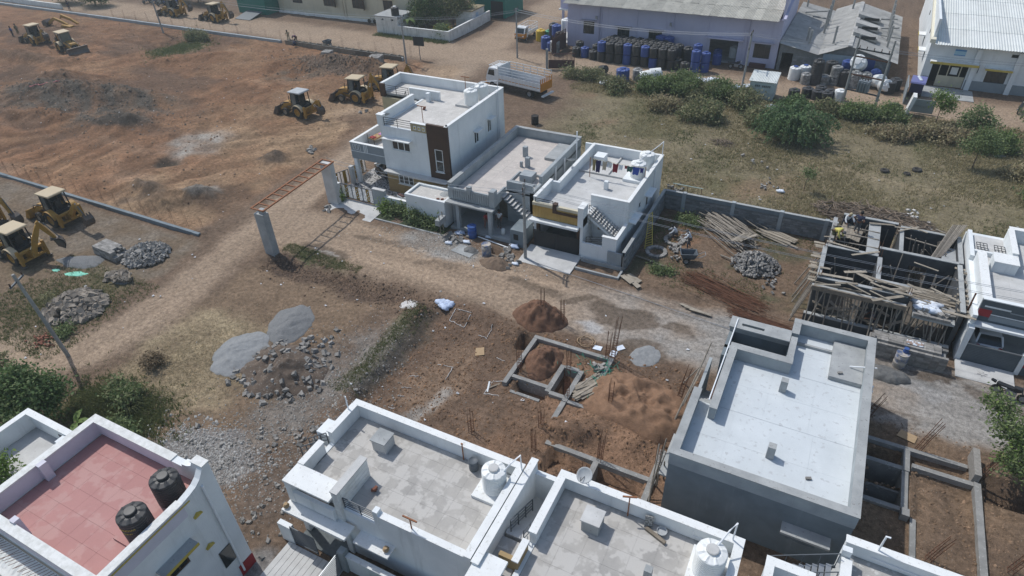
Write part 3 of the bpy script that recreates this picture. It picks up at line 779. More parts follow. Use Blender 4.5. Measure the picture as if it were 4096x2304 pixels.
wp('porch_canopy', MB().prism([(-26.4,2.42),(-22.1,2.42),(-22.1,2.55),(-26.4,2.55)],38.4,38.97,'y'), M['conc'], h2)
for x in (-25.55,-22.6): wp('porch_pillar', MB().box(x,x+.3,38.55,38.85,-.3,2.42), M['plaster'], h2)
wp('porch_floor', MB().box(-26.15,-20.2,38.5,41.6,-.3,.25), M['conc'], h2)
window_x(h2,-25.1,-23.6,.9,2.0,41.6,2,M['white'])
wp('door', MB().box(-23.2,-22.3,41.68,41.74,.25,2.1), M['wood'], h2)
st = MB()
for i in range(11):
    x = -22.2+i*.27; z = 3.0-.2*i
    wp('stair_tread', MB().box(x,x+.25,40.2,41.15,z-.06,z), M['concl'], h2)
wp('stair_wall', MB().prism([(-22.2,2.75),(-22.2,2.95),(-19.2,.75),(-19.2,.5)],40.3,41.05,'y'), M['plasterd'], h2)
wp('stair_back_wall', MB().box(-22.2,-19.9,41.2,41.42,0,3.9), M['plaster'], h2)
wp('front_store', MB().box(-20.5,-19.35,38.3,40.1,-.3,1.45), M['plasterd'], h2)  # dark plaster, with the house's shade worked into the tone
wp('store_opening_shade', MB().box(-20.2,-19.8,38.27,38.299,.6,1.1), M['void_shade'], h2)  # thin dark sheet painted in for the opening's inner shade
for (x,y,a,hh) in ((-23.7,47.2,.36,.95),(-22.6,45.4,.34,.9),(-23.05,45.3,.2,.5)):
    wp('roof_stub', MB().box(x,x+a,y,y+a,3.1,3.1+hh), M['plaster'], h2)
wp('roof_hatch', MB().box(-21.9,-20.8,42.9,43.9,3.1,3.75), M['plaster'], h2)
wp('kerb_ring', MB().box(-22.6,-20.2,42.5,42.62,3.1,3.3).box(-22.6,-22.48,42.62,44.3,3.1,3.3).box(-22.48,-20.2,44.18,44.3,3.1,3.3), M['plaster'], h2)
wp('roof_step', MB().box(-21.7,-20.2,47.4,50.6,3.115,3.35), M['conc'], h2)
for (y,l) in ((45.5,1.3),(47.4,1.5)):
    wp('drain_pipe', MB().tube([(-19.84,y,3.6),(-19.84,y,1.8)],.045,8).tube([(-19.84,y+.18,3.6),(-19.84,y+.18,1.8)],.045,8), M['pvc'], h2)

# ================================================================== single-storey white house with golden panels
h3 = thing('panelled_house', 'white flat-roofed house with golden panel front and outside stair', 'house', (-15.5,44,0))
w = MB()
w.wall_y(-12.22,-12.0,41.2,50.1,-.3,3.35,[(43.9,44.5,2.15,2.75),(45.9,46.6,1.3,2.6)])
w.box(-18.9,-12.22,49.9,50.1,-.3,3.35); w.box(-18.9,-18.68,39.3,49.9,-.3,3.35)
w.wall_x(41.2,41.4,-14.9,-12.22,-.3,3.35); w.wall_x(42.2,42.4,-18.68,-14.9,-.3,3.0,[(-16.6,-15.7,0,2.1),(-18.3,-17.1,.9,2.0)])
w.box(-14.95,-14.72,39.0,42.2,-.3,3.3)
wp('wall', w, M['white'], h3)
wp('roof_slab', MB().box(-18.68,-12.22,41.4,49.9,3.1,3.3).box(-18.68,-14.95,39.2,41.4,3.0,3.3), M['concl'], h3)
tiles(h3,-18.65,-12.25,41.42,49.85,3.302,3,4,M['concl'],gap=.006)
tiles(h3,-18.65,-14.98,39.5,41.4,3.302,2,1,M['concl'],gap=.006)
wp('parapet', MB().box(-12.22,-12.0,41.4,50.1,3.352,4.15).box(-18.9,-12.22,49.9,50.1,3.352,4.15).box(-18.2,-18.0,42.2,49.9,3.302,4.15).box(-18.9,-18.68,39.3,42.4,3.352,4.2)
   .box(-18.68,-18.2,42.2,42.4,3.302,4.15).box(-15.0,-12.0,41.2,41.4,3.352,4.2).box(-15.15,-14.72,38.95,39.9,2.6,4.2), M['white'], h3)
wp('coping', MB().box(-12.25,-11.97,41.43,50.13,4.152,4.2).box(-18.23,-12.25,49.87,50.13,4.152,4.2).box(-18.23,-17.97,42.43,49.87,4.152,4.2).box(-18.93,-18.65,39.27,42.43,4.202,4.24)
   .box(-15.03,-11.97,41.17,41.43,4.202,4.24).box(-15.18,-14.69,38.92,39.93,4.202,4.24), M['whitecap'], h3)
pf = wp('panel_backing', MB().box(-18.9,-15.0,39.12,39.28,2.6,3.62), M['panel'], h3)
for i in range(15):
    x = -18.88+i*.258
    wp('wall_panel', MB().box(x,x+.245,39.06,39.119,2.64,3.6), M['panel'], pf)
wp('cream_band', MB().box(-18.9,-15.0,39.05,39.3,3.622,3.86), M['cream'], h3)
wp('brown_post', MB().box(-17.2,-16.9,38.98,39.4,3.3,4.05), M['brown'], h3)
wp('brown_rail', MB().box(-16.9,-15.2,38.97,39.04,3.3,3.5), M['brown'], h3)
railing(h3,(-18.7,39.2,3.87),(-17.25,39.2,3.87),.3,2,1.4)
wp('porch_canopy', MB().prism([(-18.95,2.42),(-15.0,2.42),(-15.0,2.6),(-18.95,2.6)],38.55,39.06,'y'), M['white'], h3)
wp('porch_floor', MB().box(-18.68,-14.95,39.1,42.2,-.3,.15), M['conc'], h3)
for x in (-18.6,-15.25): wp('porch_pillar', MB().box(x,x+.22,39.1,39.35,.15,2.6), M['brown'], h3)
wp('door', MB().box(-16.6,-15.7,42.25,42.3,.15,2.1), M['brown'], h3)
window_x(h3,-18.3,-17.1,.9,2.0,42.2,2,M['brown'])
window_y(h3,45.9,46.6,1.3,2.6,-12.0,1); window_y(h3,43.9,44.5,2.15,2.75,-12.0,1)
wp('sunshade', MB().box(-12.0,-11.45,45.3,46.9,2.66,2.75), M['white'], h3)
wp('sunshade', MB().box(-12.0,-11.45,41.5,43.2,2.3,2.4), M['white'], h3)
window_y(h3,41.7,42.3,1.5,2.1,-12.0,2)
# outside stair
for i in range(12):
    x = -14.7+i*.215; z = 3.3-.155*i
    wp('stair_tread', MB().box(x,x+.235,39.95,41.18,z-.14,z), M['concl'], h3)
wp('stair_soffit', MB().prism([(-14.7,2.9),(-14.7,3.16),(-12.0,1.28),(-12.0,1.05)],39.98,41.15,'y'), M['white'], h3)
wp('stair_front_wall', MB().wall_x(38.8,38.98,-14.72,-12.0,-.3,1.45).prism([(-13.1,1.45),(-12.0,1.45),(-12.0,2.35),(-13.1,2.35)],38.8,38.98,'y').box(-12.18,-12.0,38.98,41.18,-.3,2.35), M['white'], h3)
wp('stair_wall_coping', MB().box(-13.14,-11.96,38.76,39.02,2.352,2.4).box(-12.22,-11.96,39.02,41.2,2.352,2.4), M['whitecap'], h3)
wp('under_stair_wall', MB().prism([(-14.7,0),(-13.1,0),(-13.1,1.9),(-14.7,2.9)],40.9,41.1,'y'), M['white'], h3)
mb = MB()
for i in range(6):
    x = -14.65+i*.5; z = 3.28-.36*i
    mb.bar((x,39.97,z),(x,39.97,z+.8),.035)
for dz in (.8,.55,.3): mb.bar((-14.65,39.97,3.28+dz),(-12.15,39.97,1.48+dz),.03)
wp('stair_railing', mb, M['black'], h3)
mb = MB()
for dz in (.5,.3,.1): mb.bar((-14.4,38.9,1.45+dz),(-13.15,38.9,1.75+dz),.03)
mb.bar((-14.4,38.9,1.45),(-14.4,38.9,1.95),.035)
wp('lower_railing', mb, M['black'], h3)
wp('meter_box', MB().box(-14.2,-13.85,40.8,40.9,1.6,2.05), M['wood'], h3)
wp('plaster_patch', MB().box(-12.6,-11.5,38.66,38.79,-.3,1.3), M['plaster'], h3)
wp('roof_stub', MB().box(-15.0,-14.7,44.0,44.3,3.3,4.0), M['white'], h3)
wp('roof_box', MB().box(-17.4,-16.5,48.0,49.0,3.3,4.0), M['white'], h3)
wp('tank_plinth', MB().box(-14.1,-12.25,45.9,49.7,3.315,3.55), M['white'], h3)
wp('roof_kerb', MB().box(-18.0,-14.2,46.2,46.32,3.315,3.45).box(-15.6,-15.48,46.32,49.9,3.315,3.45), M['concl'], h3)
wp('drain_pipe', MB().tube([(-11.93,47.6,3.9),(-11.93,47.6,.2)],.05,8), M['pvc'], h3)
g = thing('black_gate', 'black louvred double gate under the golden panel front', 'gate', (-16.8,39.0,0))
for k in range(2):
    a = -18.72+k*1.87
    leaf = wp('gate_leaf', MB().box(a,a+1.84,38.93,38.96,.08,.14).box(a,a+1.84,38.93,38.96,1.5,1.56).box(a,a+.06,38.93,38.96,.14,1.5).box(a+1.78,a+1.84,38.93,38.96,.14,1.5), M['black'], g)
    for j in range(13): wp('louvre', MB().box(a+.06,a+1.78,38.90,38.935,.17+j*.103,.25+j*.103), M['black'], leaf)
rp = thing('driveway_ramp', 'grey concrete ramp before the black louvred gate', 'ramp', (-16.8,38,0))
wp('ramp_slab', MB().prism([(38.9,-.2),(38.9,.14),(36.5,.02),(36.5,-.2)],-19.0,-14.7,'x'), M['concl'], rp)
kb = thing('verge_kerb', 'low concrete kerb around bare bed beside the grey ramp', 'kerb', (-13,37.8,0))
wp('kerb_edge', MB().box(-14.6,-11.2,37.3,37.45,-.2,.15).box(-11.35,-11.2,37.45,38.5,-.2,.15).box(-14.6,-11.2,38.5,38.64,-.2,.25), M['conc'], kb)

# ================================================================== block compound walls: every block is laid
def block_wall(name, label, p0, p1, z1, th, piers, lab_m=None):
    """p0 -> p1 along x or y; face blocks on the side that is seen"""
    t = thing(name, label, 'wall', (p0[0],p0[1],0))
    ax = abs(p1[0]-p0[0]) > abs(p1[1]-p0[1])
    L = (p1[0]-p0[0]) if ax else (p1[1]-p0[1])
    def P(u0,u1,v0,v1,za,zb):
        return MB().box(u0,u1,v0,v1,za,zb) if ax else MB().box(v0,v1,u0,u1,za,zb)
    core = P(0,L,-th/2+.05,th/2-.02,-.3,z1-.04).build('mortar_core', M['mortar'], t)
    bl = .42; bh = .205
    me_ = P(0,bl-.02,-.035,.035,0,bh-.02).mesh('block', M['blockd'])
    row = 0; z = 0.0
    side = -th/2+.03 if ax else th/2-.0
    while z+bh < z1-.32:
        u = -.0 if row % 2 else -.21
        while u < L-.15:
            a = max(u, 0)
            if u >= 0 and u+bl < L:
                jit = random.uniform(-.012,.012)
                put('block', me_, t, (a, side+jit, z) if ax else (side+jit, a, z))
            u += bl
        z += bh; row += 1
    P(0,L,-th/2,th/2+.002,z1-.36,z1-.04).build('top_band', M['plasterd'], t)
    P(0,L,-th/2-.02,th/2+.02,z1-.038,z1).build('wall_coping', M['conc'], t)
    for u in piers:
        P(u-.15,u+.15,-th/2-.05,th/2+.05,-.3,z1+.05).build('pier', M['plaster'], t)
    return t
block_wall('block_wall', 'long dark grey block wall behind the pile of poles', (-11.2,48.95), (2.2,48.55), 1.7, .22, (1.6,5.6,9.3,12.6))
block_wall('block_wall', 'grey block side wall beside the panelled house', (-11.28,38.4), (-11.28,49.0), 1.7, .2, ())

# ================================================================== large grey house in the foreground
gb = thing('cement_house', 'large unpainted cement house with bare pale roof in right foreground', 'house', (1,26,0))
w = MB()
w.wall_x(20.1,20.35,-2.95,4.9,-.5,3.4,[(2.62,3.85,1.2,2.05)])
w.box(-2.95,-2.7,20.35,24.6,-.5,3.4); w.box(-1.95,-1.7,24.6,28.5,-.5,3.4); w.box(-2.7,-1.7,24.4,24.6,-.5,3.2)
w.box(4.65,4.9,20.35,32.3,-.5,3.4); w.box(.8,4.65,32.05,32.3,-.5,3.4); w.box(-2.4,1.05,28.5,28.7,-.5,3.4)
w.box(-2.4,-2.2,28.7,31.0,-.5,3.4); w.box(-2.4,.8,30.8,31.0,-.5,3.4); w.box(.8,1.05,28.7,32.05,-.5,3.4)
wp('wall', w, M['plasterd'], gb)
wp('roof_slab', MB().box(-2.7,4.65,20.35,24.6,3.2,3.38).box(-1.7,4.65,24.6,28.5,3.2,3.38).box(1.05,4.65,28.5,32.05,3.2,3.38), M['concroof'], gb)
random.seed(8)
tiles(gb,-2.68,4.63,20.38,24.58,3.382,4,2,M['concroof'],gap=.005)
tiles(gb,-1.68,4.63,24.6,28.48,3.382,3,2,M['concroof'],gap=.005)
tiles(gb,1.07,4.63,28.5,32.03,3.382,2,2,M['concroof'],gap=.005)
wp('parapet', MB().box(-2.97,4.92,20.08,20.42,3.402,4.15).box(-2.97,-2.63,20.42,24.62,3.402,4.15).box(-2.0,-1.66,23.6,28.4,3.402,4.15).box(4.58,4.92,20.42,32.32,3.402,4.15)
   .box(.8,4.58,31.98,32.32,3.402,4.15).box(.8,1.14,31.0,31.98,3.402,4.14).box(-2.0,1.14,28.4,28.8,3.402,4.15).box(.84,1.12,28.8,30.7,3.402,4.12), M['plaster'], gb)
wp('coping', MB().box(-3.0,4.95,20.05,20.45,4.152,4.2).box(-3.0,-2.6,20.45,24.65,4.152,4.2).box(-2.03,-1.63,23.57,28.37,4.152,4.2).box(4.55,4.95,20.45,32.35,4.152,4.2)
   .box(.77,4.55,31.95,32.35,4.152,4.2).box(.77,1.17,30.97,31.95,4.152,4.19).box(-2.03,1.17,28.37,28.83,4.152,4.2).box(.81,1.15,28.83,30.67,4.152,4.18), M['conc'], gb)
wp('front_frame', MB().wall_x(30.72,31.05,-2.42,.78,3.402,4.15), M['plaster'], gb)
wp('front_frame_top', MB().box(-2.45,-1.8,30.1,31.1,4.152,4.22).box(-.6,.78,30.1,31.1,4.152,4.22).box(-1.8,-.6,30.1,30.42,4.152,4.22).box(-1.8,-.6,30.62,31.1,4.152,4.22), M['conc'], gb)
wp('inner_beam', MB().box(-2.4,.8,29.2,29.45,3.0,3.4), M['plaster'], gb)
wp('stair_side_wall', MB().box(-2.97,-2.8,24.65,28.6,-.5,2.9), M['plaster'], gb)
for i in range(14):
    z = 3.1-.2*i
    wp('stair_tread', MB().box(-2.8,-1.96,24.7+.27*i,24.95+.27*i,z-.2,z), M['conc'], gb)
wp('raised_pad', MB().box(3.0,4.57,28.9,31.9,3.396,3.65), M['conc'], gb)
wp('roof_kerb', MB().box(1.14,3.0,31.0,31.14,3.396,3.55), M['conc'], gb)
for (x,y,a) in ((.85,26.9,.34),(.98,22.3,.34)): wp('roof_stub', MB().box(x,x+a,y,y+a,3.39,4.15), M['conc'], gb)
window_x(gb,2.62,3.85,1.2,2.05,20.1,3,M['plasterd'],sill=False)
wp('sunshade', MB().box(2.3,4.3,19.5,20.1,2.15,2.27), M['conc'], gb)
wp('side_sunshade', MB().box(4.9,5.35,24.6,25.9,2.15,2.27), M['conc'], gb)
wp('vent_pipe', MB().tube([(5.0,28.6,2.2),(5.0,28.6,4.0)],.055,8).tube([(5.0,28.35,2.2),(5.0,28.35,3.9)],.055,8), M['pvc'], gb)
wp('edge_pipe', MB().tube([(-2.1,30.9,4.25),(-2.12,24.0,4.23)],.035,7), M['pvc'], gb)
wp('left_ledge', MB().box(-3.35,-2.96,20.3,23.0,2.1,2.2), M['conc'], gb)

# ================================================================== white house in the middle foreground
ha = thing('terrace_house', 'white single-storey house with grooved fin wall and grey tiled terrace', 'house', (-13.5,14,0))
w = MB()
w.wall_x(11.62,11.85,-15.1,-8.6,-.4,3.35,[(-14.15,-13.2,1.0,1.95),(-9.6,-9.0,.3,.9)])
w.box(-8.85,-8.6,11.85,16.6,-.4,3.35); w.box(-18.05,-8.85,16.35,16.6,-.4,3.35); w.box(-18.05,-17.8,13.0,16.35,-.4,3.35)
w.wall_x(13.0,13.2,-17.8,-15.1,-.4,3.1,[(-17.0,-16.1,-.1,2.0)])
wp('wall', w, M['white'], ha)
wp('roof_slab', MB().box(-17.8,-8.85,13.2,16.35,3.1,3.3).box(-15.1,-8.85,11.85,13.2,3.1,3.3).box(-17.95,-15.1,11.7,13.2,2.95,3.3), M['joint'], ha)
tiles(ha,-15.05,-8.87,11.87,16.33,3.302,9,6,M['tileg'])
tiles(ha,-17.78,-15.05,12.5,16.33,3.302,4,5,M['tileg'])
wp('parapet', MB().box(-18.05,-8.6,16.35,16.6,3.352,4.15).box(-8.85,-8.6,11.62,16.35,3.352,4.15).box(-13.1,-8.85,11.62,11.85,3.352,4.05).box(-18.05,-17.8,14.35,16.35,3.352,4.15).box(-18.05,-17.8,12.3,13.75,3.3,4.1), M['white'], ha)
wp('coping', MB().box(-18.08,-8.57,16.3,16.65,4.152,4.2).box(-8.9,-8.55,11.58,16.3,4.152,4.2).box(-13.13,-8.9,11.58,11.89,4.052,4.1).box(-18.1,-17.75,14.32,16.3,4.152,4.2).box(-18.1,-17.75,12.3,13.78,4.102,4.15), M['whitecap'], ha)
wp('portal_slab', MB().box(-18.1,-15.45,11.25,12.3,3.98,4.1), M['whitecap'], ha)
wp('portal_posts', MB().box(-18.1,-17.75,11.3,12.28,2.6,3.98).box(-15.7,-15.45,11.8,12.28,3.0,3.98).box(-17.75,-15.45,11.32,11.5,2.6,3.35), M['white'], ha)
fin = wp('fin_wall', MB().box(-15.42,-15.12,11.52,13.6,-.4,4.5), M['whiteold'], ha)
for i in range(13):
    z = 1.1+i*.26
    wp('cladding_board', MB().box(-15.12,-15.09,11.5,13.6,z,z+.24).box(-15.44,-15.1,11.485,11.519,z,z+.24), M['whiteold'], fin)
wp('fin_cap', MB().box(-15.46,-15.06,11.46,13.64,4.502,4.56), M['concl'], ha)
railing(ha,(-15.05,11.72,3.3),(-13.3,11.72,3.3),.75,5,.9,M['steeld'])
wp('terrace_pier', MB().box(-13.35,-13.1,11.6,11.9,3.352,4.3), M['white'], ha)
wp('porch_canopy', MB().box(-18.15,-14.55,10.75,11.5,2.42,2.55), M['whitecap'], ha)
wp('porch_pillar', MB().box(-18.05,-17.75,11.5,11.8,-.4,2.6), M['white'], ha)
wp('porch_floor', MB().box(-18.0,-15.4,10.9,13.0,-.3,.05), mat('dark_paving',(.10,.115,.12),.8,(.14,.155,.16),7), ha)
wp('door', MB().box(-17.0,-16.1,13.05,13.1,.05,2.0), M['brown'], ha)
window_x(ha,-14.15,-13.2,1.0,1.95,11.62,2,M['white'])
window_x(ha,-9.6,-9.0,.3,.9,11.62,1,M['white'])
wp('sunshade', MB().box(-14.35,-12.5,11.0,11.62,2.1,2.2), M['whitecap'], ha)
wp('roof_hatch', MB().box(-15.9,-15.15,14.9,15.65,3.3,4.0), M['concl'], ha)
wp('hatch_lid', MB().box(-15.95,-15.1,14.85,15.7,4.002,4.06), M['conc'], ha)
wp('tank_plinth', MB().box(-10.3,-8.87,14.6,16.3,3.316,3.48), M['whitecap'], ha)
s = MB()
for i in range(10): wp('stair_tread', MB().box(-18.1-.26*(i+1),-18.1-.26*i,13.78,14.3,3.1-.28*i-.1,3.1-.28*i), M['concl'], ha)
railing(ha,(-18.2,14.35,3.2),(-19.6,14.35,2.1),.75,3,.7,M['steeld'])
railing(ha,(-18.2,13.75,3.2),(-19.6,13.75,2.1),.75,3,.7,M['steeld'])
wp('stair_block', MB().box(-18.9,-18.12,14.4,15.3,2.2,3.7), M['white'], ha)
wp('drain_pipe', MB().tube([(-8.53,11.9,3.3),(-8.53,11.9,.2)],.05,8).tube([(-8.53,12.1,3.4),(-8.53,12.1,.2)],.05,8), M['pvc'], ha)
cw = thing('yard_wall', 'white yard wall with square pier in front of the terrace house', 'wall', (-15,10.8,0))
wp('wall_run', MB().box(-14.75,-9,10.72,10.9,-.4,1.15), M['white'], cw)
wp('wall_coping', MB().box(-14.75,-9,10.68,10.94,1.152,1.2), M['whitecap'], cw)
wp('pier', MB().box(-15.1,-14.77,10.6,10.93,-.4,1.5), M['plaster'], cw)
wp('left_pier', MB().box(-18.75,-18.0,10.65,10.9,-.4,1.25), M['white'], cw)
g = thing('sliding_gate', 'dark grey barred gate leaf standing shut before the terrace house porch', 'gate', (-17.2,10.7,0))
wp('gate_frame', MB().box(-18.0,-16.55,10.68,10.72,.05,.12).box(-18.0,-16.55,10.68,10.72,1.3,1.37).box(-18.0,-17.93,10.68,10.72,.12,1.3).box(-16.62,-16.55,10.68,10.72,.12,1.3), M['steeld'], g)
for i in range(8): wp('gate_bar', MB().box(-17.93,-16.62,10.685,10.715,.2+i*.135,.28+i*.135), M['steeld'], g)
g = thing('open_gate', 'grey barred gate leaf swung open beside the square pier', 'gate', (-15.1,10.0,0))
wp('gate_frame', MB().box(-15.12,-15.08,8.9,10.6,.05,.12).box(-15.12,-15.08,8.9,10.6,1.3,1.37).box(-15.12,-15.08,8.9,8.97,.12,1.3).box(-15.12,-15.08,10.53,10.6,.12,1.3), M['steel'], g)
for i in range(9): wp('gate_bar', MB().box(-15.118,-15.082,8.97,10.53,.17+i*.125,.25+i*.125), M['steel'], g)
rp = thing('driveway_ramp', 'ribbed pale concrete ramp before the terrace house gates', 'ramp', (-16.8,9.8,0))
for i in range(11): wp('ramp_strip', MB().box(-18.35+i*.3,-18.07+i*.3,8.7,10.62,-.2,.03), M['concl'], rp)

# ================================================================== white house at the bottom edge
hb = thing('stairwell_house', 'white house with narrow stairwell and cement roof at bottom edge', 'house', (-3,15,0))
w = MB()
w.box(-7.0,-6.75,9.5,17.1,-.4,3.35); w.box(-6.75,.9,16.85,17.1,-.4,3.35); w.box(.65,.9,9.5,16.85,-.4,3.35)
w.box(-8.45,-8.2,11.5,17.1,-.4,4.15); w.box(-8.2,-7.0,16.85,17.1,-.4,3.5)
wp('wall', w, M['white'], hb)
wp('roof_slab', MB().box(-6.75,.65,9.5,16.85,3.1,3.3), M['joint'], hb)
tiles(hb,-6.73,.63,9.6,16.83,3.302,8,8,M['tileg'])
wp('parapet', MB().box(-7.0,-6.72,13.75,16.85,3.352,4.1).box(-7.0,.92,16.8,17.1,3.352,4.1).box(.62,.92,9.5,16.8,3.352,4.1), M['white'], hb)
wp('coping', MB().box(-7.04,-6.68,13.72,16.76,4.102,4.15).box(-7.04,.96,16.76,17.14,4.102,4.15).box(.58,.96,9.5,16.76,4.102,4.15).box(-8.5,-8.15,11.5,17.14,4.152,4.2), M['whitecap'], hb)
wp('beige_wall', MB().box(-7.75,-6.9,12.4,12.6,2.9,3.9).box(-7.1,-6.9,12.6,13.4,2.9,3.9), M['ochre'], hb)
wp('beige_cap', MB().box(-7.15,-6.85,12.36,13.45,3.902,3.97), M['whitecap'], hb)
wp('landing_slab', MB().box(-8.4,-7.1,10.5,13.6,2.95,3.2), M['conch'], hb)
wp('stair_landing', MB().box(-8.2,-7.0,16.0,16.85,1.6,1.8), M['concl'], hb)
for i in range(9):
    wp('stair_tread', MB().box(-8.15,-7.02,15.75-.25*i,16.0-.25*i,1.7+.16*i-.05,1.8+.16*(i+1)), M['concl'], hb)
railing(hb,(-7.95,16.0,1.95),(-7.95,13.9,3.2),.85,4,.7,M['steeld'])
railing(hb,(-7.25,15.6,2.1),(-7.25,13.7,3.2),.85,3,.7,M['steeld'])
wp('white_awning', MB().box(-8.45,-7.2,10.6,12.2,3.9,4.05), M['whitecap'], hb)
wp('roof_hatch', MB().box(-5.3,-4.55,15.2,15.95,3.3,4.0), M['conc'], hb)
wp('hatch_lid', MB().box(-5.35,-4.5,15.15,16.0,4.002,4.07), M['concl'], hb)
wp('roof_stub', MB().box(-2.3,-2.0,14.2,14.5,3.3,4.0), M['conc'], hb)
wp('tank_plinth', MB().box(-.85,.6,14.6,16.5,3.316,3.5), M['whitecap'], hb)
wp('wall_tap_pipe', MB().tube([(-1.0,16.78,3.9),(-1.0,16.78,3.6),(0,16.78,3.55)],.02,6), M['pvc'], hb)

# ================================================================== white corner house, bottom right
hc = thing('corner_house', 'white house with steel stair at bottom right corner', 'house', (6,17,0))
w = MB()
w.box(4.6,12,18.95,19.2,-.4,3.3); w.box(4.6,4.85,12,18.95,-.4,3.3); w.box(1.9,3.3,16.7,16.9,-.4,3.3); w.box(1.9,2.1,12,16.7,-.4,3.3)
wp('wall', w, M['white'], hc)
wp('roof_slab', MB().box(4.85,12,12,18.95,3.0,3.2).box(2.1,4.6,12,16.7,3.0,3.2), M['conch'], hc)
wp('parapet', MB().box(4.6,12,18.9,19.2,3.302,3.95).box(4.55,4.85,12,18.2,3.302,3.7).box(1.9,3.6,16.6,16.9,3.302,3.95).box(1.88,2.15,12,16.6,3.302,3.95), M['white'], hc)
wp('coping', MB().box(4.55,12,18.86,19.24,3.952,4.0).box(4.5,4.9,12,18.3,3.702,3.75).box(1.85,3.65,16.56,16.94,3.952,4.0).box(1.85,2.19,12,16.56,3.952,4.0), M['whitecap'], hc)
wp('stair_post', MB().box(4.45,4.8,18.35,18.6,3.2,4.1), M['white'], hc)
for i in range(10):
    wp('steel_tread', MB().box(4.3-.22*(i+1),4.3-.22*i-.02,17.35,18.15,3.2-.17*i-.05,3.2-.17*i), M['steel'], hc)
for y in (17.33,18.17):
    mb = MB().bar((4.4,y,3.15),(2.1,y,1.35),.06,.15).bar((4.4,y,4.05),(2.1,y,2.25),.035)
    for i in range(5): mb.bar((4.4-.57*i,y,3.15-.45*i),(4.4-.57*i,y,4.05-.45*i),.03)
    wp('stair_stringer', mb, M['steeld'], hc)
wp('wall_pipe', MB().tube([(5.6,18.86,3.6),(7.5,18.86,3.5)],.02,6), M['pvc'], hc)

# ================================================================== red-roofed house, bottom left
hr = thing('red_roof_house', 'white two-storey house with red tiled roof terrace at bottom left', 'house', (-23,6.5,0))
w = MB()
w.wall_y(-19.4,-19.15,1,9.2,-.4,5.6,[(5.95,6.85,3.45,4.35)])
w.box(-26.6,-19.4,8.95,9.2,-.4,5.6); w.box(-26.6,-26.35,1,8.95,-.4,5.6); w.box(-26.35,-19.4,3.85,4.1,3,5.6)
wp('wall', w, M['white'], hr)
wp('roof_slab', MB().box(-26.35,-19.4,4.1,8.95,5.3,5.5), M['jointr'], hr)
tiles(hr,-26.33,-19.42,4.12,8.93,5.502,8,6,M['tiler'],gap=.007)
pr = mat('lavender_white_paint',(.62,.60,.66),.85,(.55,.535,.59),1.5)
wp('parapet', MB().box(-26.6,-26.3,4.1,9.2,5.602,6.38).box(-26.3,-21.3,8.9,9.2,5.602,6.38).box(-19.45,-19.15,4.1,7.6,5.602,6.36).box(-26.6,-19.15,3.8,4.1,5.602,6.34)
   .box(-26.3,-26.05,6.2,6.55,5.515,6.45).box(-24.6,-24.3,4.1,4.35,5.515,6.5), pr, hr)
# swept-up corner parapet
prof = [(7.6,5.6),(9.2,5.6),(9.2,7.15),(8.9,7.15),(8.78,6.95),(8.6,6.72),(8.35,6.55),(8.0,6.45),(7.6,6.38)]
wp('swept_corner', MB().prism(prof,-19.45,-19.15,'x'), M['white'], hr)
prof2 = [(-21.3,5.6),(-19.46,5.6),(-19.46,7.15),(-19.75,7.15),(-19.95,6.8),(-20.3,6.6),(-20.6,6.55),(-20.65,6.39),(-21.3,6.38)]
wp('swept_corner', MB().prism([(a,b) for a,b in prof2],8.89,9.21,'y'), M['white'], hr)
wp('coping', MB().box(-26.64,-26.26,4.1,9.24,6.382,6.44).box(-26.26,-21.3,8.86,9.24,6.382,6.44).box(-19.49,-19.11,3.76,7.6,6.362,6.42).box(-26.64,-19.49,3.76,4.14,6.342,6.4).box(-19.8,-19.12,8.86,9.24,7.152,7.2), mat('lichen_coping',(.72,.72,.70),.9,(.54,.54,.51),3.5,lo=.4,hi=.7,bump=.3), hr)
wp('yellow_band', MB().box(-19.149,-19.12,3.8,7.9,6.2,6.26), M['yellowp'], hr)
window_y(hr,5.95,6.85,3.45,4.35,-19.15,2,M['brown'],sill=False)
wp('sunshade', MB().box(-19.15,-18.65,5.6,7.25,4.5,4.58), M['conc'], hr)
wp('shade_edge', MB().box(-18.648,-18.62,5.6,7.25,4.46,4.6), M['yellowp'], hr)
wp('lower_window', MB().box(-19.148,-19.1,7.9,8.5,1.3,2.4), M['glass'], hr)
for (y,z) in ((7.7,5.3),(7.55,3.3)):
    v = wp('vent_hood', MB().prism([(y,z),(y+.4,z),(y+.2,z+.14)],-19.14,-19.0,'x'), M['yellowp'], hr)
    wp('vent_slot_shade', MB().box(-19.148,-19.13,y+.05,y+.35,z-.16,z-.02), M['void_shade'], v)  # slot is a dark strip standing for shade under the hood
wp('drain_pipe', MB().tube([(-19.08,8.55,6.4),(-19.08,8.55,.2)],.05,8), M['pvc'], hr)
wp('red_plinth', MB().box(-19.148,-19.1,8.4,9.2,-.3,.6), M['redp'], hr)
wp('tank_plinth', MB().box(-21.05,-19.46,5.6,8.6,5.516,5.62), M['tiler'], hr)
wp('front_canopy', MB().box(-26.6,-19.2,2.8,3.78,4.9,5.0), M['whiteold'], hr)
mb = MB()
for i in range(34):
    x = -26.2+i*.17; mb.bar((x,3.75,5.05),(x+random.uniform(-.05,.05),3.1,5.35+random.uniform(-.05,.2)),.014)
wp('starter_rods', mb, M['rust'], hr)
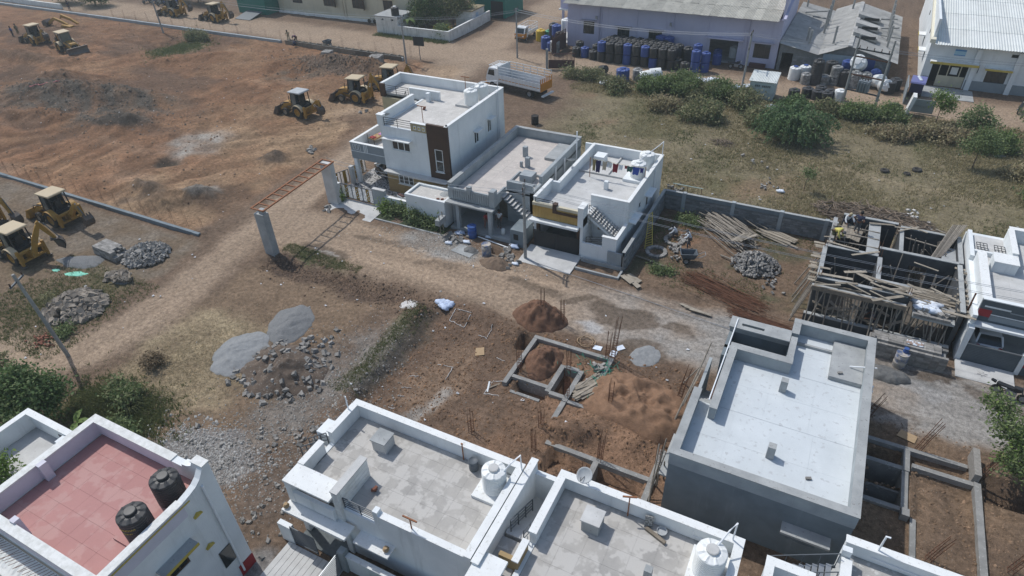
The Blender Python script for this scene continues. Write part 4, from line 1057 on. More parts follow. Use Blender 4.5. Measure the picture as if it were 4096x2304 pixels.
# small white house to its left
hl = thing('courtyard_house', 'low white house with parapet walls at left bottom edge', 'house', (-30,7,0))
wp('wall', MB().box(-33.2,-33,3,9.0,-.4,3.0).box(-33,-27.3,8.8,9.0,-.4,3.0).box(-27.5,-27.3,3,8.8,-.4,3.0), M['white'], hl)
wp('roof_slab', MB().box(-33,-27.5,3,8.8,2.7,2.9), M['concl'], hl)
wp('parapet', MB().box(-33.2,-32.95,3,9.0,3.002,3.95).box(-32.95,-29.7,8.75,9.0,3.002,3.95).box(-29.7,-27.3,8.0,8.25,2.9,3.85).box(-27.55,-27.3,3,8.0,3.002,3.85).box(-29.95,-29.7,8.25,8.75,2.9,3.9), M['white'], hl)
wp('coping', MB().box(-33.24,-32.91,3,9.04,3.952,4.0).box(-32.91,-29.66,8.71,9.04,3.952,4.0).box(-29.66,-27.26,7.96,8.29,3.852,3.9).box(-27.59,-27.26,3,7.96,3.852,3.9), M['whitecap'], hl)
wp('inner_wall', MB().box(-29.0,-28.8,3,7.6,2.9,3.7).box(-28.9,-28.6,5.3,5.6,2.9,3.9).box(-28.9,-28.6,6.8,7.1,2.9,3.9), M['white'], hl)
wp('grille', MB().box(-30.6,-30.3,8.72,8.749,3.2,3.6), M['black'], hl)
random.seed(11)
# ================================================================== unfinished house with open walls
uc = thing('unfinished_house', 'roofless house under construction with dark bare walls and timber props', 'house', (5.5,43,0))
def ucwall(x0,x1,y0,y1,z1,z0=-.3,holes=(),nm='wall'):
    mb = MB()
    if x1-x0 > y1-y0: mb.wall_x(y0,y1,x0,x1,z0,z1,holes)
    else: mb.wall_y(x0,x1,y0,y1,z0,z1,holes)
    o = wp(nm, mb, mat('shade_dark_block_wall',(.085,.088,.092),.95,(.055,.058,.062),2.5,bump=.5,bscale=20), uc)  # shade on the walls is mixed into this near-black block colour
    wp('wall_top', MB().box(x0-.015,x1+.015,y0-.015,y1+.015,z1+.002,z1+.06), M['conc'], uc)  # paler cap puts the light on the wall tops into colour
    return o
ucwall(2.35,5.9,47.75,47.98,3.05); ucwall(6.1,9.8,47.6,47.83,2.95)
ucwall(9.6,9.85,44.3,47.6,2.9); ucwall(6.08,6.3,44.35,47.7,2.9)
ucwall(4.9,9.55,44.0,44.24,3.0,holes=[(6.9,8.0,0,2.2)])
ucwall(1.55,4.85,43.0,43.22,2.95); ucwall(1.45,1.7,39.2,43.0,2.9,holes=[(40.5,41.6,.9,2.1)]); ucwall(4.85,5.1,39.9,43.0,2.9,holes=[(41,42,0,2.1)])
ucwall(1.75,2.0,43.25,47.9,2.6); ucwall(9.5,9.75,38.6,44.0,2.95)
ucwall(1.5,6.7,38.95,39.2,2.9,holes=[(2.6,4.4,.2,2.3),(5.1,6.4,0,2.2)]); ucwall(5.12,6.9,40.1,40.32,2.9); ucwall(6.68,6.9,39.22,40.1,2.9)
ucwall(1.3,9.6,38.05,38.3,.55)
wp('slab_strip', MB().box(4.1,4.85,43.3,47.7,2.75,2.9), M['conc'], uc)
wp('slab_corner', MB().box(8.7,9.55,44.3,46.6,2.5,2.65), M['conc'], uc)
wp('floor', MB().box(1.7,9.5,39.2,47.7,-.2,.12), mat('site_floor',(.10,.085,.07),.95,(.14,.12,.10),2), uc)
wp('form_board', MB().box(1.3,6.7,38.0,38.12,2.55,2.85), M['wood'], uc)
wp('form_board', MB().box(1.3,6.7,38.13,38.6,2.6,2.66), M['conc'], uc)
wp('form_board', MB().box(1.3,4.2,38.62,38.68,2.5,2.8), M['wood'], uc)
wp('brick_platform', MB().box(7.2,9.45,38.3,39.9,2.0,2.16), M['conc'], uc)
bk = MB().box(-.19,.19,-.09,.09,0,.18).mesh('brick', M['block'])
def ubrick(x,y,z,r=0): put('brick', bk, uc, Vector((x,y,z))-uc.location, (0,0,r))
for i in range(30): ubrick(random.uniform(7.4,9.3), random.uniform(38.5,39.6), 2.17+.18*(i>22), random.uniform(0,3))
for i in range(14):
    for k in range(1+(i%3)): ubrick(1.88+random.uniform(-.03,.03), 43.6+i*.2, 2.67+.18*k, R(90)+random.uniform(-.1,.1))
for i in range(5): ubrick(7.4+.4*i, 38.35, 2.17, 0)
bd = MB().box(-.5,.5,-.11,.11,0,.03).mesh('board', M['woodl'])
def board(parent, x, y, z, L, rz, ry=0, m=bd, w=1):
    off = Vector((0,0,0)); p = parent
    while p is not None: off += p.location; p = p.parent
    return put('board', m, parent, Vector((x,y,z))-off, (0,ry,rz), (L,w,1))
pl = MB().tube([(0,0,0),(0,0,1)],[.045,.036],7).mesh('prop_pole', M['pole'])
def pole_between(parent, a, b, me_=pl, nm='prop_pole', sc=1.0):
    a = Vector(a); b = Vector(b); d = b-a
    o = put(nm, me_, parent)
    o.rotation_euler = d.to_track_quat('Z','Y').to_euler(); o.scale = (sc,sc,d.length)
    off = Vector((0,0,0)); p = parent
    while p is not None: off += p.location; p = p.parent
    o.location = a-off
    return o
for i in range(26):
    x = 1.4+i*.21; pole_between(uc,(x+random.uniform(-.5,.5),random.uniform(37.2,38.6),0),(x+random.uniform(-.1,.1),38.25,2.58))
for i in range(16):
    x = 6.9+i*.16; pole_between(uc,(x+random.uniform(-.6,.6),random.uniform(37.6,39.2),0),(x,38.5+random.uniform(0,1),2.0))
for i in range(26):
    x = random.uniform(2,9.2); y = random.choice([40.6,41.4,42.2,45.2,46.2,46.9]); pole_between(uc,(x,y,.1),(x+random.uniform(-.7,.7),y+random.uniform(-.5,.5),2.9))
for i in range(8):
    pole_between(uc,(8.0+.1*i,44.6+.1*i,2.6),(9.1+.12*i,48.0+.05*i,3.7),sc=1.15)
for i in range(26): board(uc, random.uniform(1.6,9.4), random.choice([38.4,39.1,40.2,43.1,44.1,47.7])+random.uniform(-.25,.25), 3.0+random.uniform(-.05,.08), random.uniform(.6,2.2), random.gauss(0,.35), random.gauss(0,.05), w=random.uniform(.5,1.1))
for i in range(24): x = random.uniform(1.6,9.4); y = random.uniform(39.4,47.4); pole_between(uc,(x,y,.1+random.random()),(x+random.uniform(-1.6,1.6),y+random.uniform(-.8,.8),random.uniform(2.2,3.3)),sc=random.uniform(.8,1.1))
for y in (44.4,45.6,46.6): pole_between(uc,(1.9,y,2.72),(4.8,y-.3,2.95),sc=1.2)
for i in range(9): pole_between(uc,(.4+random.uniform(-.4,.3),37.6+i*.55,0),(1.5,38.6+i*.5,2.8))
pole_between(uc,(6.3,47.0,2.6),(9.3,46.2,2.7),sc=1.4)
for i in range(7): board(uc, 2.45+.19*i, 46.3-.1*i, 2.75, 1.9, R(86)+random.uniform(-.06,.06))
for i in range(12): board(uc, 8.2+random.uniform(-.4,.5), 39.9+i*.1, 2.1+.03*i, 2.4, random.uniform(-.1,.1))
for i in range(6): board(uc, random.uniform(5.2,7.2), 40.0+random.uniform(-.8,.6), 2.95, random.uniform(1,2), random.uniform(-.5,.5))
for i in range(12): board(uc, random.uniform(2,6.5), random.uniform(38.5,39.0), random.uniform(.2,1.7), random.uniform(.8,1.8), random.uniform(-.6,.6), random.uniform(-.5,.5))
for i in range(16): board(uc, 1.2+random.uniform(-.05,.2), 39.3+i*.32, 2.5+random.uniform(-.2,.2), .7, random.uniform(-.2,.2))
for i in range(14): board(uc, 9.75+random.uniform(-.1,.1), 38.6+i*.4, 2.7+random.uniform(-.3,.2), .6, random.uniform(-.2,.2))
for (x,y) in ((1.6,42.9),(4.95,43.1),(4.95,41.0),(1.6,39.1),(6.75,39.2),(4.9,44.1)):
    for dx in (-.08,.08):
        for dy in (-.08,.08): wp('starter_rod', MB().tube([(x+dx,y+dy,2.8),(x+dx+random.uniform(-.03,.03),y+dy,3.5)],.012,4), M['rust'], uc)

# long stack of cement bricks before it
bs = thing('brick_stack', 'long neat stack of grey cement bricks before the unfinished house', 'bricks', (5.4,36.3,0))
bme = MB().box(-.2,.2,-.1,.1,0,.15).mesh('brick', M['block'])
for k in range(8):
    for i in range(10):
        for j in range(5):
            if 1 <= j < 4 and k < 7: continue
            if k == 7 and (i > 8 or j == 0): continue
            if k == 6 and i == 0 and j > 2: continue
            if j == 0 and k < 7 or k >= 6 or j == 4 and k > 4:
                put('brick', bme, bs, (.2+i*.405+random.uniform(-.012,.012), j*.205+random.uniform(-.01,.01), k*.153), (0,0,random.uniform(-.03,.03)))
MB().box(.05,3.95,.1,.9,-.1,.9).build('brick_core', M['blockd'], bs)
for i in range(7):
    for k in range(3): put('brick', bme, bs, (-.05+random.uniform(-.02,.02), .15+.12*i, .95+k*.153-.09*i), (0,0,R(90)))
wsk = tag(MB().prism([(-.45,-.18),(.45,-.2),(.47,.2),(-.42,.22)],0,.05,'z').build('striped_sack', mat('striped_sack_cloth',(.60,.66,.72),.85,(.30,.22,.18),5,lo=.5,hi=.55), None, loc=(7.6,36.75,1.24)), 'striped woven sack lying flat on the cement brick stack', 'sack')

# ================================================================== white house at the right edge
wr = thing('striped_house', 'white house with red and grey striped front at right edge', 'house', (12,42,0))
wp('wall', MB().box(10.05,10.3,38.3,48.4,-.3,3.2).box(10.3,17,48.1,48.4,-.3,3.2).wall_x(42.6,42.8,10.3,17,-.3,2.7,[(11.5,12.6,0,2.1)]).box(10.05,10.35,37.9,38.25,-.3,2.5), M['white'], wr)
wp('roof_slab', MB().box(10.3,17,38.9,48.1,3.0,3.2), M['concl'], wr)
tiles(wr,10.95,16.9,39.2,48.0,3.202,5,6,M['concl'],gap=.006)
wp('parapet', MB().box(10.3,10.75,38.95,44.5,3.202,4.0).box(12.3,17,48.05,48.4,3.202,4.1).box(12.2,12.5,44.8,48.05,3.202,4.1).box(10.1,12.2,45.4,45.6,3.0,3.5).box(10.05,10.3,44.6,48.1,3.2,3.55).box(11.2,12.5,43.6,44.8,3.202,3.95), M['white'], wr)
wp('coping', MB().box(10.27,10.78,38.95,44.53,4.002,4.05).box(12.27,17,48.02,48.43,4.102,4.15).box(12.17,12.53,44.8,48.02,4.102,4.15).box(11.17,12.53,43.57,44.8,3.952,4.0), M['whitecap'], wr)
mb = MB()
for x0 in (10.5,11.5):
    for k in range(4): mb.bar((x0+.2*k,45.7,3.5),(x0+.2*k,46.6,3.5),.03)
    for k in range(4): mb.bar((x0,45.7+.3*k,3.5),(x0+.6,45.7+.3*k,3.5),.03)
wp('skylight_grille', mb, M['black'], wr)
wp('front_band', MB().box(10.3,17,38.75,38.95,2.6,4.1), M['slate'], wr)
wp('front_band_top', MB().box(10.28,17,38.7,39.0,4.102,4.16), M['white'], wr)
for (a,b,c,d,m) in ((10.3,10.95,2.95,3.45,'redp'),(10.95,17,2.75,3.1,'greyp'),(10.95,17,3.14,3.2,'white'),(10.5,11.8,3.62,3.72,'white'),(11.8,17,3.5,3.58,'greyp')):
    wp('stripe', MB().box(a,b,38.73,38.749,c,d), M[m], wr)
wp('porch_canopy', MB().box(10.0,17,38.2,38.72,2.45,2.6), M['white'], wr)
wp('porch_floor', MB().box(10.3,17,38.3,42.6,-.3,.1), M['conc'], wr)
wp('lamp_arm', MB().tube([(12.6,39.6,3.2),(12.55,39.5,3.6),(12.7,39.3,3.75)],.025,6).box(12.62,12.85,39.18,39.32,3.72,3.78), M['steel'], wr)
wp('right_pier', MB().box(13.1,13.35,37.85,38.1,-.3,1.5), M['white'], wr)
wp('red_panel', MB().box(13.36,17,37.9,38.05,.6,1.1), M['redp'], wr)
wp('slate_wall', MB().box(13.36,17,37.92,38.06,-.3,.6), M['slate'], wr)
wp('drain_pipe', MB().tube([(10.0,39.5,3.9),(10.0,39.5,.1)],.05,7), M['rust'], wr)
g = thing('slate_gate', 'dark grey corrugated sliding gate before the white hatchback', 'gate', (11.7,37.95,0))
for i in range(11): wp('gate_slat', MB().box(10.38,13.08,37.9,37.94,.08+i*.118,.185+i*.118), M['slate'], g)
wp('gate_rail', MB().box(10.36,13.1,37.88,37.96,1.385,1.44), M['steel'], g)
rp = thing('driveway_ramp', 'concrete ramp with chalk flower before the dark corrugated gate', 'ramp', (11.6,37,0))
wp('ramp_slab', MB().prism([(37.85,-.2),(37.85,.14),(36.3,.03),(36.3,-.2)],10.1,13.1,'x'), M['concl'], rp)
mb = MB()
for k in range(6):
    a = k*PI/3; mb.tube([(11.5+.08*math.cos(a),37.0+.08*math.sin(a),.087+.005),(11.5+.3*math.cos(a+.3),37.0+.22*math.sin(a+.3),.09+.015*math.sin(a+.3)+.004),(11.5+.08*math.cos(a+1.05),37.0+.08*math.sin(a+1.05),.092)],.012,4)
wp('chalk_flower', mb, M['lime'], rp)

# ================================================================== plinth beams of new foundations
M['beam'] = mat('plinth_concrete', (.29,.285,.27), .9, (.20,.198,.19), 1.6, speck=(.36,.355,.34), speck_scale=6, speck_t=.6, bump=.35)
def beams(name, label, lst, m='beam', loc=None):
    x, y = lst[0][0], lst[0][2]
    t = thing(name, label, 'foundation', (x,y,0))
    for (a,b,c,d,z0,z1) in lst:
        wp('plinth_beam', MB().box(a,b,c,d,z0,z1), M[m], t)
    return t
fa = beams('foundation', 'new concrete plinth beams with open tank pit beside the red soil heap', [
 (-13.95,-8.55,28.72,29.0,-.8,.26),(-13.95,-13.67,24.3,28.715,-1,.24),(-8.83,-8.55,27.3,28.715,-.6,.26),(-13.66,-11.25,24.95,25.2,-1,.22),
 (-11.35,-11.05,24.75,27.2,-.45,.2),(-10.13,-9.83,24.45,27.2,-.45,.2),(-11.04,-10.14,27.02,27.3,-.45,.2),(-11.04,-10.14,24.6,24.88,-.45,.2),(-9.82,-8.2,24.45,24.68,-.4,.16),
 (-10.15,-9.85,22.9,24.44,-.4,.15),(-13.3,-11.36,23.9,24.1,-.9,.05),(-8.53,-7.9,27.3,27.5,-.4,.2)])
beams('foundation', 'old plinth beams around sunken pit behind the cement roof terrace', [
 (-9.7,-3.6,21.15,21.42,-1.1,.2),(-6.9,-6.6,17.6,21.145,-1.1,.2),(-3.95,-3.65,17.6,23.4,-1.1,.22)])
fr_ = beams('foundation', 'plinth beams and two deep pits on the lot right of the cement house', [
 (5.7,10.4,28.85,29.1,-.5,.2),(7.5,7.8,27.4,28.84,-.9,.2),(5.5,7.5,27.42,27.68,-2.7,.15),(7.46,7.76,24.9,27.4,-2.7,.15),(5.5,7.45,26.12,26.32,-2.7,-.2),(5.5,7.45,24.8,25.05,-2.7,.1),
 (7.9,10.6,27.75,28.02,-.4,.22),(10.6,10.9,17,28.0,-1,.3),(7.9,8.15,21.5,24.6,-.3,.05),(7.45,7.8,24.4,24.85,-.6,.35)])
wp('stub_wall', MB().box(10.5,10.8,28.05,29.9,-.5,.75), M['block'], fr_)
MB_b = None
def rebar_column(x, y, h, label, lean=(0,0), n=4, s=.11, z0=-.3, group='rebar column cages'):
    t = thing('rebar_cage', label, 'rebar', (x,y,0), random.uniform(-.2,.2), group)
    for i in range(n):
        dx, dy = ((-s,-s),(s,-s),(s,s),(-s,s))[i]
        MB().tube([(dx,dy,z0),(dx+lean[0]*.5,dy+lean[1]*.5,h*.5),(dx+lean[0]*1.0+random.uniform(-.04,.04),dy+lean[1]+random.uniform(-.04,.04),h+random.uniform(-.2,.15))],.016,5).build('rod', M['rust'], t)
    ti = MB(); z = .15
    while z < h*.62:
        f = z/h
        c = [(dx*1.12+lean[0]*f, dy*1.12+lean[1]*f, z) for dx,dy in ((-s,-s),(s,-s),(s,s),(-s,s))]
        for a,b in zip(c, c[1:]+c[:1]): ti.bar(a,b,.016)
        z += .2
    ti.build('stirrups', M['rust'], t)
for (x,y,h,l,ln) in ((-14.3,30.9,2.6,'rebar cage standing in the dark red soil heap',(0,0)),(-12.9,31.0,2.2,'rebar cage at the right foot of the red soil heap',(0,0)),
  (-13.5,25.8,2.3,'rebar cage at left corner of the new plinth beams',(-.1,.1)),(-10.8,27.1,1.6,'short rebar cage at far end of the tank pit',(0,0)),(-10.0,24.9,2.2,'rebar cage with close ties at near end of the tank pit',(0,0)),
  (-9.0,28.9,2.4,'rebar cage on the far right beam corner',(.1,0)),(-8.7,29.1,3.4,'tallest rebar cage beside the street beam corner',(.25,0)),(-7.4,25.0,2.5,'rebar cage before the orange soil heap',(.05,0)),
  (-10.3,22.0,1.9,'rebar cage left of the crossed beams in orange soil',(0,0)),(-6.65,21.4,2.3,'rebar cage on the junction of the old beams',(.1,0)),(-10.1,20.6,1.7,'rebar cage behind the white stairwell wall',(0,0)),
  (-13.8,20.3,1.6,'rebar cage standing alone behind the terrace house parapet',(0,0)),(-4.1,27.6,2.6,'leaning rebar cage beside the bamboo ladder of the cement house',(.3,.1)),(-3.85,22.5,2.0,'rebar cage hugging the left wall of the cement house',(0,.1)),
  (5.6,30.6,1.6,'leaning rebar cage at the right wall of the cement house',(.5,.4)),(8.1,29.2,2.2,'rebar cage on the street beam of the right lot',(.6,.3)),(8.6,22.6,1.7,'rebar cage in the bare earth behind the corner house',(.5,.2)),
  (10.9,28.6,1.6,'rebar cage bundle beside the small brick stub wall',(.5,.2)),(-7.0,19.9,1.2,'short rebar cage inside the sunken pit',(0,0)),(11.8,23.5,1.9,'leaning rebar cage at the far right lot edge',(.6,.3))):
    rebar_column(x,y,h,l,ln)

# ================================================================== entrance portal over the dirt road
pt = thing('entrance_portal', 'unfinished entrance arch with two concrete pillars and rusty ladder truss', 'gateway', (-37.6,33.8,0))
wp('pillar', MB().box(-38.45,-37.35,37.75,38.25,-.4,4.0), M['concl'], pt)
wp('pillar', MB().box(-37.75,-36.85,29.25,29.85,-.4,3.65), M['conc'], pt)
wp('pillar_stub', MB().box(-37.35,-36.95,29.4,29.75,3.652,4.0), M['conc'], pt)
for x in (-38.5,-37.3): wp('truss_chord', MB().bar((x+(.55 if 0 else 0),38.25,4.06),(x+.62,29.25,4.06),.12,.1), M['rustbar'], pt)
for i in range(12):
    y = 38.2-i*.81; xo = .62*(38.25-y)/9.0
    wp('truss_rung', MB().bar((-38.5+xo,y,4.06),(-37.3+xo,y,4.06),.1,.08), M['rustbar'], pt)

# ================================================================== low site kerb walls
def low_wall(label, x0, x1, y, z1, th, seg, m='conc'):
    t = thing('site_kerb', label, 'kerb', (x0,y,0))
    x = x0
    while x < x1:
        L = min(seg, x1-x)
        wp('kerb_length', MB().box(x,x+L-.012,y-th/2+random.uniform(-.01,.01),y+th/2,-.35,z1+random.uniform(-.015,.015)), M[m], t)
        x += L
    return t
low_wall('long low concrete beam across the red site behind two backhoes', -74, -44.7, 28.9, .3, .27, 2.6, 'plasterd')
low_wall('low concrete beam along the upper road at left', -155, -78.2, 74.6, .4, .35, 3.0, 'plaster')
t = thing('plank_formwork', 'plank formwork with cross ties for a new beam along the upper road', 'formwork', (-67,74,0))
for k in range(8):
    x = -77+k*2.7; y = 74.5-.05*k
    for dy in (-.28,.28): wp('form_plank', MB().obox((x+1.33,y+dy,.3),(2.66,.05,.62),(0,0,-.015)), M['wood'], t)
    for j in range(2): wp('cross_tie', MB().obox((x+.6+1.3*j,y,.66),(.08,.95,.07),(0,0,random.uniform(-.15,.15))), M['woodl'], t)
    wp('concrete_fill', MB().box(x,x+2.68,y-.25,y+.25,-.2,.45), M['conc'], t)
for (x,y,s_,l) in ((-66.3,71.3,1.3,'left of two grey brick cubes below the plank formwork'),(-58.4,71.9,1.7,'right larger grey brick cube near the plank formwork end')):
    t = thing('brick_cube', l, 'bricks', (x,y,0), .2)
    for a in range(4):
        for b in range(4):
            for k in range(4):
                if k < 3 and 0 < a < 3 and 0 < b < 3: continue
                MB().box(a*s_/4-s_/2,(a+1)*s_/4-.02-s_/2,b*s_/4-s_/2,(b+1)*s_/4-.02-s_/2,k*.25,k*.25+.235).build('brick', M['block'], t)
mb_rods = []
rt = thing('starter_bars', 'row of thin rusty starter bars along the low beam behind two backhoes', 'rebar', (-60,29.9,0))
for i in range(16):
    x = -73+i*1.85
    for k in range(3): wp('rod', MB().tube([(x+.12*k,29.6+.1*(k%2),-.1),(x+.12*k-.1,29.7,random.uniform(.9,1.5))],.009,4), M['rust'], rt)
rt = thing('starter_bars', 'row of thin starter bars along the upper road beam', 'rebar', (-90,75.4,0))
for i in range(22):
    x = -118+i*3.0
    for k in range(3): wp('rod', MB().tube([(x+.15*k,75.3,-.1),(x+.15*k-.05,75.4,random.uniform(1.3,2.0))],.011,4), M['rust'], rt)

# ================================================================== lavender warehouse
def corrugated(L, W, pitch, amp, m, name='roof_sheet'):
    """sheet in local xy: waves across x (width W), length L along y; lies at z=0"""
    n = max(4, int(W/pitch)*6)
    vs = []; fs = []
    for j in (0, 1):
        for th in (0, .02):
            for i in range(n+1):
                x = W*i/n
                vs.append((x, j*L, amp*math.sin(2*PI*x/pitch)-th))
    q = n+1
    for i in range(n):
        fs += [(i, i+1, 2*q+i+1, 2*q+i), (q+i+1, q+i, 3*q+i, 3*q+i+1), (i+1, i, q+i, q+i+1), (2*q+i, 2*q+i+1, 3*q+i+1, 3*q+i)]
    return MB().add(vs, fs).mesh(name, m)
lw = thing('lavender_warehouse', 'long lavender warehouse with corrugated cement roof behind rows of plastic tanks', 'warehouse', (-23,96,0))
wins = [(-34.6,-33.0,1.9,3.6),(-29.6,-27.9,1.7,3.2),(-25.2,-23.4,1.7,3.2),(-11.4,-9.4,1.1,2.9)]
wp('wall', MB().wall_x(88.8,89.05,-37,-8.5,-.3,5.9,[(a,b,c,d) for a,b,c,d in wins]+[(-17.0,-13.4,-.3,3.0)]).box(-37,-36.75,89.05,104,-.3,8.3).box(-8.75,-8.5,89.05,104,-.3,8.3), M['lav'], lw)
wp('interior_floor', MB().box(-36.7,-8.8,89.1,104,-.2,.05), M['conc'], lw)
for (a,b,c,d) in wins:
    window_x(lw,a,b,c,d,88.8,3,M['black'],sill=False)
    wp('sunshade', MB().box(a-.3,b+.3,88.2,88.8,d+.12,d+.22), mat('lavender_shade',(.40,.37,.42),.9), lw)
wp('door_shade', MB().box(-17.4,-12.8,88.0,88.8,3.12,3.24), M['lav'], lw)
wp('door_shutter', MB().box(-17.0,-13.4,88.95,89.0,2.75,3.0), M['steeld'], lw)
wp('added_back_wall', MB().box(-36.75,-8.75,103.7,104,-.3,8.6), M['lav'], lw)  # unseen wall added to stop light entering from the back
for x in (-32.0,-27.0,-22.0,-17.5,-12.9): wp('wall_rib', MB().box(x,x+.12,88.72,88.8,-.3,5.8), M['lav'], lw)
for x in (-32.2,-12.3): wp('drain_pipe', MB().tube([(x,88.68,5.6),(x,88.68,.2)],.06,6), mat('lavender_pipe',(.33,.32,.43),.6), lw)
for x in (-32.5,-22.2): wp('wall_lamp', MB().tube([(x,88.75,3.9),(x,88.3,4.2)],.03,5).box(x-.12,x+.12,88.05,88.35,4.15,4.5), M['steel'], lw)
wp('step_bench', MB().box(-11.6,-9.6,88.2,88.78,-.1,.5), M['oxide'], lw)
wp('gable_coping', MB().prism([(87.9,6.0),(104,9.0),(104,9.25),(87.9,6.25)],-8.5,-8.2,'x'), M['lav'], lw)
sh = corrugated(3.3,1.06,.177,.035,M['corr'])
slope = math.atan2(3.0,16.0)
for r_ in range(5):
    for i in range(27):
        y = 87.6+r_*3.1; o = put('roof_sheet', sh, lw, Vector((-37.3+i*1.05, y, 6.02+(y-87.9)*3/16+.02*((i+r_)%2)+.03*r_))-lw.location, (slope,0,0))
wp('roof_truss', MB().box(-36.9,-8.6,89.1,89.3,5.7,5.9), M['steel'], lw)
# purple porch block at its left end
lp = thing('lavender_annexe', 'small lavender porch block at left end of the warehouse', 'building', (-39,97,0))
wp('upper_wall', MB().box(-41.0,-37.1,95.5,101,3.2,4.6), M['lav'], lp)
wp('upper_slab', MB().box(-41.2,-37.05,95.3,101,3.0,3.19), M['whiteold'], lp)
wp('name_plate', MB().box(-38.0,-37.3,95.46,95.499,3.5,4.2), M['white'], lp)
for x in (-40.8,-39.4): wp('column', MB().box(x,x+.3,95.6,95.9,-.3,3.0), M['lav'], lp)
wp('plinth', MB().box(-41.2,-37.1,89.5,101,-.3,.12), M['concl'], lp)

# ================================================================== old brick shed with zigzag roof
sd = thing('brick_shed', 'grey block shed with zigzag cement sheet roof and skylight vents', 'shed', (-2,98,0))
bw = mat('shed_block_wall',(.20,.205,.205),.95,(.14,.145,.145),3,bump=.6,bscale=9)
prof = [(-8.3,-.3),(4.3,-.3),(4.3,2.5),(-.55,3.7),(-3.75,2.4),(-8.3,3.3)]
wp('front_wall', MB().wall_x(88.5,88.75,-8.3,4.3,-.3,2.4,[(-7.9,-6.6,-.3,2.2)]).prism([(-8.3,2.4),(-3.75,2.4),(-8.3,3.3)],88.5,88.75,'y').prism([(-3.75,2.4),(4.3,2.4),(-.55,3.7)],88.5,88.75,'y'), bw, sd)
bme2 = MB().box(0,.42,0,.06,0,.2).mesh('block', M['blockd'])
for k in range(12):
    for i in range(25):
        x = -6.5+(.23 if k%2 else 0)+i*.45
        if x+.42 > 4.2: continue
        top = 3.7-(abs(x+.55))*.36 if x > -3.75 else 2.4
        if k*.225+.2 < min(top-.2,3.2): put('block', bme2, sd, Vector((x,88.45,k*.225))-sd.location)
wp('side_wall', MB().box(4.1,4.3,88.75,110,-.3,2.4).box(-8.3,-8.1,88.75,110,-.3,3.2), bw, sd)
wp('blue_door', MB().box(1.0,2.6,88.4,88.449,1.0,2.6), M['tblue'], sd)
wp('blue_sheet', MB().box(-3.2,.4,88.38,88.42,1.6,2.6), mat('faded_blue_sheet',(.25,.33,.40),.8,(.35,.40,.42),2), sd)
sg = corrugated(3.0,1.06,.177,.02,M['corrg'])
def sheet_slope(xa, za, xb, zb, y0, y1, label_n='roof_sheet'):
    L = math.hypot(xb-xa, zb-za); n = max(1, math.ceil(L/2.9)); ang = math.atan2(zb-za, xb-xa)
    y = y0
    while y < y1:
        for k in range(n):
            f = k/n
            o = put('roof_sheet', sg, sd, Vector((xa+(xb-xa)*f, y+1.06, za+(zb-za)*f+.02*(k%2)+.01))-sd.location)
            o.rotation_euler = (Matrix.Rotation(-ang,3,'Y')@Matrix.Rotation(R(-90),3,'Z')).to_euler()
            o.scale = (1, L/n/2.95, 1)
        y += 1.05
sheet_slope(-8.4,3.4,-3.75,2.45,88.0,110)
sheet_slope(-3.75,2.5,-.55,3.8,88.0,111)
sheet_slope(-.55,3.82,4.9,2.35,88.0,109)
rc = MB()
for k in range(18): rc.obox((-.55,88.6+k*1.25,3.88),(.5,1.2,.06),(0,random.uniform(-.1,.1),0))
wp('ridge_cap', rc, M['corrg'], sd)
for y in (92.5,97,101.5):
    wp('roof_vent', MB().prism([(-.6,3.95),(2.2,3.25),(2.2,3.75),(-.6,4.35)],y,y+1.6,'y'), M['corrg'], sd)
    wp('vent_gap_shade', MB().box(.2,2.0,y-.06,y-.01,3.6,3.95), M['void_shade'], sd)  # dark strip painted for the shade below the vent
pm = MB().tube([(0,0,0),(0,0,1)],.13,8).mesh('vent_stack', M['poleg'])
for (x,y,z,h) in ((-5.6,92,2.8,1.7),(-5.2,91,2.7,1.8),(-2.5,91.5,2.9,2.2),(-4.1,97.5,2.5,3.0),(-4.1,100,2.5,3.0),(-4.1,102,2.5,3.2),(-4.1,104,2.5,3.0),(-1.6,108,3.4,2.4),(3.5,93,2.7,2.6),(3.4,95.5,2.7,2.6),(3.4,98,2.7,2.6),(3.4,100.5,2.7,2.6),(3.4,103,2.7,2.8),(3.4,105.5,2.7,2.8),(-7.6,108,3.2,2.2)):
    put('vent_stack', pm, sd, Vector((x,y,z))-sd.location, None, (1,1,h))
for (x,y,z,L_,a) in ((-7.4,104,3.3,3.0,.4),(-6.2,103,3.1,2.6,-.5),(2.4,99.5,3.15,2.2,.3),(2.6,96.5,3.1,2.4,-.4),(1.8,103,3.4,2.4,.2),(-2.3,90.6,3.1,2.0,.2)):
    o = put('fallen_pipe', pm, sd, Vector((x,y,z+.1))-sd.location, (0,R(88),a), (.8,.8,L_))

# ================================================================== white factory, top right
wf = thing('white_factory', 'white factory building with pale corrugated roof and yellow trimmed shades', 'factory', (14,98,0))
wp('wall', MB().wall_x(89,89.25,7.9,30,-.3,4.8,[(8.5,12.1,-.3,2.75),(13.9,15.9,1.0,2.5),(15.6,17.4,4.0,4.35)]).wall_y(7.65,7.9,89,120,-.3,7.4,[(93,94,1.6,2.6),(100,101,1.6,2.6)]), M['white'], wf)
wp('grey_dado', MB().box(12.2,30,88.93,88.999,-.3,1.1).box(7.9,8.45,88.93,88.999,-.3,1.1), M['greyp'], wf)
for (a,b) in ((12.3,12.8),(16.2,16.7),(19.5,20)): wp('buttress', MB().box(a,b,88.7,88.92,-.3,4.6), M['white'], wf)
wp('porch_shade', MB().box(8.1,12.9,88.1,89,2.9,3.05), M['whitecap'], wf)
wp('porch_trim', MB().box(8.1,12.9,88.06,88.098,2.8,3.06), M['yellowp'], wf)
wp('window_shade', MB().box(13.6,16.2,88.4,89,2.62,2.74), M['whitecap'], wf)
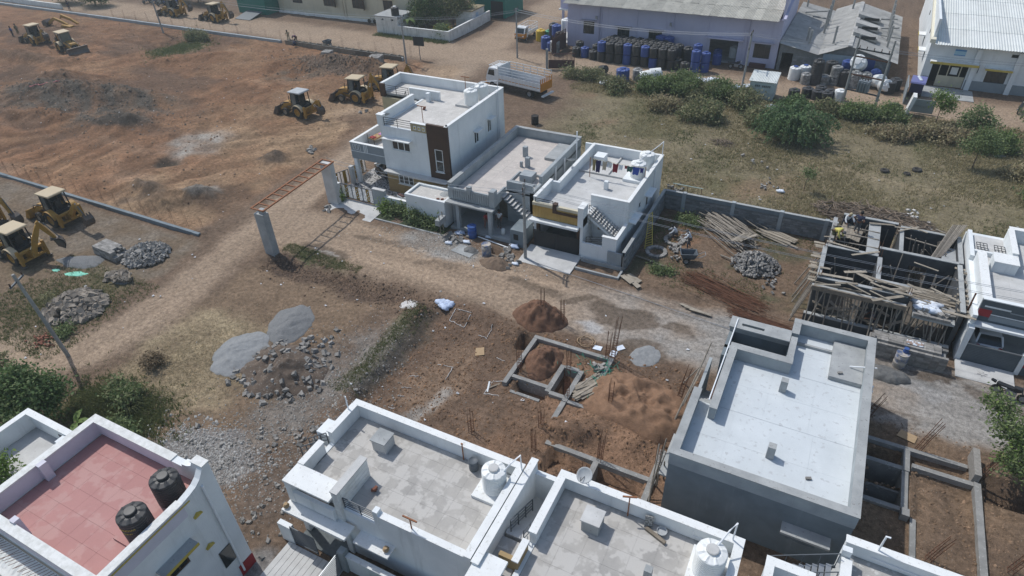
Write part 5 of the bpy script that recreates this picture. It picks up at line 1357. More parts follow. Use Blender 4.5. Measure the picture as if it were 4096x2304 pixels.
wp('window_trim', MB().box(13.6,16.2,88.36,88.398,2.54,2.75), M['yellowp'], wf)
for y in (92.7,99.7):
    wp('side_shade', MB().box(6.9,7.64,y,y+1.6,2.75,2.87), M['whitecap'], wf); wp('side_trim', MB().box(6.86,6.899,y,y+1.6,2.68,2.88), M['yellowp'], wf)
window_x(wf,13.9,15.9,1.0,2.5,89,3,M['black'],sill=False); window_x(wf,15.6,17.4,4.0,4.35,89,1,M['black'],sill=False)
dr = wp('partition_door', MB().box(9.3,12.05,89.3,89.36,-.1,1.25).box(9.3,9.4,89.28,89.38,1.25,2.7).box(10.2,10.3,89.28,89.38,1.25,2.7).box(11.4,11.5,89.28,89.38,1.25,2.7), M['cream'], wf)
wp('notice_sheet', MB().box(10.5,11.2,89.24,89.27,1.5,2.3), M['white'], dr)
wp('inner_wall', MB().box(8.0,13,91,91.2,-.1,4.5), M['void_shade'], wf)  # inner wall coloured dark to give the doorway its shade
wp('wall_sign', MB().box(10.2,11.3,88.95,88.99,3.7,4.35), mat('pale_blue_sign',(.35,.55,.68),.5), wf)
wp('sign_band', MB().box(10.2,11.3,88.935,88.949,4.2,4.35).box(10.2,11.3,88.935,88.949,3.7,3.78), mat('mid_blue_sign',(.05,.22,.50),.5), wf)
wp('lamp_arm', MB().tube([(13.0,88.9,2.9),(12.95,88.4,2.6),(12.9,88.2,2.2)],.04,6), M['steeld'], wf)
wp('gable_coping', MB().prism([(88.2,5.0),(121,8.2),(121,8.6),(88.2,5.4)],7.4,7.95,'x'), mat('cream_coping',(.66,.62,.50),.85), wf)
wp('forecourt', MB().box(7.9,13.2,85.0,88.9,-.3,.06), M['conc'], wf)
swf = corrugated(5.2,1.06,.265,.03,M['corrw'])
sl2 = math.atan2(3.2,32.8)
for r_ in range(6):
    for i in range(20):
        y = 87.9+r_*5.1; put('roof_sheet', swf, wf, Vector((7.96+i*1.05,y,5.0+(y-88.2)*3.2/32.8+.03*r_+.012*(i%2)))-wf.location, (sl2,0,0))
for yv in (95,104):
    for zv in (4.3,): wp('vent_block_shade', MB().box(7.6,7.649,yv,yv+.35,zv,zv+.5), M['void_shade'], wf)  # vent drawn as a dark plate, its shade in the colour
gt = thing('sheet_gate', 'grey sheet metal gate leaves with tilted white gate pillar at the factory lane', 'gate', (7,80,0))
wp('leaf', MB().box(6.25,6.33,81.7,86,.05,1.9), M['greyp'], gt)
lf = wp('leaf', MB().box(6.95,9.1,79.4,79.46,.1,1.5), mat('grey_green_sheet',(.28,.33,.33),.6), gt)
wp('rail', MB().box(6.95,9.1,79.36,79.395,.78,.84), M['steel'], lf)
wp('pillar', MB().prism([(6.4,-.2),(6.7,-.2),(7.1,2.2),(6.75,2.2)],77.8,79.2,'y'), M['whiteold'], gt)

# ================================================================== cream building, top left-centre
yb = thing('cream_building', 'long cream workshop with dark shuttered windows by the upper road', 'building', (-80,92,0))
ywin = [(-88.6,-86.4,1.8,3.9),(-81.7,-79.2,1.8,3.9),(-75.6,-73.4,1.9,3.9),(-69.3,-67.4,1.9,3.6)]
wp('wall', MB().wall_x(89.3,89.6,-92,-63,-.3,6.0,ywin).box(-63.3,-63,89.6,100,-.3,6).box(-92,-91.7,89.6,100,-.3,6), M['cream'], yb)
wp('roof_slab', MB().box(-92.3,-62.7,89.0,100,6.02,6.2), M['conc'], yb)
for (a,b,c,d) in ywin: window_x(yb,a,b,c,d,89.3,3,M['brown'],sill=False)
for (a,b) in ((-76.0,-73.0),(-69.8,-66.9)): wp('sunshade', MB().box(a,b,88.6,89.3,4.0,4.1), M['conc'], yb)
for x in (-91.2,-77.3,): wp('wall_rib', MB().box(x,x+.3,89.1,89.299,-.3,6), M['cream'], yb)
wp('drain_pipe', MB().tube([(-77.5,89.2,6),(-77.5,89.2,.2)],.07,6), mat('cream_pipe',(.45,.40,.30),.6), yb)
wp('plinth', MB().box(-92,-63,89.0,89.298,-.3,.35), M['whiteold'], yb)
for k in range(2):
    lf = wp('shutter_leaf', MB().obox((-79.0+k*6.0,89.0,2.8),(.06,.9,1.9),(0,0,.5)), M['brown'], yb)
tl = thing('green_shed', 'dark teal sheet shed behind the parked backhoe at top left', 'shed', (-96,88,0))
wp('wall_sheet', MB().box(-99,-92.5,86.5,86.7,-.3,4.5).box(-92.7,-92.5,86.7,96,-.3,4.5), M['teal'], tl)
wp('roof_sheet', MB().box(-99.2,-92.3,86.2,96,4.502,4.6), mat('pale_teal_roof',(.25,.42,.40),.6), tl)
wp('ramp', MB().obox((-94.5,84.3,.35),(3.4,3.2,.12),(.2,0,0)), M['steeld'], tl)
ts = thing('teal_shed', 'teal green sheet shed beyond the walled garden', 'shed', (-56,101,0))
wp('wall_sheet', MB().box(-58.5,-52.0,98.5,98.7,-.3,3.6).box(-52.2,-52.0,98.7,105,-.3,3.6), M['teal'], ts)
wp('doorway_shade', MB().box(-54.6,-52.4,98.44,98.49,-.1,2.6), M['void_shade'], ts)  # dark sheet on the wall, painted shade of a doorway
wp('roof_sheet', MB().prism([(98.0,3.9),(105,4.6),(105,4.7),(98.0,4.0)],-58.8,-51.7,'x'), mat('mint_roof_sheet',(.30,.55,.48),.6), ts)

# ================================================================== garden wall with outhouse
gw = thing('garden_wall', 'weathered white garden wall around trees at the road corner', 'wall', (-60,84,0))
wo = mat('mouldy_white_wall',(.66,.66,.63),.9,(.50,.50,.47),1.2,streak=(.20,.20,.185),sscale=1.6,bump=.2)
wp('wall_run', MB().box(-63.0,-54.0,84.0,84.22,-.3,1.45).box(-54.22,-54.0,84.22,97,-.3,1.45), wo, gw)
wp('wall_coping', MB().box(-63.0,-53.96,83.96,84.26,1.452,1.5).box(-54.26,-53.96,84.26,97,1.452,1.5), M['whiteold'], gw)
oh = thing('outhouse', 'mouldy white outhouse with black tank on its roof', 'outhouse', (-65,85.5,0))
wp('wall', MB().wall_x(84.1,84.3,-67.1,-63.05,-.3,2.6,[(-66.0,-65.6,2.1,2.35),(-64.2,-63.8,2.1,2.35)]).box(-67.1,-66.9,84.3,88,-.3,2.6).box(-63.25,-63.05,84.3,88,-.3,2.6), wo, oh)
wp('roof_slab', MB().box(-67.25,-62.9,83.95,88.1,2.602,2.75), M['conc'], oh)
wp('vent_shadow', MB().box(-66.9,-63.3,85.5,85.6,-.2,2.5), M['void_shade'], oh)
ho = thing('garden_hut', 'small white hut with leaf-strewn flat roof behind the garden wall', 'hut', (-56,93,0))
wp('wall', MB().box(-57.5,-54.5,92,92.2,-.3,2.4).box(-54.7,-54.5,92.2,96,-.3,2.4), wo, ho)
wp('roof_slab', MB().box(-57.7,-54.35,91.8,96,2.402,2.55), mat('leafy_roof',(.22,.18,.11),.95,(.30,.25,.16),4), ho)
wp('blue_window', MB().box(-54.49,-54.46,93.2,94,1.2,2.0), mat('pale_blue_door',(.35,.45,.55),.6), ho)
bw_ = low_wall('low boundary wall at the far left road edge', -165, -134, 76.5, .9, .3, 4.0, 'whiteold')

# ================================================================== little toilet hut in the bushes
hu = thing('tin_roof_hut', 'small pale green hut with corrugated tin roof among the bushes', 'hut', (-8.3,78,0))
wp('wall', MB().box(-9.6,-6.9,77.0,77.15,-.3,2.1).box(-9.6,-9.45,77.15,79.6,-.3,2.3).box(-7.05,-6.9,77.15,79.6,-.3,2.3), mat('pale_green_wall',(.50,.56,.54),.9,(.42,.47,.45),2), hu)
tr_ = corrugated(2.9,1.0,.167,.03,M['corrw'])
for i in range(3): put('roof_sheet', tr_, hu, Vector((-9.75+.99*i,76.8,2.2+.01*i))-hu.location, (R(7),0,0))
def text_mesh(txt, size, ext=.004):
    cu = bpy.data.curves.new('lettering','FONT'); cu.body = txt; cu.size = size; cu.extrude = ext; cu.align_x = 'CENTER'
    o = bpy.data.objects.new('tmp', cu); COL.objects.link(o)
    bpy.context.view_layer.update()
    me_ = bpy.data.meshes.new_from_object(o.evaluated_get(bpy.context.evaluated_depsgraph_get()))
    bpy.data.objects.remove(o); return me_
vb = MB()
for i in range(9):
    if i in (3,): continue
    a = -9.0+i*.19
    vb.box(a,a+.13,76.96,76.995,1.55,1.58).box(a,a+.13,76.96,76.995,1.72,1.75).box(a,a+.03,76.96,76.995,1.58,1.72).bar((a+.03,76.98,1.6),(a+.13,76.98,1.72),.03)
wp('vent_grille_shade', vb, M['void_shade'], hu)  # openings given as dark bars of painted shade

# sign board, steel yard gate
sg_ = thing('notice_board', 'black notice board on a thin post by the upper road corner', 'sign', (-53.4,75.4,0), .1)
MB().tube([(0,0,-.2),(0,0,2.4)],.05,6).build('post', M['steeld'], sg_)
MB().box(-.8,.8,-.06,.06,1.9,3.1).build('board', M['black'], sg_)
yg = thing('maroon_gate', 'maroon steel yard gate leaf standing before the tank rows', 'gate', (-33.6,78.8,0), .34)
MB().box(-1.7,1.7,-.03,.03,.1,1.2).build('lower_panel', M['oxide'], yg)
for i in range(20): MB().box(-1.66+i*.172,-1.58+i*.172,-.02,.02,1.2,2.0).build('gate_bar', M['oxide'], yg)
MB().box(-1.7,1.7,-.03,.03,2.0,2.07).build('top_rail', M['oxide'], yg)
MB().box(-2.05,-1.75,-.15,.15,-.2,2.6).build('gate_post', M['poleg'], yg)
yg = thing('maroon_gate', 'second maroon gate leaf set along the warehouse corner', 'gate', (-36.9,85.6,0), R(84))
MB().box(-2.0,2.0,-.03,.03,.1,2.2).build('lower_panel', M['oxide'], yg)
for i in range(10): MB().box(-1.9+i*.4,-1.82+i*.4,-.05,.05,2.2,2.7).build('gate_bar', M['oxide'], yg)
random.seed(21)
ORD = ['first','second','third','fourth','fifth','sixth','seventh','eighth','ninth']
# ================================================================== backhoe loaders
def tyre_parts(parent, x, y, z, r, w, rimm):
    sgn = 1 if y > 0 else -1
    n = 28; vs = []; fs = []
    prof = [(r*.60,-w/2),(r*.92,-w/2),(r,-w*.32),(r,w*.32),(r*.92,w/2),(r*.60,w/2)]
    key = ('tyre', r, w)
    if key not in CACHE:
        mb = MB()
        for i,(rr,yy) in enumerate(prof):
            for k in range(n):
                t = 2*PI*k/n; lug = 1.0 if (k % 2 == 0 or i in (0,5)) else .955
                vs.append((rr*lug*math.cos(t), yy, rr*lug*math.sin(t)))
        for i in range(len(prof)-1):
            for k in range(n):
                k2 = (k+1) % n; fs.append((i*n+k,(i+1)*n+k,(i+1)*n+k2,i*n+k2))
        CACHE[key] = mb.add(vs, fs).mesh('tyre', M['rubber'])
        CACHE[('rim',r,w,rimm.name)] = MB().lathe([(r*.61,-w*.40),(r*.61,w*.40),(r*.5,w*.38),(r*.42,w*.15),(r*.18,w*.15),(r*.16,w*.3),(r*.05,w*.3)],20,axis='y').mesh('rim', rimm)
    if ('rim',r,w,rimm.name) not in CACHE:
        CACHE[('rim',r,w,rimm.name)] = MB().lathe([(r*.61,-w*.40),(r*.61,w*.40),(r*.5,w*.38),(r*.42,w*.15),(r*.18,w*.15),(r*.16,w*.3),(r*.05,w*.3)],20,axis='y').mesh('rim', rimm)
    wh = put('wheel', CACHE[key], parent, (x,y,z), (0,random.uniform(0,1),0 if sgn > 0 else PI))
    put('rim', CACHE[('rim',r,w,rimm.name)], wh)
    return wh
CACHE = {}
def cm(key, fn):
    if key not in CACHE: CACHE[key] = fn()
    return CACHE[key]
JT = text_mesh('JCB', .34)
JT.materials.append(M['white'])
def backhoe(label, loc, rz, elbow=(-3.35,1.95), tip=(-3.55,.55), swing=0, roof='mroof', curl=0.5, loader_up=0, text=True, dozer=False, arm=True, all_yellow=False):
    t = thing('backhoe_loader', label, 'backhoe', loc, rz, 'yellow backhoe loaders')
    Y = M['yellow']
    put('chassis', cm('chassis', lambda: MB().prism([(-1.5,.55),(1.75,.5),(1.95,.65),(1.95,.95),(.6,1.05),(-1.5,1.05)],-.36,.36,'y').mesh('chassis',Y)), t)
    put('hood', cm('hood', lambda: MB().prism([(.5,.98),(2.02,.9),(2.1,1.25),(1.95,1.42),(.5,1.62)],-.43,.43,'y').mesh('hood',Y)), t)
    put('grille', cm('grille', lambda: MB().box(2.0,2.13,-.34,.34,.72,1.22).mesh('grille',M['black'])), t)
    put('exhaust', cm('exh', lambda: MB().tube([(1.15,.28,1.5),(1.15,.28,2.05),(1.08,.28,2.15)],.045,7).mesh('exhaust',M['black'])), t)
    put('axle', cm('axle', lambda: MB().tube([(-.62,-.9,.72),(-.62,.9,.72)],.14,8).tube([(1.45,-.8,.45),(1.45,.8,.45)],.1,8).box(-1.3,1.2,-.2,.2,.4,.56).mesh('axle',M['black'])), t)
    def cab():
        mb = MB().box(-1.0,.52,-.68,.68,.95,1.3)
        for (x0,x1) in ((.5,.3),(-.35,-.38),(-1.05,-.98)):
            for y in (-.7,.7): mb.bar((x0,y,1.3),(x1,y*.97,2.76),.08)
        for y in (-.68,.68): mb.bar((.3,y,2.72),(-.98,y,2.72),.07); mb.bar((.5,y,1.3),(-1.05,y,1.3),.07)
        for x in (.3,-.98): mb.bar((x,-.68,2.72),(x,.68,2.72),.07)
        return mb.mesh('cab_frame', M['black'])
    cb = put('cab', cm('cab', cab), t)
    put('windscreen', cm('ws', lambda: MB().add([(.52,-.64,1.32),(.52,.64,1.32),(.33,.62,2.68),(.33,-.62,2.68),(.5,-.64,1.32),(.5,.64,1.32),(.31,.62,2.68),(.31,-.62,2.68)],[(0,1,2,3),(7,6,5,4),(0,4,5,1),(1,5,6,2),(2,6,7,3),(3,7,4,0)]).mesh('windscreen',M['cabglass'])), cb)
    for s in (-1,1):
        put('door_pane', cm(('dp',s), lambda: MB().box(-.3,.34,s*.69-.008,s*.69+.008,1.36,2.66).mesh('door_pane', mat('dusty_cab_glass',(.14,.16,.16),.25,(.08,.09,.09),3,spec=.6))), cb)
    put('seat', cm('seat', lambda: MB().box(-.65,-.2,-.25,.25,1.3,1.62).box(-.75,-.6,-.25,.25,1.5,2.2).mesh('seat',M['black'])), t)
    put('steering', cm('steer', lambda: MB().bar((.3,0,1.3),(.12,0,1.75),.07).lathe([(.19,-.012),(.2,.0),(.19,.012)],12,(.1,0,1.78)).mesh('steering',M['black'])), t)
    rm = M[roof]
    rf = put('cab_roof', cm(('roof',roof), lambda: MB().prism([(-1.22,2.76),(.55,2.76),(.66,2.82),(.6,2.9),(-1.15,2.95),(-1.25,2.86)],-.82,.82,'y').mesh('cab_roof',rm)), t)
    soften(rf, .06, 2)
    for s in (-1,1):
        def fender():
            mb = MB(); pts = []
            for k in range(9):
                a = R(25)+R(140)*k/8; pts.append((-.62+.86*math.cos(a), .72+.86*math.sin(a)))
            inner = [(p[0]*1+(-.62-p[0])*.06, p[1]+(.72-p[1])*.06) for p in pts]
            return mb.prism(pts+inner[::-1], s*.72, s*1.22, 'y').mesh('fender', M['mroof'] if not all_yellow else Y)
        put('fender', cm(('fender',s,all_yellow), fender), t)
        tyre_parts(t, -.62, s*.95, .74, .74, .44, Y)
        tyre_parts(t, 1.45, s*.88, .46, .46, .32, mat('dusty_rim',(.30,.25,.19),.8))
        put('loader_arm', cm(('larm',s), lambda: MB().prism([(-.15,1.35),(-.05,1.6),(.9,1.55),(1.9,1.15),(2.6,.62),(2.55,.4),(1.75,.85),(.85,1.3)],s*.62-.07,s*.62+.07,'y').mesh('loader_arm',Y)), t)
        put('lift_ram', cm(('lram',s), lambda: MB().tube([(.2,s*.5,.9),(1.6,s*.55,1.05)],.05,7).tube([(.9,s*.62,1.6),(2.2,s*.62,1.3),(2.55,s*.6,.9)],.04,6).mesh('lift_ram',M['black'])), t)
        st = put('stabiliser', cm(('stab',s), lambda: MB().box(-1.82,-1.58,s*1.0-.09,s*1.0+.09,.22,1.5).mesh('stabiliser',Y)), t)
        put('foot_pad', cm(('pad',s), lambda: MB().box(-1.95,-1.45,s*1.0-.17,s*1.0+.17,.1,.2).mesh('foot_pad',M['bucket'])), st)
    bm = M['bucket'] if not all_yellow else Y
    if dozer:
        put('dozer_blade', cm('blade', lambda: MB().prism([(2.75,.05),(2.95,0),(2.82,.35),(2.82,.7),(3.0,1.02),(2.9,1.05),(2.7,.7),(2.7,.35)],-1.5,1.5,'y').mesh('dozer_blade',mat('grey_blade',(.17,.145,.125),.6,(.11,.10,.095),3,metal=.3))), t)
    else:
        lb = put('loader_bucket', cm(('lb',all_yellow), lambda: MB().prism([(3.35,.06),(2.7,.06),(2.48,.25),(2.42,.6),(2.5,1.02),(2.56,1.02),(2.49,.6),(2.55,.3),(2.74,.13),(3.35,.11)],-1.16,1.16,'y')
            .prism([(3.3,.08),(2.7,.08),(2.48,.25),(2.44,.6),(2.52,1.02),(2.7,1.0)],-1.16,-1.12,'y').prism([(3.3,.08),(2.7,.08),(2.48,.25),(2.44,.6),(2.52,1.02),(2.7,1.0)],1.12,1.16,'y').mesh('loader_bucket',bm)), t)
    put('rear_frame', cm('rframe', lambda: MB().box(-1.78,-1.5,-1.1,1.1,.45,.62).box(-1.78,-1.5,-1.1,1.1,1.12,1.28).box(-1.75,-1.55,-.9,-.75,.62,1.12).box(-1.75,-1.55,.75,.9,.62,1.12).prism([(-1.5,.5),(-2.1,.6),(-2.1,1.15),(-1.5,1.2)],-.22,.22,'y').mesh('rear_frame',Y)), t)
    if arm:
        base = Vector((-1.95,0,.85))
        def place(name, me_, a, b, L):
            d = Vector(b)-Vector(a); th = math.atan2(d.z, -d.x); o = put(name, me_, t, a)
            o.rotation_euler = (0, PI+th, 0); o.scale = (d.length/L, 1, 1); return o
        cs, sn = math.cos(swing), math.sin(swing)
        boomme = cm('boom', lambda: MB().prism([(0,-.12),(0,.14),(1.2,.05),(2.3,-.02),(2.5,-.12),(2.45,-.3),(2.3,-.34),(1.2,-.38),(.5,-.3)],-.13,.13,'y').mesh('boom',Y))
        dipme = cm('dipper', lambda: MB().prism([(-.35,-.1),(-.3,.14),(.2,.2),(1.0,.12),(1.8,.07),(1.8,-.07),(.2,-.14)],-.11,.11,'y').mesh('dipper',Y))
        buck = cm('hoe', lambda: MB().prism([(-.18,.1),(.12,.16),(.42,.05),(.6,-.2),(.55,-.52),(.48,-.5),(.5,-.22),(.36,-.02),(.12,.08),(-.18,.02)],-.33,.33,'y').prism([(-.18,.06),(.12,.12),(.42,.03),(.58,-.2),(.5,-.5),(.05,-.3)],-.33,-.29,'y').prism([(-.18,.06),(.12,.12),(.42,.03),(.58,-.2),(.5,-.5),(.05,-.3)],.29,.33,'y')
            .box(.47,.56,-.31,-.23,-.66,-.5).box(.47,.56,-.1,-.02,-.66,-.5).box(.47,.56,.1,.18,-.66,-.5).box(.47,.56,.23,.31,-.66,-.5).mesh('hoe_bucket',M['bucket']))
        e = Vector((elbow[0],0,elbow[1])); tp = Vector((tip[0],0,tip[1]))
        rot = Matrix.Rotation(swing,3,'Z')
        def sw(p): return base+rot@(p-base)
        def place2(name, me_, a, b, L):
            d = b-a; th = math.atan2(d.z, -d.x); o = put(name, me_, t, sw(a))
            o.rotation_euler = (0, PI+th, swing); o.scale = (d.length/L,1,1); return o
        bo = place2('boom', boomme, base, e, 2.42)
        place2('dipper', dipme, e, tp, 1.8)
        hb_ = put('hoe_bucket', buck, t, sw(tp)); hb_.rotation_euler = (0, PI+.35+curl, swing); hb_.scale = (1.2,1.05,1.2)
        mid = base.lerp(e,.45)+Vector((.05,0,.38)); r1 = MB().tube([base+Vector((.1,0,.45)), e+Vector((-.05,0,.28))],.045,7).mesh('boom_ram', M['chrome'])
        o = put('boom_ram', r1, t); 
        if swing: o.location = base-rot@base; o.rotation_euler = (0,0,swing)
        r2 = MB().tube([e+Vector((-.25,0,.12)), tp.lerp(e,.15)+Vector((-.22,0,.12))],.04,7).mesh('dipper_ram', M['steeld'])
        o = put('dipper_ram', r2, t)
        if swing: o.location = base-rot@base; o.rotation_euler = (0,0,swing)
        if text:
            for s in (1,-1):
                o = put('lettering', JT, bo, (1.35,s*.14,-.22 if s < 0 else .02), (R(-90),0,PI) if s > 0 else (R(-90),PI,PI))
    return t
backhoe('backhoe loader with grey cab roof parked left of the white balcony', (-55.2,53.15,0), R(178), (-3.15,2.0), (-3.35,.75), 0, 'mgrey', .9)
backhoe('backhoe loader with raised lettered boom just behind the grey roofed one', (-52.0,59.3,0), R(186), (-2.75,3.1), (-4.1,.85), 0, 'mroof', .4)
backhoe('backhoe loader half hidden behind the white two-storey house', (-50.6,64.2,0), R(186), (-3.0,2.9), (-3.9,.9), 0, 'mroof', .4)
backhoe('plain yellow backhoe loader with bucket resting beside the low beam', (-58.3,25.8,0), R(180), (-3.5,2.2), (-4.5,.85), R(-4), 'mroof', .2, text=False, all_yellow=True)
backhoe('backhoe loader cut by the left edge nearest the stone pile', (-55.5,20.7,0), R(180), (-3.2,3.0), (-4.0,.95), R(62), 'mroof', 1.0, text=False)
backhoe('backhoe loader almost out of frame showing only its dark bucket arm', (-64.4,22.4,0), R(186), (-4.3,3.0), (-4.9,.9), R(4), 'mroof', .5, text=False)
backhoe('backhoe loader left of the dozer blade one on the red site', (-116.0,60.3,0), R(178), (-2.7,2.2), (-3.2,1.0), 0, 'mroof', .6, text=False)
backhoe('backhoe loader with wide dozer blade facing right on the red site', (-106.6,59.4,0), R(-8), (-2.5,2.0), (-2.7,.95), 0, 'mroof', .8, dozer=True, text=False)
backhoe('backhoe loader at far left of two on the upper road', (-108.6,80.6,0), R(182), (-2.8,3.1), (-4.2,1.2), 0, 'mroof', .3)
backhoe('backhoe loader beside the teal shed on the upper road', (-98.4,80.6,0), R(176), (-2.9,3.0), (-4.2,1.0), 0, 'mroof', .3)
# detached digging arms lying on the ground
da = thing('spare_boom', 'detached digging arms and bucket lying behind the red site backhoes', 'digger arm', (-122,69,0), .15)
MB().prism([(-3,.2),(-2.8,.6),(-1,1.5),(.6,1.0),(1.6,.5),(1.4,.3),(.2,.7),(-1,1.1),(-2.4,.3)],-.9,-.6,'y').build('boom', M['yellow'], da)
MB().prism([(-1.2,.9),(-.6,1.7),(1.2,1.2),(2.6,.4),(2.4,.2),(1.0,.8),(-.5,1.2)],.3,.6,'y').build('dipper', M['yellow'], da)
MB().prism([(-3.6,.1),(-2.7,.1),(-2.5,.7),(-2.9,1.1),(-3.6,.8)],-1.3,-.1,'y').build('hoe_bucket', M['bucket'], da)
MB().prism([(.6,0),(2.6,.1),(2.6,.3),(.8,.5)],-1.4,-.5,'y').build('loader_arm', M['yellow'], da)

# ================================================================== trucks
def truck(label, loc, rz):
    t = thing('lorry', label, 'truck', loc, rz)
    W = M['twhite']
    MB().prism([(2.2,.75),(4.0,.75),(4.1,1.2),(3.95,1.75),(3.6,2.55),(2.25,2.6)],-1.05,1.05,'y').build('cab', W, t)
    MB().add([(4.0,-.95,1.78),(4.0,.95,1.78),(3.66,.92,2.48),(3.66,-.92,2.48)],[(0,1,2,3)]).build('windscreen', M['glass'], t)
    for s in (-1,1): MB().prism([(2.75,1.7),(3.8,1.7),(3.55,2.35),(2.75,2.4)],s*1.052-.004,s*1.052+.004,'y').build('side_window', M['glass'], t)
    MB().box(3.95,4.18,-1.08,1.08,.55,.85).build('bumper', M['torange'], t)
    MB().box(-4.1,3.9,-.4,.4,.55,.8).build('chassis', M['black'], t)
    MB().box(-4.2,2.05,-1.15,1.15,1.0,1.1).build('deck', M['steel'], t)
    for s in (-1,1):
        sd_ = MB().box(-4.2,2.05,s*1.15-.03,s*1.15+.03,1.1,2.0).build('side_panel', W, t)
        MB().box(-4.2,2.05,s*1.19-.004,s*1.19+.004,1.42,1.5).build('orange_stripe', M['torange'], sd_)
        for i in range(13): MB().box(-4.18+i*.515,-4.1+i*.515,s*1.2-.02,s*1.2+.02,1.1,2.0).build('stake', W, sd_)
        cg = MB()
        for z in (2.3,2.62,2.95): cg.bar((-4.2,s*1.15,z),(2.05,s*1.15,z),.05)
        for i in range(7): cg.bar((-4.18+i*1.03,s*1.15,2.0),(-4.18+i*1.03,s*1.15,2.95),.05)
        cg.build('cage_rail', W, t)
    MB().box(2.0,2.08,-1.15,1.15,1.1,2.95).build('headboard', W, t)
    tg = MB().box(-4.26,-4.2,-1.15,1.15,1.0,1.95).build('tailgate', M['torange'], t)
    for i in range(7): MB().box(-4.28,-4.2,-1.1+i*.36,-1.0+i*.36,1.95,2.5).build('tail_bar', M['torange'], tg)
    cr = MB()
    for s in (-1,1): cr.bar((2.2,s*.95,2.95),(3.6,s*.95,2.85),.045); cr.bar((2.3,s*.95,2.6),(2.3,s*.95,2.95),.04); cr.bar((3.5,s*.95,2.55),(3.5,s*.95,2.85),.04)
    for i in range(5): cr.bar((2.2+i*.35,-.95,2.93-i*.02),(2.2+i*.35,.95,2.93-i*.02),.04)
    cr.build('roof_rack', W, t)
    for x,ws in ((3.1,(-.95,.95)),(-2.5,(-.95,-.65,.65,.95))):
        for y in ws: tyre_parts(t, x, y, .47, .47, .27, M['steel'])
    MB().lathe([(.3,-.3),(.32,0),(.3,.3)],12,(0,-.85,.8),'x').build('fuel_tank', M['steeld'], t)
    MB().box(-4.6,-4.3,-1.1,1.1,.45,.6).build('rear_bumper', W, t)
truck('white cage-sided lorry with orange tailgate behind the white house', (-35.3,69.4,0), R(169))
def tempo(label, loc, rz):
    t = thing('pickup_truck', label, 'truck', loc, rz)
    MB().prism([(1.0,.5),(2.1,.45),(2.2,.9),(2.15,1.15),(1.75,1.95),(.95,2.0)],-.78,.78,'y').build('cab', M['twhite'], t)
    MB().prism([(1.4,.48),(2.12,.43),(2.23,.9),(2.18,1.16),(1.4,1.16)],-.79,.79,'y').build('lower_cab', M['torange'], t)
    MB().add([(2.14,-.68,1.2),(2.14,.68,1.2),(1.82,.64,1.84),(1.82,-.64,1.84)],[(0,1,2,3)]).build('windscreen', M['glass'], t)
    for s in (-1,1):
        MB().prism([(1.1,1.2),(1.95,1.2),(1.7,1.8),(1.1,1.82)],s*.795-.003,s*.795+.003,'y').build('side_window', M['glass'], t)
        MB().box(2.2,2.25,s*.6-.12,s*.6+.12,.75,.9).build('headlamp', M['twht'], t)
        c = MB()
        for z in (1.25,1.6,1.95): c.bar((-2.1,s*.8,z),(.9,s*.8,z),.045)
        for i in range(5): c.bar((-2.1+i*.75,s*.8,.85),(-2.1+i*.75,s*.8,1.95),.045)
        c.build('cage_rail', M['twhite'], t)
        MB().box(-2.1,.9,s*.8-.02,s*.8+.02,.85,1.2).build('side_panel', M['twhite'], t)
        for x in (1.5,-1.3): tyre_parts(t, x, s*.68, .3, .3, .2, M['steel'])
    MB().box(-2.1,.9,-.8,.8,.72,.82).build('deck', M['steel'], t)
    MB().box(2.2,2.26,-.4,.4,.62,.72).build('grille', M['steel'], t)
    MB().box(2.18,2.27,-.78,.78,.36,.5).build('bumper', M['black'], t)
    c = MB()
    for z in (1.25,1.95): c.bar((.92,-.8,z),(.92,.8,z),.045); c.bar((-2.12,-.8,z),(-2.12,.8,z),.045)
    c.bar((.9,-.8,1.95),(1.7,-.7,2.1),.04).bar((.9,.8,1.95),(1.7,.7,2.1),.04).bar((1.7,-.7,2.1),(1.7,.7,2.1),.04)
    c.build('rack', M['twhite'], t)
tempo('small orange and white pickup with open cage at the lane corner', (-44.1,90.0,0), R(-92))

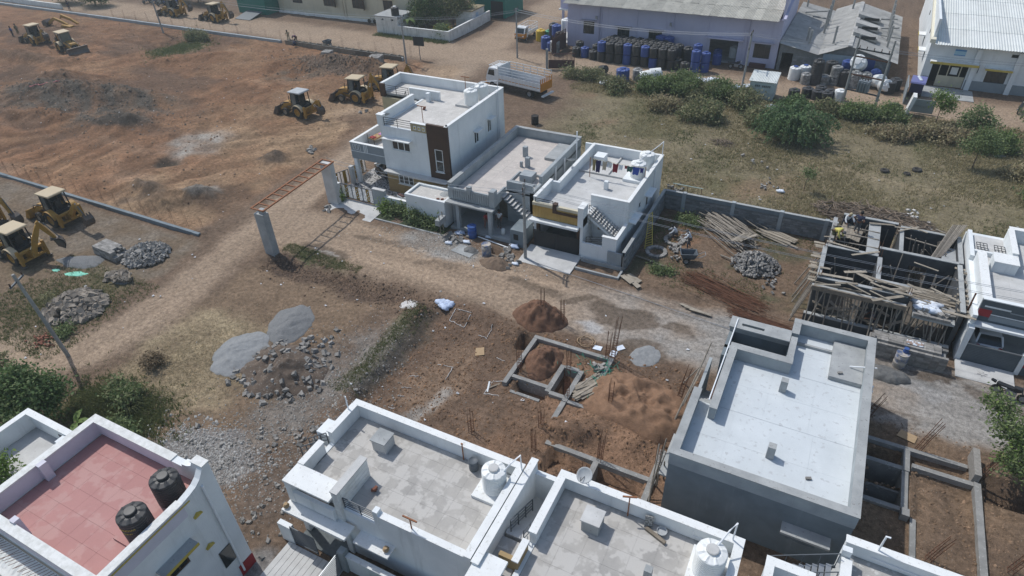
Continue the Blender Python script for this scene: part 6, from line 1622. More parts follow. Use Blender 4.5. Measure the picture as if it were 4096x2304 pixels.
# ================================================================== cars
def car(label, loc, rz, paint, L=4.0, suv=False):
    t = thing('car', label, 'car', loc, rz)
    zt = 1.62 if suv else 1.5
    st = [(-2.0,.35,.55,.55,.62),(-1.95,.3,.95,.6,.7),(-1.5,.25,1.02,.78,.84),(-.6,.22,1.03,.82,.88),(.6,.22,1.0,.82,.88),(1.3,.25,.95,.8,.85),(1.85,.3,.8,.72,.75),(2.0,.38,.6,.6,.6)]
    vs = []; fs = []
    for (x,z0,z1,wt,wb) in st:
        vs += [(x,-wb*.95,z0),(x,-wb,(z0+z1)/2),(x,-wt,z1),(x,wt,z1),(x,wb,(z0+z1)/2),(x,wb*.95,z0)]
    for i in range(len(st)-1):
        for k in range(6):
            k2 = (k+1)%6; fs.append((i*6+k,(i+1)*6+k,(i+1)*6+k2,i*6+k2))
    fs.append(tuple(range(6))); fs.append(tuple((len(st)-1)*6+k for k in range(5,-1,-1)))
    MB().add(vs,fs).build('body', paint, t, True)
    MB().add([(-1.85,-.66,1.0),(.75,-.74,1.0),(.75,.74,1.0),(-1.85,.66,1.0),(-1.35,-.55,zt-.03),(-.05,-.58,zt-.02),(-.05,.58,zt-.02),(-1.35,.55,zt-.03)],[(0,1,5,4),(1,2,6,5),(2,3,7,6),(3,0,4,7),(4,5,6,7)]).build('glasshouse', M['glass'], t)
    rf = MB().add([(-1.5,-.57,zt-.04),(-.02,-.6,zt-.03),(-.02,.6,zt-.03),(-1.5,.57,zt-.04),(-1.4,-.5,zt),(-.1,-.52,zt+.02),(-.1,.52,zt+.02),(-1.4,.5,zt)],[(0,1,5,4),(1,2,6,5),(2,3,7,6),(3,0,4,7),(4,5,6,7)]).build('roof', paint, t, True)
    p_ = MB()
    for s in (-1,1):
        p_.bar((.75,s*.74,1.0),(-.05,s*.59,zt-.02),.07); p_.bar((-.5,s*.76,1.0),(-.6,s*.6,zt-.02),.07); p_.bar((-1.8,s*.68,1.0),(-1.4,s*.56,zt-.03),.1)
    p_.build('pillars', paint, t)
    for s in (-1,1):
        MB().lathe([(.02,0),(.13,.02),(.12,.06)],8,(-1.98,s*.58,.88),'x').build('tail_lamp', M['redl'], t)
        MB().box(1.75,1.9,s*.6-.12,s*.6+.12,.72,.84).build('headlamp', M['twht'], t)
        MB().obox((.55,s*.93,1.02),(.14,.14,.1)).build('mirror', paint, t)
        for x in (1.25,-1.25): tyre_parts(t, x, s*.78, .31, .31, .2, M['steel'])
    MB().box(-2.03,-1.99,-.25,.25,.6,.72).build('number_plate', M['white'], t)
car('black car parked in the shade of the car port', (-36.3,44.3,.06), R(152), M['carblk'], suv=True)
car('white hatchback parked under the striped front canopy', (11.5,40.5,.1), R(93), M['carwht'])

# ================================================================== two-wheelers
def motorbike(label, loc, rz, colr, scooter=False, cat='motorcycle'):
    t = thing('scooter' if scooter else 'motorcycle', label, cat, loc, rz)
    r = .23 if scooter else .3
    for x in (-.62,.66): tyre_parts(t, x, .001, r, r, .1, M['steel'])
    MB().tube([(.66,0,r),(.5,0,.72),(.42,0,1.02)],.035,7).build('fork', M['steeld'], t)
    MB().tube([(.38,-.34,1.06),(.44,-.2,1.04),(.44,.2,1.04),(.38,.34,1.06)],.016,6).build('handlebar', M['black'], t)
    MB().prism([(-.75,.68),(-.7,.8),(.05,.8),(.05,.72)],-.13,.13,'y').build('seat', M['black'] if not scooter else M['oxide'], t)
    if scooter:
        MB().prism([(-.85,.35),(-.8,.68),(-.05,.7),(0,.3)],-.17,.17,'y').build('rear_body', colr, t)
        MB().prism([(.25,.22),(.35,.22),(.58,.85),(.45,.9)],-.2,.2,'y').build('leg_shield', colr, t)
        MB().box(-.05,.3,-.17,.17,.2,.27).build('footboard', M['black'], t)
        MB().lathe([(.05,-.1),(.1,0),(.05,.08)],8,(.5,0,.98),'x').build('headlamp', M['twht'], t)
    else:
        MB().prism([(.0,.72),(.1,.9),(.4,.92),(.48,.75),(.3,.65)],-.14,.14,'y').build('fuel_tank', colr, t)
        MB().box(-.2,.3,-.15,.15,.3,.62).build('engine', M['steel'], t)
        MB().tube([(.2,.16,.35),(-.8,.17,.4)],.045,7).build('exhaust', M['chrome'], t)
        MB().prism([(-.8,.7),(-.78,.82),(-1.0,.86),(-1.05,.78)],-.08,.08,'y').build('tail', colr, t)
        MB().lathe([(.05,-.05),(.1,.02),(.06,.06)],8,(.58,0,.92),'x').build('headlamp', M['twht'], t)
        MB().tube([(.4,0,.7),(-.3,0,.35),(-.62,0,r)],.03,6).build('frame', M['black'], t)
    return t
motorbike('black motorcycle with silver panels parked on the street at right edge', (12.65,35.55,.02), R(-15), M['black'])
motorbike('black motorcycle with white sacks parked by the warehouse door', (-13.0,87.0,.02), R(10), M['black'])
motorbike('dark motorcycle at the far right lane edge', (17.3,83.6,.02), R(70), M['black'])
motorbike('maroon and white scooter behind the low yard wall', (-32.0,40.3,.06), R(-20), M['white'], True, 'scooter')
for i in range(7):
    motorbike('dark parked motorcycle, '+ORD[i]+' from the left in the tree shade at top left', (-122.0+i*1.5,85.5+random.uniform(-.6,.6),.02), R(80+random.uniform(-12,12)), random.choice([M['black'],M['slate'],M['tblue']])); 
for o in list(COL.objects):
    if o.name.startswith('motorcycle') and o.get('label','').startswith('dark parked'): o['group'] = 'motorcycles parked in the tree shade'
bc = thing('bicycle', 'old bicycle leaning near the outhouse on the cream wall', 'bicycle', (-71.5,88.6,0), .05)
for x in (-.52,.52):
    wh = MB().lathe([(.31,-.02),(.34,0),(.31,.02),(.29,0)],20,(x,0,.34),'y').build('wheel', M['rubber'], bc)
    MB().tube([(x-.3,0,.34),(x+.3,0,.34)],.008,4).tube([(x,0,.04),(x,0,.64)],.008,4).tube([(x-.2,0,.13),(x+.2,0,.55)],.008,4).build('spokes', M['steel'], wh)
MB().tube([(-.52,0,.34),(-.1,0,.3),(.32,0,.8),(-.2,0,.82),(-.1,0,.3)],.018,5).tube([(-.52,0,.34),(-.2,0,.82)],.015,5).tube([(.52,0,.34),(.34,0,.95)],.018,5).build('frame', M['oxide'], bc)
MB().box(-.32,-.08,-.07,.07,.88,.94).build('saddle', M['black'], bc)
MB().tube([(.3,-.27,1.0),(.36,0,.97),(.3,.27,1.0)],.014,5).build('handlebar', M['steel'], bc)
rk = thing('cargo_rickshaw', 'dark blue cargo rickshaw with sheeted roof beside the sheet gate', 'rickshaw', (7.4,85.6,0), R(85))
MB().prism([(-1.3,.5),(1.2,.5),(1.35,.9),(.9,1.6),(-1.3,1.6)],-.65,.65,'y').build('body', mat('navy_paint',(.03,.035,.09),.5), rk)
MB().prism([(-1.5,1.6),(1.1,1.6),(1.0,1.75),(-1.4,1.75)],-.75,.75,'y').build('roof', mat('violet_blue_cover',(.14,.15,.33),.6), rk)
for (x,y) in ((1.0,0),(-.9,.6),(-.9,-.6)): tyre_parts(rk, x, y+.001, .25, .25, .14, M['steel'])
for i in range(4): MB().lathe([(.16,0),(.2,.08),(.08,.16)],7,(-.6+i*.35,-.2+.1*i,1.74)).build('bundle', M['sack'], rk)
def cart(label, loc, rz):
    t = thing('wheelbarrow', label, 'wheelbarrow', loc, rz)
    MB().add([(-.45,-.3,.35),(.4,-.3,.35),(.4,.3,.35),(-.45,.3,.35),(-.65,-.42,.85),(.6,-.42,.85),(.6,.42,.85),(-.65,.42,.85),(-.58,-.36,.85),(.53,-.36,.85),(.53,.36,.85),(-.58,.36,.85),(-.4,-.25,.42),(.35,-.25,.42),(.35,.25,.42),(-.4,.25,.42)],
        [(3,2,1,0),(0,1,5,4),(1,2,6,5),(2,3,7,6),(3,0,4,7),(4,5,9,8),(5,6,10,9),(6,7,11,10),(7,4,8,11),(8,9,13,12),(9,10,14,13),(10,11,15,14),(11,8,12,15),(12,13,14,15)]).build('tub', M['steeld'], t)
    for s in (-1,1): tyre_parts(t, .15, s*.42, .27, .27, .1, M['steel'])
    MB().tube([(.3,-.2,.3),(-.9,-.25,.55),(-1.25,-.25,.75),(-1.25,.25,.75),(-.9,.25,.55),(.3,.2,.3)],.022,6).build('handle', M['steel'], t)
cart('dark two-wheeled barrow standing near the circular brick rings', (-7.3,41.7,0), R(200))
cart('tipped barrow beside the plank formwork on the upper road', (-70.2,75.9,0), R(80))

# ================================================================== plastic water tanks
def tank_mesh(key, r, h, m, nr=9):
    def fn():
        n = 32; vs = []; fs = []; prof = [(r*.98,0),(r,.04)]
        z = .06; st_ = (h*.83-.06)/nr
        for i in range(nr):
            prof += [(r*1.0,z),(r*1.0,z+st_*.62),(r*.968,z+st_*.72),(r*.968,z+st_*.94)]; z += st_
        prof += [(r*1.0,h*.86),(r*.985,h*.885),(r*.94,h*.9),(r*.62,h*.94),(r*.42,h*.95),(r*.40,h*.985)]
        for i,(rr,zz) in enumerate(prof):
            for k in range(n):
                t = 2*PI*k/n; up = (.03*h if k % 4 == 0 else 0) if i in (len(prof)-4,len(prof)-3) else 0
                vs.append((rr*math.cos(t), rr*math.sin(t), zz+up))
        for i in range(len(prof)-1):
            for k in range(n):
                k2 = (k+1)%n; fs.append((i*n+k,i*n+k2,(i+1)*n+k2,(i+1)*n+k))
        fs.append(tuple(range(n-1,-1,-1))); fs.append(tuple((len(prof)-1)*n+k for k in range(n)))
        return MB().add(vs,fs).mesh('tank_body', m)
    return cm(('tank',key,r,h), fn)
def tank(label, x, y, z, m, r=.56, h=1.25, lid=None, rot=None, group=None, name='water_tank'):
    o = thing(name, label, 'water tank', (x,y,z), random.uniform(0,6) if rot is None else 0, group)
    o.rotation_euler = rot if rot is not None else (random.gauss(0,.015),random.gauss(0,.015),random.uniform(0,6))
    put('body', tank_mesh(m.name, r, h, m), o)
    lm = lid or m
    put('lid', cm(('lid',r,lm.name), lambda: MB().lathe([(r*.42,0),(r*.42,.05),(r*.36,.07),(r*.08,.075)],18).mesh('lid', lm)), o, (0,0,h*.985))
    return o
tk, tb, tw = M['tblack'], M['tblue'], M['twht']
o = tank('white tank on its pale plinth at the right of the tiled terrace', -9.55,15.45,3.48,tw,.55,1.3,M['concl'])
o = tank('large white tank on plinth at the bottom edge roof corner', -.12,15.6,3.5,tw,.6,1.4,M['concl'])
tank('front one of two white tanks on the two-storey roof', -29.6,48.9,6.5,tw,.62,1.35)
tank('rear one of two white tanks on the two-storey roof', -29.4,50.5,6.5,tw,.62,1.35)
tank('front white tank behind the washing line roof', -13.15,46.8,3.55,tw,.62,1.3)
tank('rear white tank at the back corner of the washing line roof', -13.0,48.7,3.55,tw,.62,1.3)
tz = tank('black tank with yellow lettering on the red roof', -20.2,6.3,5.62,tk,.56,1.35)
lt = text_mesh('ANANTHAA', .13, .003); lt.materials.append(M['yellowp'])
lt2 = text_mesh('SUPER JET', .09, .003); lt2.materials.append(M['yellowp'])
tz.rotation_euler = (0,0,0)
def bend(me_, r):
    for v in me_.vertices:
        a = v.co.x/r; v.co = ((r+.004+v.co.z)*math.sin(a), -(r+.004+v.co.z)*math.cos(a), v.co.y)
bend(lt,.56); bend(lt2,.56)
for k,(l_,z) in enumerate(((lt,.85),(lt2,.65))): put('lettering', l_, tz, (0,0,z), (0,0,R(20)))
tank('black tank under the swept parapet corner of the red roof', -20.45,7.95,5.62,tk,.56,1.35)
tank('black tank on the mouldy outhouse roof', -63.9,85.0,2.75,tk,.6,1.3,tw)
BG = 'black tanks stacked along the lavender wall'
y0 = 83.9
rowx = [-30.0+i*1.18 for i in range(9)]
lowc = [tk,tk,tk,tb,tk,tk,tb,tk,tk]; upc = [tb,tk,tk,tb,tk,tb,tk,tk,tk]
bl_names = {0:'blue tank on top at left end of the double-stacked front row',3:'upper blue tank of the all-blue stack in the front row',5:'blue tank on top right of the all-blue stack'}
lo_names = {3:'lower blue tank of the all-blue stack in the front row',6:'blue tank under a black one in the front row'}
for i,x in enumerate(rowx):
    y = y0+.0*i+random.uniform(-.05,.05)
    tank(lo_names.get(i,ORD[i]+' tank from the left in the bottom layer of the front tank row'), x,y,0,lowc[i],.57,1.3,group=None if i in lo_names else 'front row bottom black tanks')
    tank(bl_names.get(i,ORD[i]+' tank from the left in the top layer of the front tank row'), x,y,1.3,upc[i],.57,1.3,group=None if i in bl_names else 'front row top black tanks')
for r_ in range(1,4):
    for i in range(9):
        if r_ == 3 and i > 6: continue
        x = -30.3+i*1.18+.3*r_; y = y0+1.15*r_
        tank('black tank, '+ORD[i]+' from the left in the '+ORD[r_]+' row of stacked tanks', x,y,1.3,tk,.57,1.3 if r_ < 3 else 1.2,group='rear row black tanks')
for (x,y,m,l,z,w) in ((-33.9,84.6,tk,'lone black tank left of the wrapped blue one',0,1.3),(-34.1,86.3,tk,'black tank behind the lone one by the gate',.3,1.3),(-32.7,84.8,tb,'blue tank wrapped in clear film before the warehouse window',0,1.35),(-31.3,84.2,tk,'short black tank at the left foot of the stacked row',0,1.2),
   (-31.5,86.0,tk,'black tank behind the short one at the left of the row',.2,1.3),(-23.3,88.0,tb,'left blue tank standing high against the lavender wall',1.3,1.6),(-22.1,88.0,tb,'right blue tank standing high against the lavender wall',1.3,1.6),(-20.4,86.0,tk,'left one of two tall black tanks left of the warehouse door',0,2.4),(-19.1,86.2,tk,'right one of two tall black tanks left of the warehouse door',0,2.4),
   (-19.8,84.2,tk,'black tank just right of the stacked rows',0,1.4),(-18.6,83.3,tk,'single black tank in front of the blue pair',0,1.35),(-17.5,84.0,tb,'bottom tank of the left blue stack by the door',0,1.4),(-17.5,84.0,tb,'top tank of the left blue stack by the door',1.4,1.35),(-16.4,84.6,tb,'bottom tank of the right blue stack by the door',0,1.25),(-16.4,84.6,tb,'top tank of the right blue stack by the door',1.25,1.2),
   (-17.9,86.4,tb,'blue tank behind the left blue stack',1.4,1.4),(-15.6,88.0,tb,'dim blue tank inside the warehouse doorway',0,1.3),(-16.0,89.9,tb,'blue tank deep inside the warehouse doorway',0,1.4),(-14.2,91.5,tw,'pale tank standing inside the dark warehouse',0,1.5),
   (-41.6,89.6,M['tyel'],'yellow tank beside the orange pickup',0,1.6),(-40.6,90.4,M['tgrn'],'green tank between yellow and blue tanks by the lane',0,1.4),(-39.3,86.4,tb,'large blue tank at the lane corner of the warehouse',0,1.75),(-38.3,85.9,tb,'narrow blue tank beside the large one',0,1.2),(-37.4,85.3,M['twrap'],'film wrapped tank at the maroon gate',0,1.6),
   (-39.7,90.0,tk,'tall black tank behind the lane corner',0,2.6),(-38.6,88.6,tb,'blue tank stacked behind the wrapped one',1.2,1.6),(-38.4,91.5,tw,'white tank by the warehouse corner',1.2,1.7),(-37.6,87.4,tk,'black topped tank before the warehouse corner',.9,1.3),(-39.0,94.5,tb,'lower blue tank under the lavender porch',1.0,1.4),(-39.0,95.0,tb,'upper blue tank under the lavender porch',2.3,1.0)):
    tank(l,x,y,z,m,.57 if w < 1.55 else .68,w)
tank('blue tank standing at the edge of the bushes', -24.7,77.3,0,tb,.82,1.7)
tank('rusty looking dark tank beside the blue bush-edge tank', -23.2,78.4,0,M['twrap'],.6,1.5)
tank('lower white tank lying on its side in the bushes', -22.6,77.6,.65,tw,.68,1.5,rot=(R(80),0,R(120)))
tank('upper white tank lying on its side in the bushes', -21.8,78.9,.7,tw,.72,1.5,rot=(R(85),0,R(115)))
tank('black drum-like tank lying by the fence post', -28.3,79.2,.5,tk,.5,1.1,rot=(R(75),0,R(60)))
for (x,y,z,m,l,r,h) in ((-5.8,85.6,0,tw,'white tank with blue lid before the shed door',.66,1.6),(-4.7,86.5,0,tw,'white ribbed tank behind the blue lidded one',.66,1.6),(-4.3,84.6,0,M['twrap'],'film wrapped tank left of the tall black stack',.6,1.3),(-3.3,84.8,0,tk,'tall black stacked tank before the shed',.66,3.0),(-2.3,85.2,0,M['twrap'],'low wrapped tank right of the tall black one',.6,1.1),
   (-1.9,86.6,1.0,tk,'black tank lying against the shed wall',.7,1.4),(-1.2,85.6,.9,M['twrap'],'upper wrapped tank in the shed heap',.62,1.3),(-1.2,85.6,0,M['twrap'],'bottom wrapped tank in the shed heap',.62,.9),(-.2,85.4,0,tk,'black tank in the middle of the shed heap',.62,1.9),(.9,85.4,0,M['twrap'],'wrapped tank behind the transformer',.62,1.9),(2.0,86.0,0,M['twrap'],'grey wrapped tank right of the transformer',.62,1.7),(-.3,87.2,1.2,tb,'blue tank leaning on the shed wall',.6,1.3),
   (4.6,84.9,0,tk,'black tank at right end of the shed row',.72,1.4),(5.2,86.0,0,tk,'black tank behind the right end one',.66,1.4)):
    tank(l,x,y,z,m,r,h,lid=tb if 'blue lid' in l else None)
tank('big white tank perched sideways on the shed heap', 1.0,87.6,2.0,tw,.85,1.6,rot=(R(62),0,R(-12)))
tank('blue tank lying sideways near the blue door', 2.9,88.0,1.0,tb,.62,1.2,rot=(R(75),0,R(5)))
tank('upper white tank lying open side out at the shed corner', 3.2,86.2,.75,tw,.72,1.3,rot=(R(70),0,R(25)))
tank('lower white tank lying at the shed corner', 3.9,85.2,.65,tw,.66,1.2,rot=(R(72),0,R(30)))
for (x,y,m,l) in ((-4.9,79.2,tk,'leftmost black tank lid in the bushes by the lane'),(-3.6,80.2,tk,'larger black tank in the bushes by the lane'),(-2.3,81.3,tk,'rear black tank of the lane cluster'),(-1.2,80.4,tk,'right black tank of the lane cluster'),(-2.5,79.8,tk,'middle black tank of the lane cluster'),(-1.5,79.6,tk,'front black tank of the lane cluster'),(-.2,80.2,tw,'white ribbed tank at the right of the lane cluster'),(5.3,78.4,tk,'single black tank beside the white gate pillar')):
    tank(l,x,y,0,m,.62,1.1 if m is tk else 1.3)
# drums and bins
def drum(label, x, y, z, m, r=.3, h=.92, open_=True, name='drum', rot=None):
    o = thing(name, label, 'drum', (x,y,z)); 
    if rot: o.rotation_euler = rot
    pr_ = [(r*.96,0),(r,.03),(r,h*.31),(r*1.03,h*.33),(r,h*.35),(r,h*.65),(r*1.03,h*.67),(r,h*.69),(r,h)]
    pr_ += [(r*.93,h),(r*.93,h*.25)] if open_ else [(r*.9,h-.02),(r*.3,h-.01)]
    MB().lathe(pr_,20).build('shell', m, o, True)
    MB().lathe([(r*1.0,h-.03),(r*1.05,h),(r*1.0,h+.02),(r*.94,h)],20).build('rim', m, o, True)
    return o
drum('blue plastic drum standing before the grey porch', -23.85,38.1,0,M['drum'],.36,1.05)
drum('mortar caked blue drum standing on the street edge', -21.5,36.2,0,M['drumd'],.36,1.05,False)
d_ = drum('blue drum with pot on top before the brick stack', 7.1,35.9,0,M['drumd'],.36,1.0)
MB().lathe([(.14,1.0),(.17,1.1),(.1,1.22),(.15,1.3),(.12,1.3)],14,(.1,.15,0)).build('pot', M['drum'], d_, True)
drum('blue barrel with lid on the balcony beside the red roof', -27.9,5.8,2.9,M['drum'],.33,1.0,False)
drum('grey bucket bin on the tiled terrace by the far parapet', -10.95,16.0,3.31,M['steeld'],.22,.6)
drum('burnt black barrel on the bare field behind the houses', -29.0,60.9,0,mat('burnt_steel',(.03,.026,.023),.9),.4,1.0)
drum('white bucket on the grey porch edge', -21.6,39.2,.25,M['whiteold'],.17,.4,name='bucket')
# ================================================================== people
import bmesh
def skin_mesh(name, pts, edges, rad, m, parent=None, sub=1, root=0):
    bm = bmesh.new(); lay = bm.verts.layers.skin.verify()
    vs = [bm.verts.new(p) for p in pts]
    for i,v in enumerate(vs):
        r_ = rad[i]; v[lay].radius = r_ if isinstance(r_, tuple) else (r_, r_); v[lay].use_root = (i == root)
    for a,b in edges: bm.edges.new((vs[a],vs[b]))
    me_ = bpy.data.meshes.new(name); bm.to_mesh(me_); bm.free(); me_.materials.append(m)
    o = put(name, me_, parent)
    k = o.modifiers.new('skin','SKIN'); k.use_smooth_shade = True
    s = o.modifiers.new('sub','SUBSURF'); s.levels = sub; s.render_levels = sub
    return o
def V3(*a): return Vector(a)
def person(label, loc, rz, pose, shirt, trousers, cap=None, sleeves=.6):
    """faces +x; joints placed for the pose"""
    J = {}
    if pose == 'stand':
        hip = V3(0,0,.92); ch = V3(.02,0,1.32); hd = V3(.04,0,1.56)
        el = [V3(0,.28,1.12),V3(0,-.28,1.12)]; wr_ = [V3(.12,.25,.9),V3(.12,-.25,.9)]; kn = [V3(.03,.11,.5),V3(.03,-.11,.5)]; an = [V3(0,.12,.08),V3(0,-.12,.08)]
    elif pose == 'akimbo':
        hip = V3(0,0,.92); ch = V3(.02,0,1.32); hd = V3(.05,0,1.56)
        el = [V3(-.12,.42,1.12),V3(-.12,-.42,1.12)]; wr_ = [V3(.05,.2,.98),V3(.05,-.2,.98)]; kn = [V3(.03,.12,.5),V3(.03,-.12,.5)]; an = [V3(0,.14,.08),V3(0,-.14,.08)]
    elif pose == 'work':
        hip = V3(-.05,0,.88); ch = V3(.1,0,1.26); hd = V3(.2,0,1.48)
        el = [V3(.22,.3,1.08),V3(.22,-.3,1.08)]; wr_ = [V3(.45,.18,1.0),V3(.45,-.18,1.0)]; kn = [V3(.08,.13,.47),V3(.0,-.13,.47)]; an = [V3(.05,.15,.08),V3(-.15,-.14,.08)]
    elif pose == 'bend':
        hip = V3(-.15,0,.88); ch = V3(.28,0,1.02); hd = V3(.5,0,.98)
        el = [V3(.36,.27,.72),V3(.36,-.27,.72)]; wr_ = [V3(.5,.2,.48),V3(.5,-.2,.48)]; kn = [V3(-.02,.14,.47),V3(-.02,-.14,.47)]; an = [V3(-.1,.16,.08),V3(-.1,-.16,.08)]
    elif pose == 'crouch':
        hip = V3(-.12,0,.32); ch = V3(.12,0,.70); hd = V3(.25,0,.90)
        el = [V3(.3,.3,.52),V3(.3,-.3,.52)]; wr_ = [V3(.55,.25,.38),V3(.55,-.3,.38)]; kn = [V3(.3,.2,.5),V3(.3,-.2,.5)]; an = [V3(.08,.17,.08),V3(.08,-.17,.08)]
    neck = ch.lerp(hd,.52)
    updir = (hd-ch).normalized(); top = hd+updir*.17
    body = [hip, hip.lerp(ch,.5), ch, neck, hd-updir*.02, hd+updir*.08, top]
    brad = [(.13,.16),(.12,.15),(.13,.18),.055,(.085,.07),(.10,.08),(.06,.055)]
    E_ = [(0,1),(1,2),(2,3),(3,4),(4,5),(5,6)]
    fwd = V3(1,0,0)
    body += [hd+V3(.11,0,-.01)]; brad += [.018]; E_ += [(4,7)]       # nose
    for s in (0,1):
        sg = 1 if s == 0 else -1
        sh = ch+V3(0,.19*sg,.03)
        i = len(body); w_ = wr_[s]; d = (w_-el[s]).normalized()
        palm = w_+d*.07
        body += [sh, el[s], w_, palm]; brad += [.06,.045,.032,(.04,.022)]; E_ += [(2,i),(i,i+1),(i+1,i+2),(i+2,i+3)]
        side = V3(0,1,0) if abs(d.y) < .8 else V3(1,0,0)
        for f in range(4):
            j = len(body); o_ = side*((f-1.5)*.019)
            body += [palm+o_+d*(.045+(.012 if f in (1,2) else 0)), palm+o_+d*(.07+(.015 if f in (1,2) else 0))+V3(.012,0,-.015)]; brad += [.009,.008]; E_ += [(i+3,j),(j,j+1)]
        j = len(body); body += [w_+d*.05+side*.04*sg, w_+d*.085+side*.05*sg]; brad += [.011,.009]; E_ += [(i+3,j),(j,j+1)]
        hp = hip+V3(0,.1*sg,-.04)
        i = len(body); body += [hp, kn[s], an[s], an[s]+V3(.16,0,-.045)]; brad += [.085,.058,.04,(.045,.03)]; E_ += [(0,i),(i,i+1),(i+1,i+2),(i+2,i+3)]
    b = skin_mesh('person', body, E_, brad, M['skin'], None, 1)
    b.location = loc; b.rotation_euler = (0,0,rz)
    tag(b, label, 'person')
    sp = [hip+V3(0,0,.0), hip.lerp(ch,.5), ch, ch+(neck-ch)*.55]; sr = [(.16,.19),(.15,.18),(.16,.21),(.09,.10)]; se = [(0,1),(1,2),(2,3)]
    for s in (0,1):
        sg = 1 if s == 0 else -1
        sh = ch+V3(0,.2*sg,.03); i = len(sp)
        sp += [sh, sh.lerp(el[s],sleeves)]; sr += [.082,.07]; se += [(2,i),(i,i+1)]
        if sleeves > .9: sp += [el[s].lerp(wr_[s],.85)]; sr += [.05]; se += [(i+1,i+2)]
    skin_mesh('shirt', sp, se, sr, shirt, b, 1)
    tp_ = [hip+V3(0,0,.06)]; tr2 = [(.155,.18)]; te = []
    for s in (0,1):
        sg = 1 if s == 0 else -1
        hp = hip+V3(0,.1*sg,-.05); i = len(tp_)
        tp_ += [hp, kn[s], an[s]+V3(0,0,.06)]; tr2 += [.105,.08,.065]; te += [(0,i),(i,i+1),(i+1,i+2)]
    skin_mesh('trousers', tp_, te, tr2, trousers, b, 1)
    c = hd+updir*.05
    hm = MB().lathe([(.108,-.05),(.118,.03),(.11,.09),(.075,.14),(.02,.16)],14).build('cap' if cap else 'hair', cap or M['hair'], b, True)
    hm.location = c-V3(.02,0,0)*1.0; hm.rotation_euler = updir.to_track_quat('Z','Y').to_euler()
    return b
CW = cloth('white',(.66,.68,.70)); CN = cloth('navy',(.035,.04,.075)); CG = cloth('grey',(.10,.10,.105)); CR = cloth('red',(.35,.03,.04)); CP = cloth('purple',(.10,.035,.09)); CB = cloth('beige',(.45,.38,.24))
CYW = cloth('yellow',(.62,.55,.15)); CBL = cloth('blue',(.05,.12,.35)); COL_ = cloth('olive',(.12,.12,.06)); CBR = cloth('brown',(.10,.06,.04))
person('worker in white shirt crouching inside the upper brick ring', (-9.1,44.75,.0), R(200), 'crouch', CW, CG, sleeves=1.0)
person('worker in white shirt standing over the brick ring with a tool', (-7.7,43.5,.0), R(190), 'work', CW, CG, cap=CG, sleeves=1.0)
person('worker in white shirt crouching on the back corner of the unfinished walls', (2.6,47.2,2.65), R(-60), 'crouch', CW, CN, cap=CB, sleeves=1.0)
person('person in dark shirt standing hands on hips on the unfinished house', (3.3,45.9,2.8), R(60), 'akimbo', CN, CG)
person('worker in yellow and white shirt bending over new brickwork', (2.0,44.4,2.65), R(-25), 'bend', CYW, COL_, cap=CG, sleeves=1.0)
person('person in dark clothes walking among the timber props', (5.3,38.7,.1), R(200), 'work', CN, CN)
person('person in red shirt standing on the grey porch', (-23.2,39.4,.25), R(-40), 'work', CR, cloth('print',(.25,.12,.10)))
person('person in white shirt standing beside the porch pillar', (-22.3,39.9,.25), R(-90), 'stand', CW, CG)
person('person in blue shirt beside the loader bucket at far left', (-123.6,61.0,.0), R(30), 'stand', CBL, CG)
person('person in olive clothes behind the blue shirt one', (-124.4,62.3,.0), R(10), 'stand', COL_, COL_)
person('worker in beige kneeling at the plank formwork', (-77.2,75.3,.2), R(-60), 'work', CB, CB)
person('worker in purple bending over the plank formwork', (-75.8,75.3,.1), R(-90), 'bend', CP, CBR)
person('worker in dark blue crouching below the plank formwork', (-74.6,73.6,.1), R(90), 'crouch', CN, CN)
person('person walking on the upper road at the top left', (-131.5,82.5,.0), R(0), 'stand', CG, CN)
person('person standing near the far left shrubs', (-131.5,76.3,.0), R(180), 'stand', CN, CN)
random.seed(31)
# ================================================================== loose heaps
def heap(name, label, x, y, rx, ry, h, m, rot=0, cat='heap', rough=.14, flat=0):
    n = 72; rings = 26; sd_ = random.randint(0,999)
    f, t = np.meshgrid(np.linspace(0,1,rings+1)[1:], np.arange(n)*2*PI/n, indexing='ij'); f = f.ravel(); t = t.ravel()
    w_ = 1+.26*fbm(np.cos(t)*1.6+sd_, np.sin(t)*1.6, 1.0, 3, 5)
    px, py = rx*1.15*f*w_*np.cos(t), ry*1.15*f*w_*np.sin(t)
    env = np.clip(1-f**(1.5+flat*2), 0, 1)
    z = h*env*(1+.5*fbm(px+sd_, py, .9, 3, 3))+(.05+.1*h)*fbm(px, py+sd_, 3.0, 4, 7)*np.minimum(1, env*3)*rough*5-.06*(f > .97)
    cr_, sr_ = math.cos(rot), math.sin(rot); z = z+height(x+px*cr_-py*sr_, y+px*sr_+py*cr_)
    vs = [(0,0,float(h)+height1(x,y))]+list(zip(px.tolist(), py.tolist(), z.tolist())); fs = [(0, 1+k, 1+(k+1)%n) for k in range(n)]
    for i in range(rings-1):
        for k in range(n):
            k2 = (k+1)%n; q = 1+i*n
            fs.append((q+k, q+n+k, q+n+k2, q+k2))
    o = MB().add(vs, fs).build(name, m, None, True, (x,y,0))
    o.rotation_euler = (0,0,rot)
    return tag(o, label, cat)
heap('soil_heap', 'dark red heap of dug soil beside the street and rebar', -14.5,30.95,1.8,1.35,1.4,M['redsoil'],rough=.3)
heap('soil_heap', 'red soil tipped inside the new plinth beams', -12.5,27.1,1.0,1.5,.95,M['redsoil'],rough=.3)
heap('soil_heap', 'broad orange soil mound left of the large cement house', -6.1,25.9,2.7,2.0,1.1,M['orsoil'],-.15,flat=.5,rough=.35)
heap('dust_heap', 'pale grey stone dust heap beside the dirt track', -30.6,19.7,1.6,2.0,.32,M['dust'],.2,flat=.1)
heap('gravel_heap', 'dark grey gravel heap with wavy flank next to the dust heap', -29.7,23.2,1.35,1.8,.45,M['gravel'],.35)
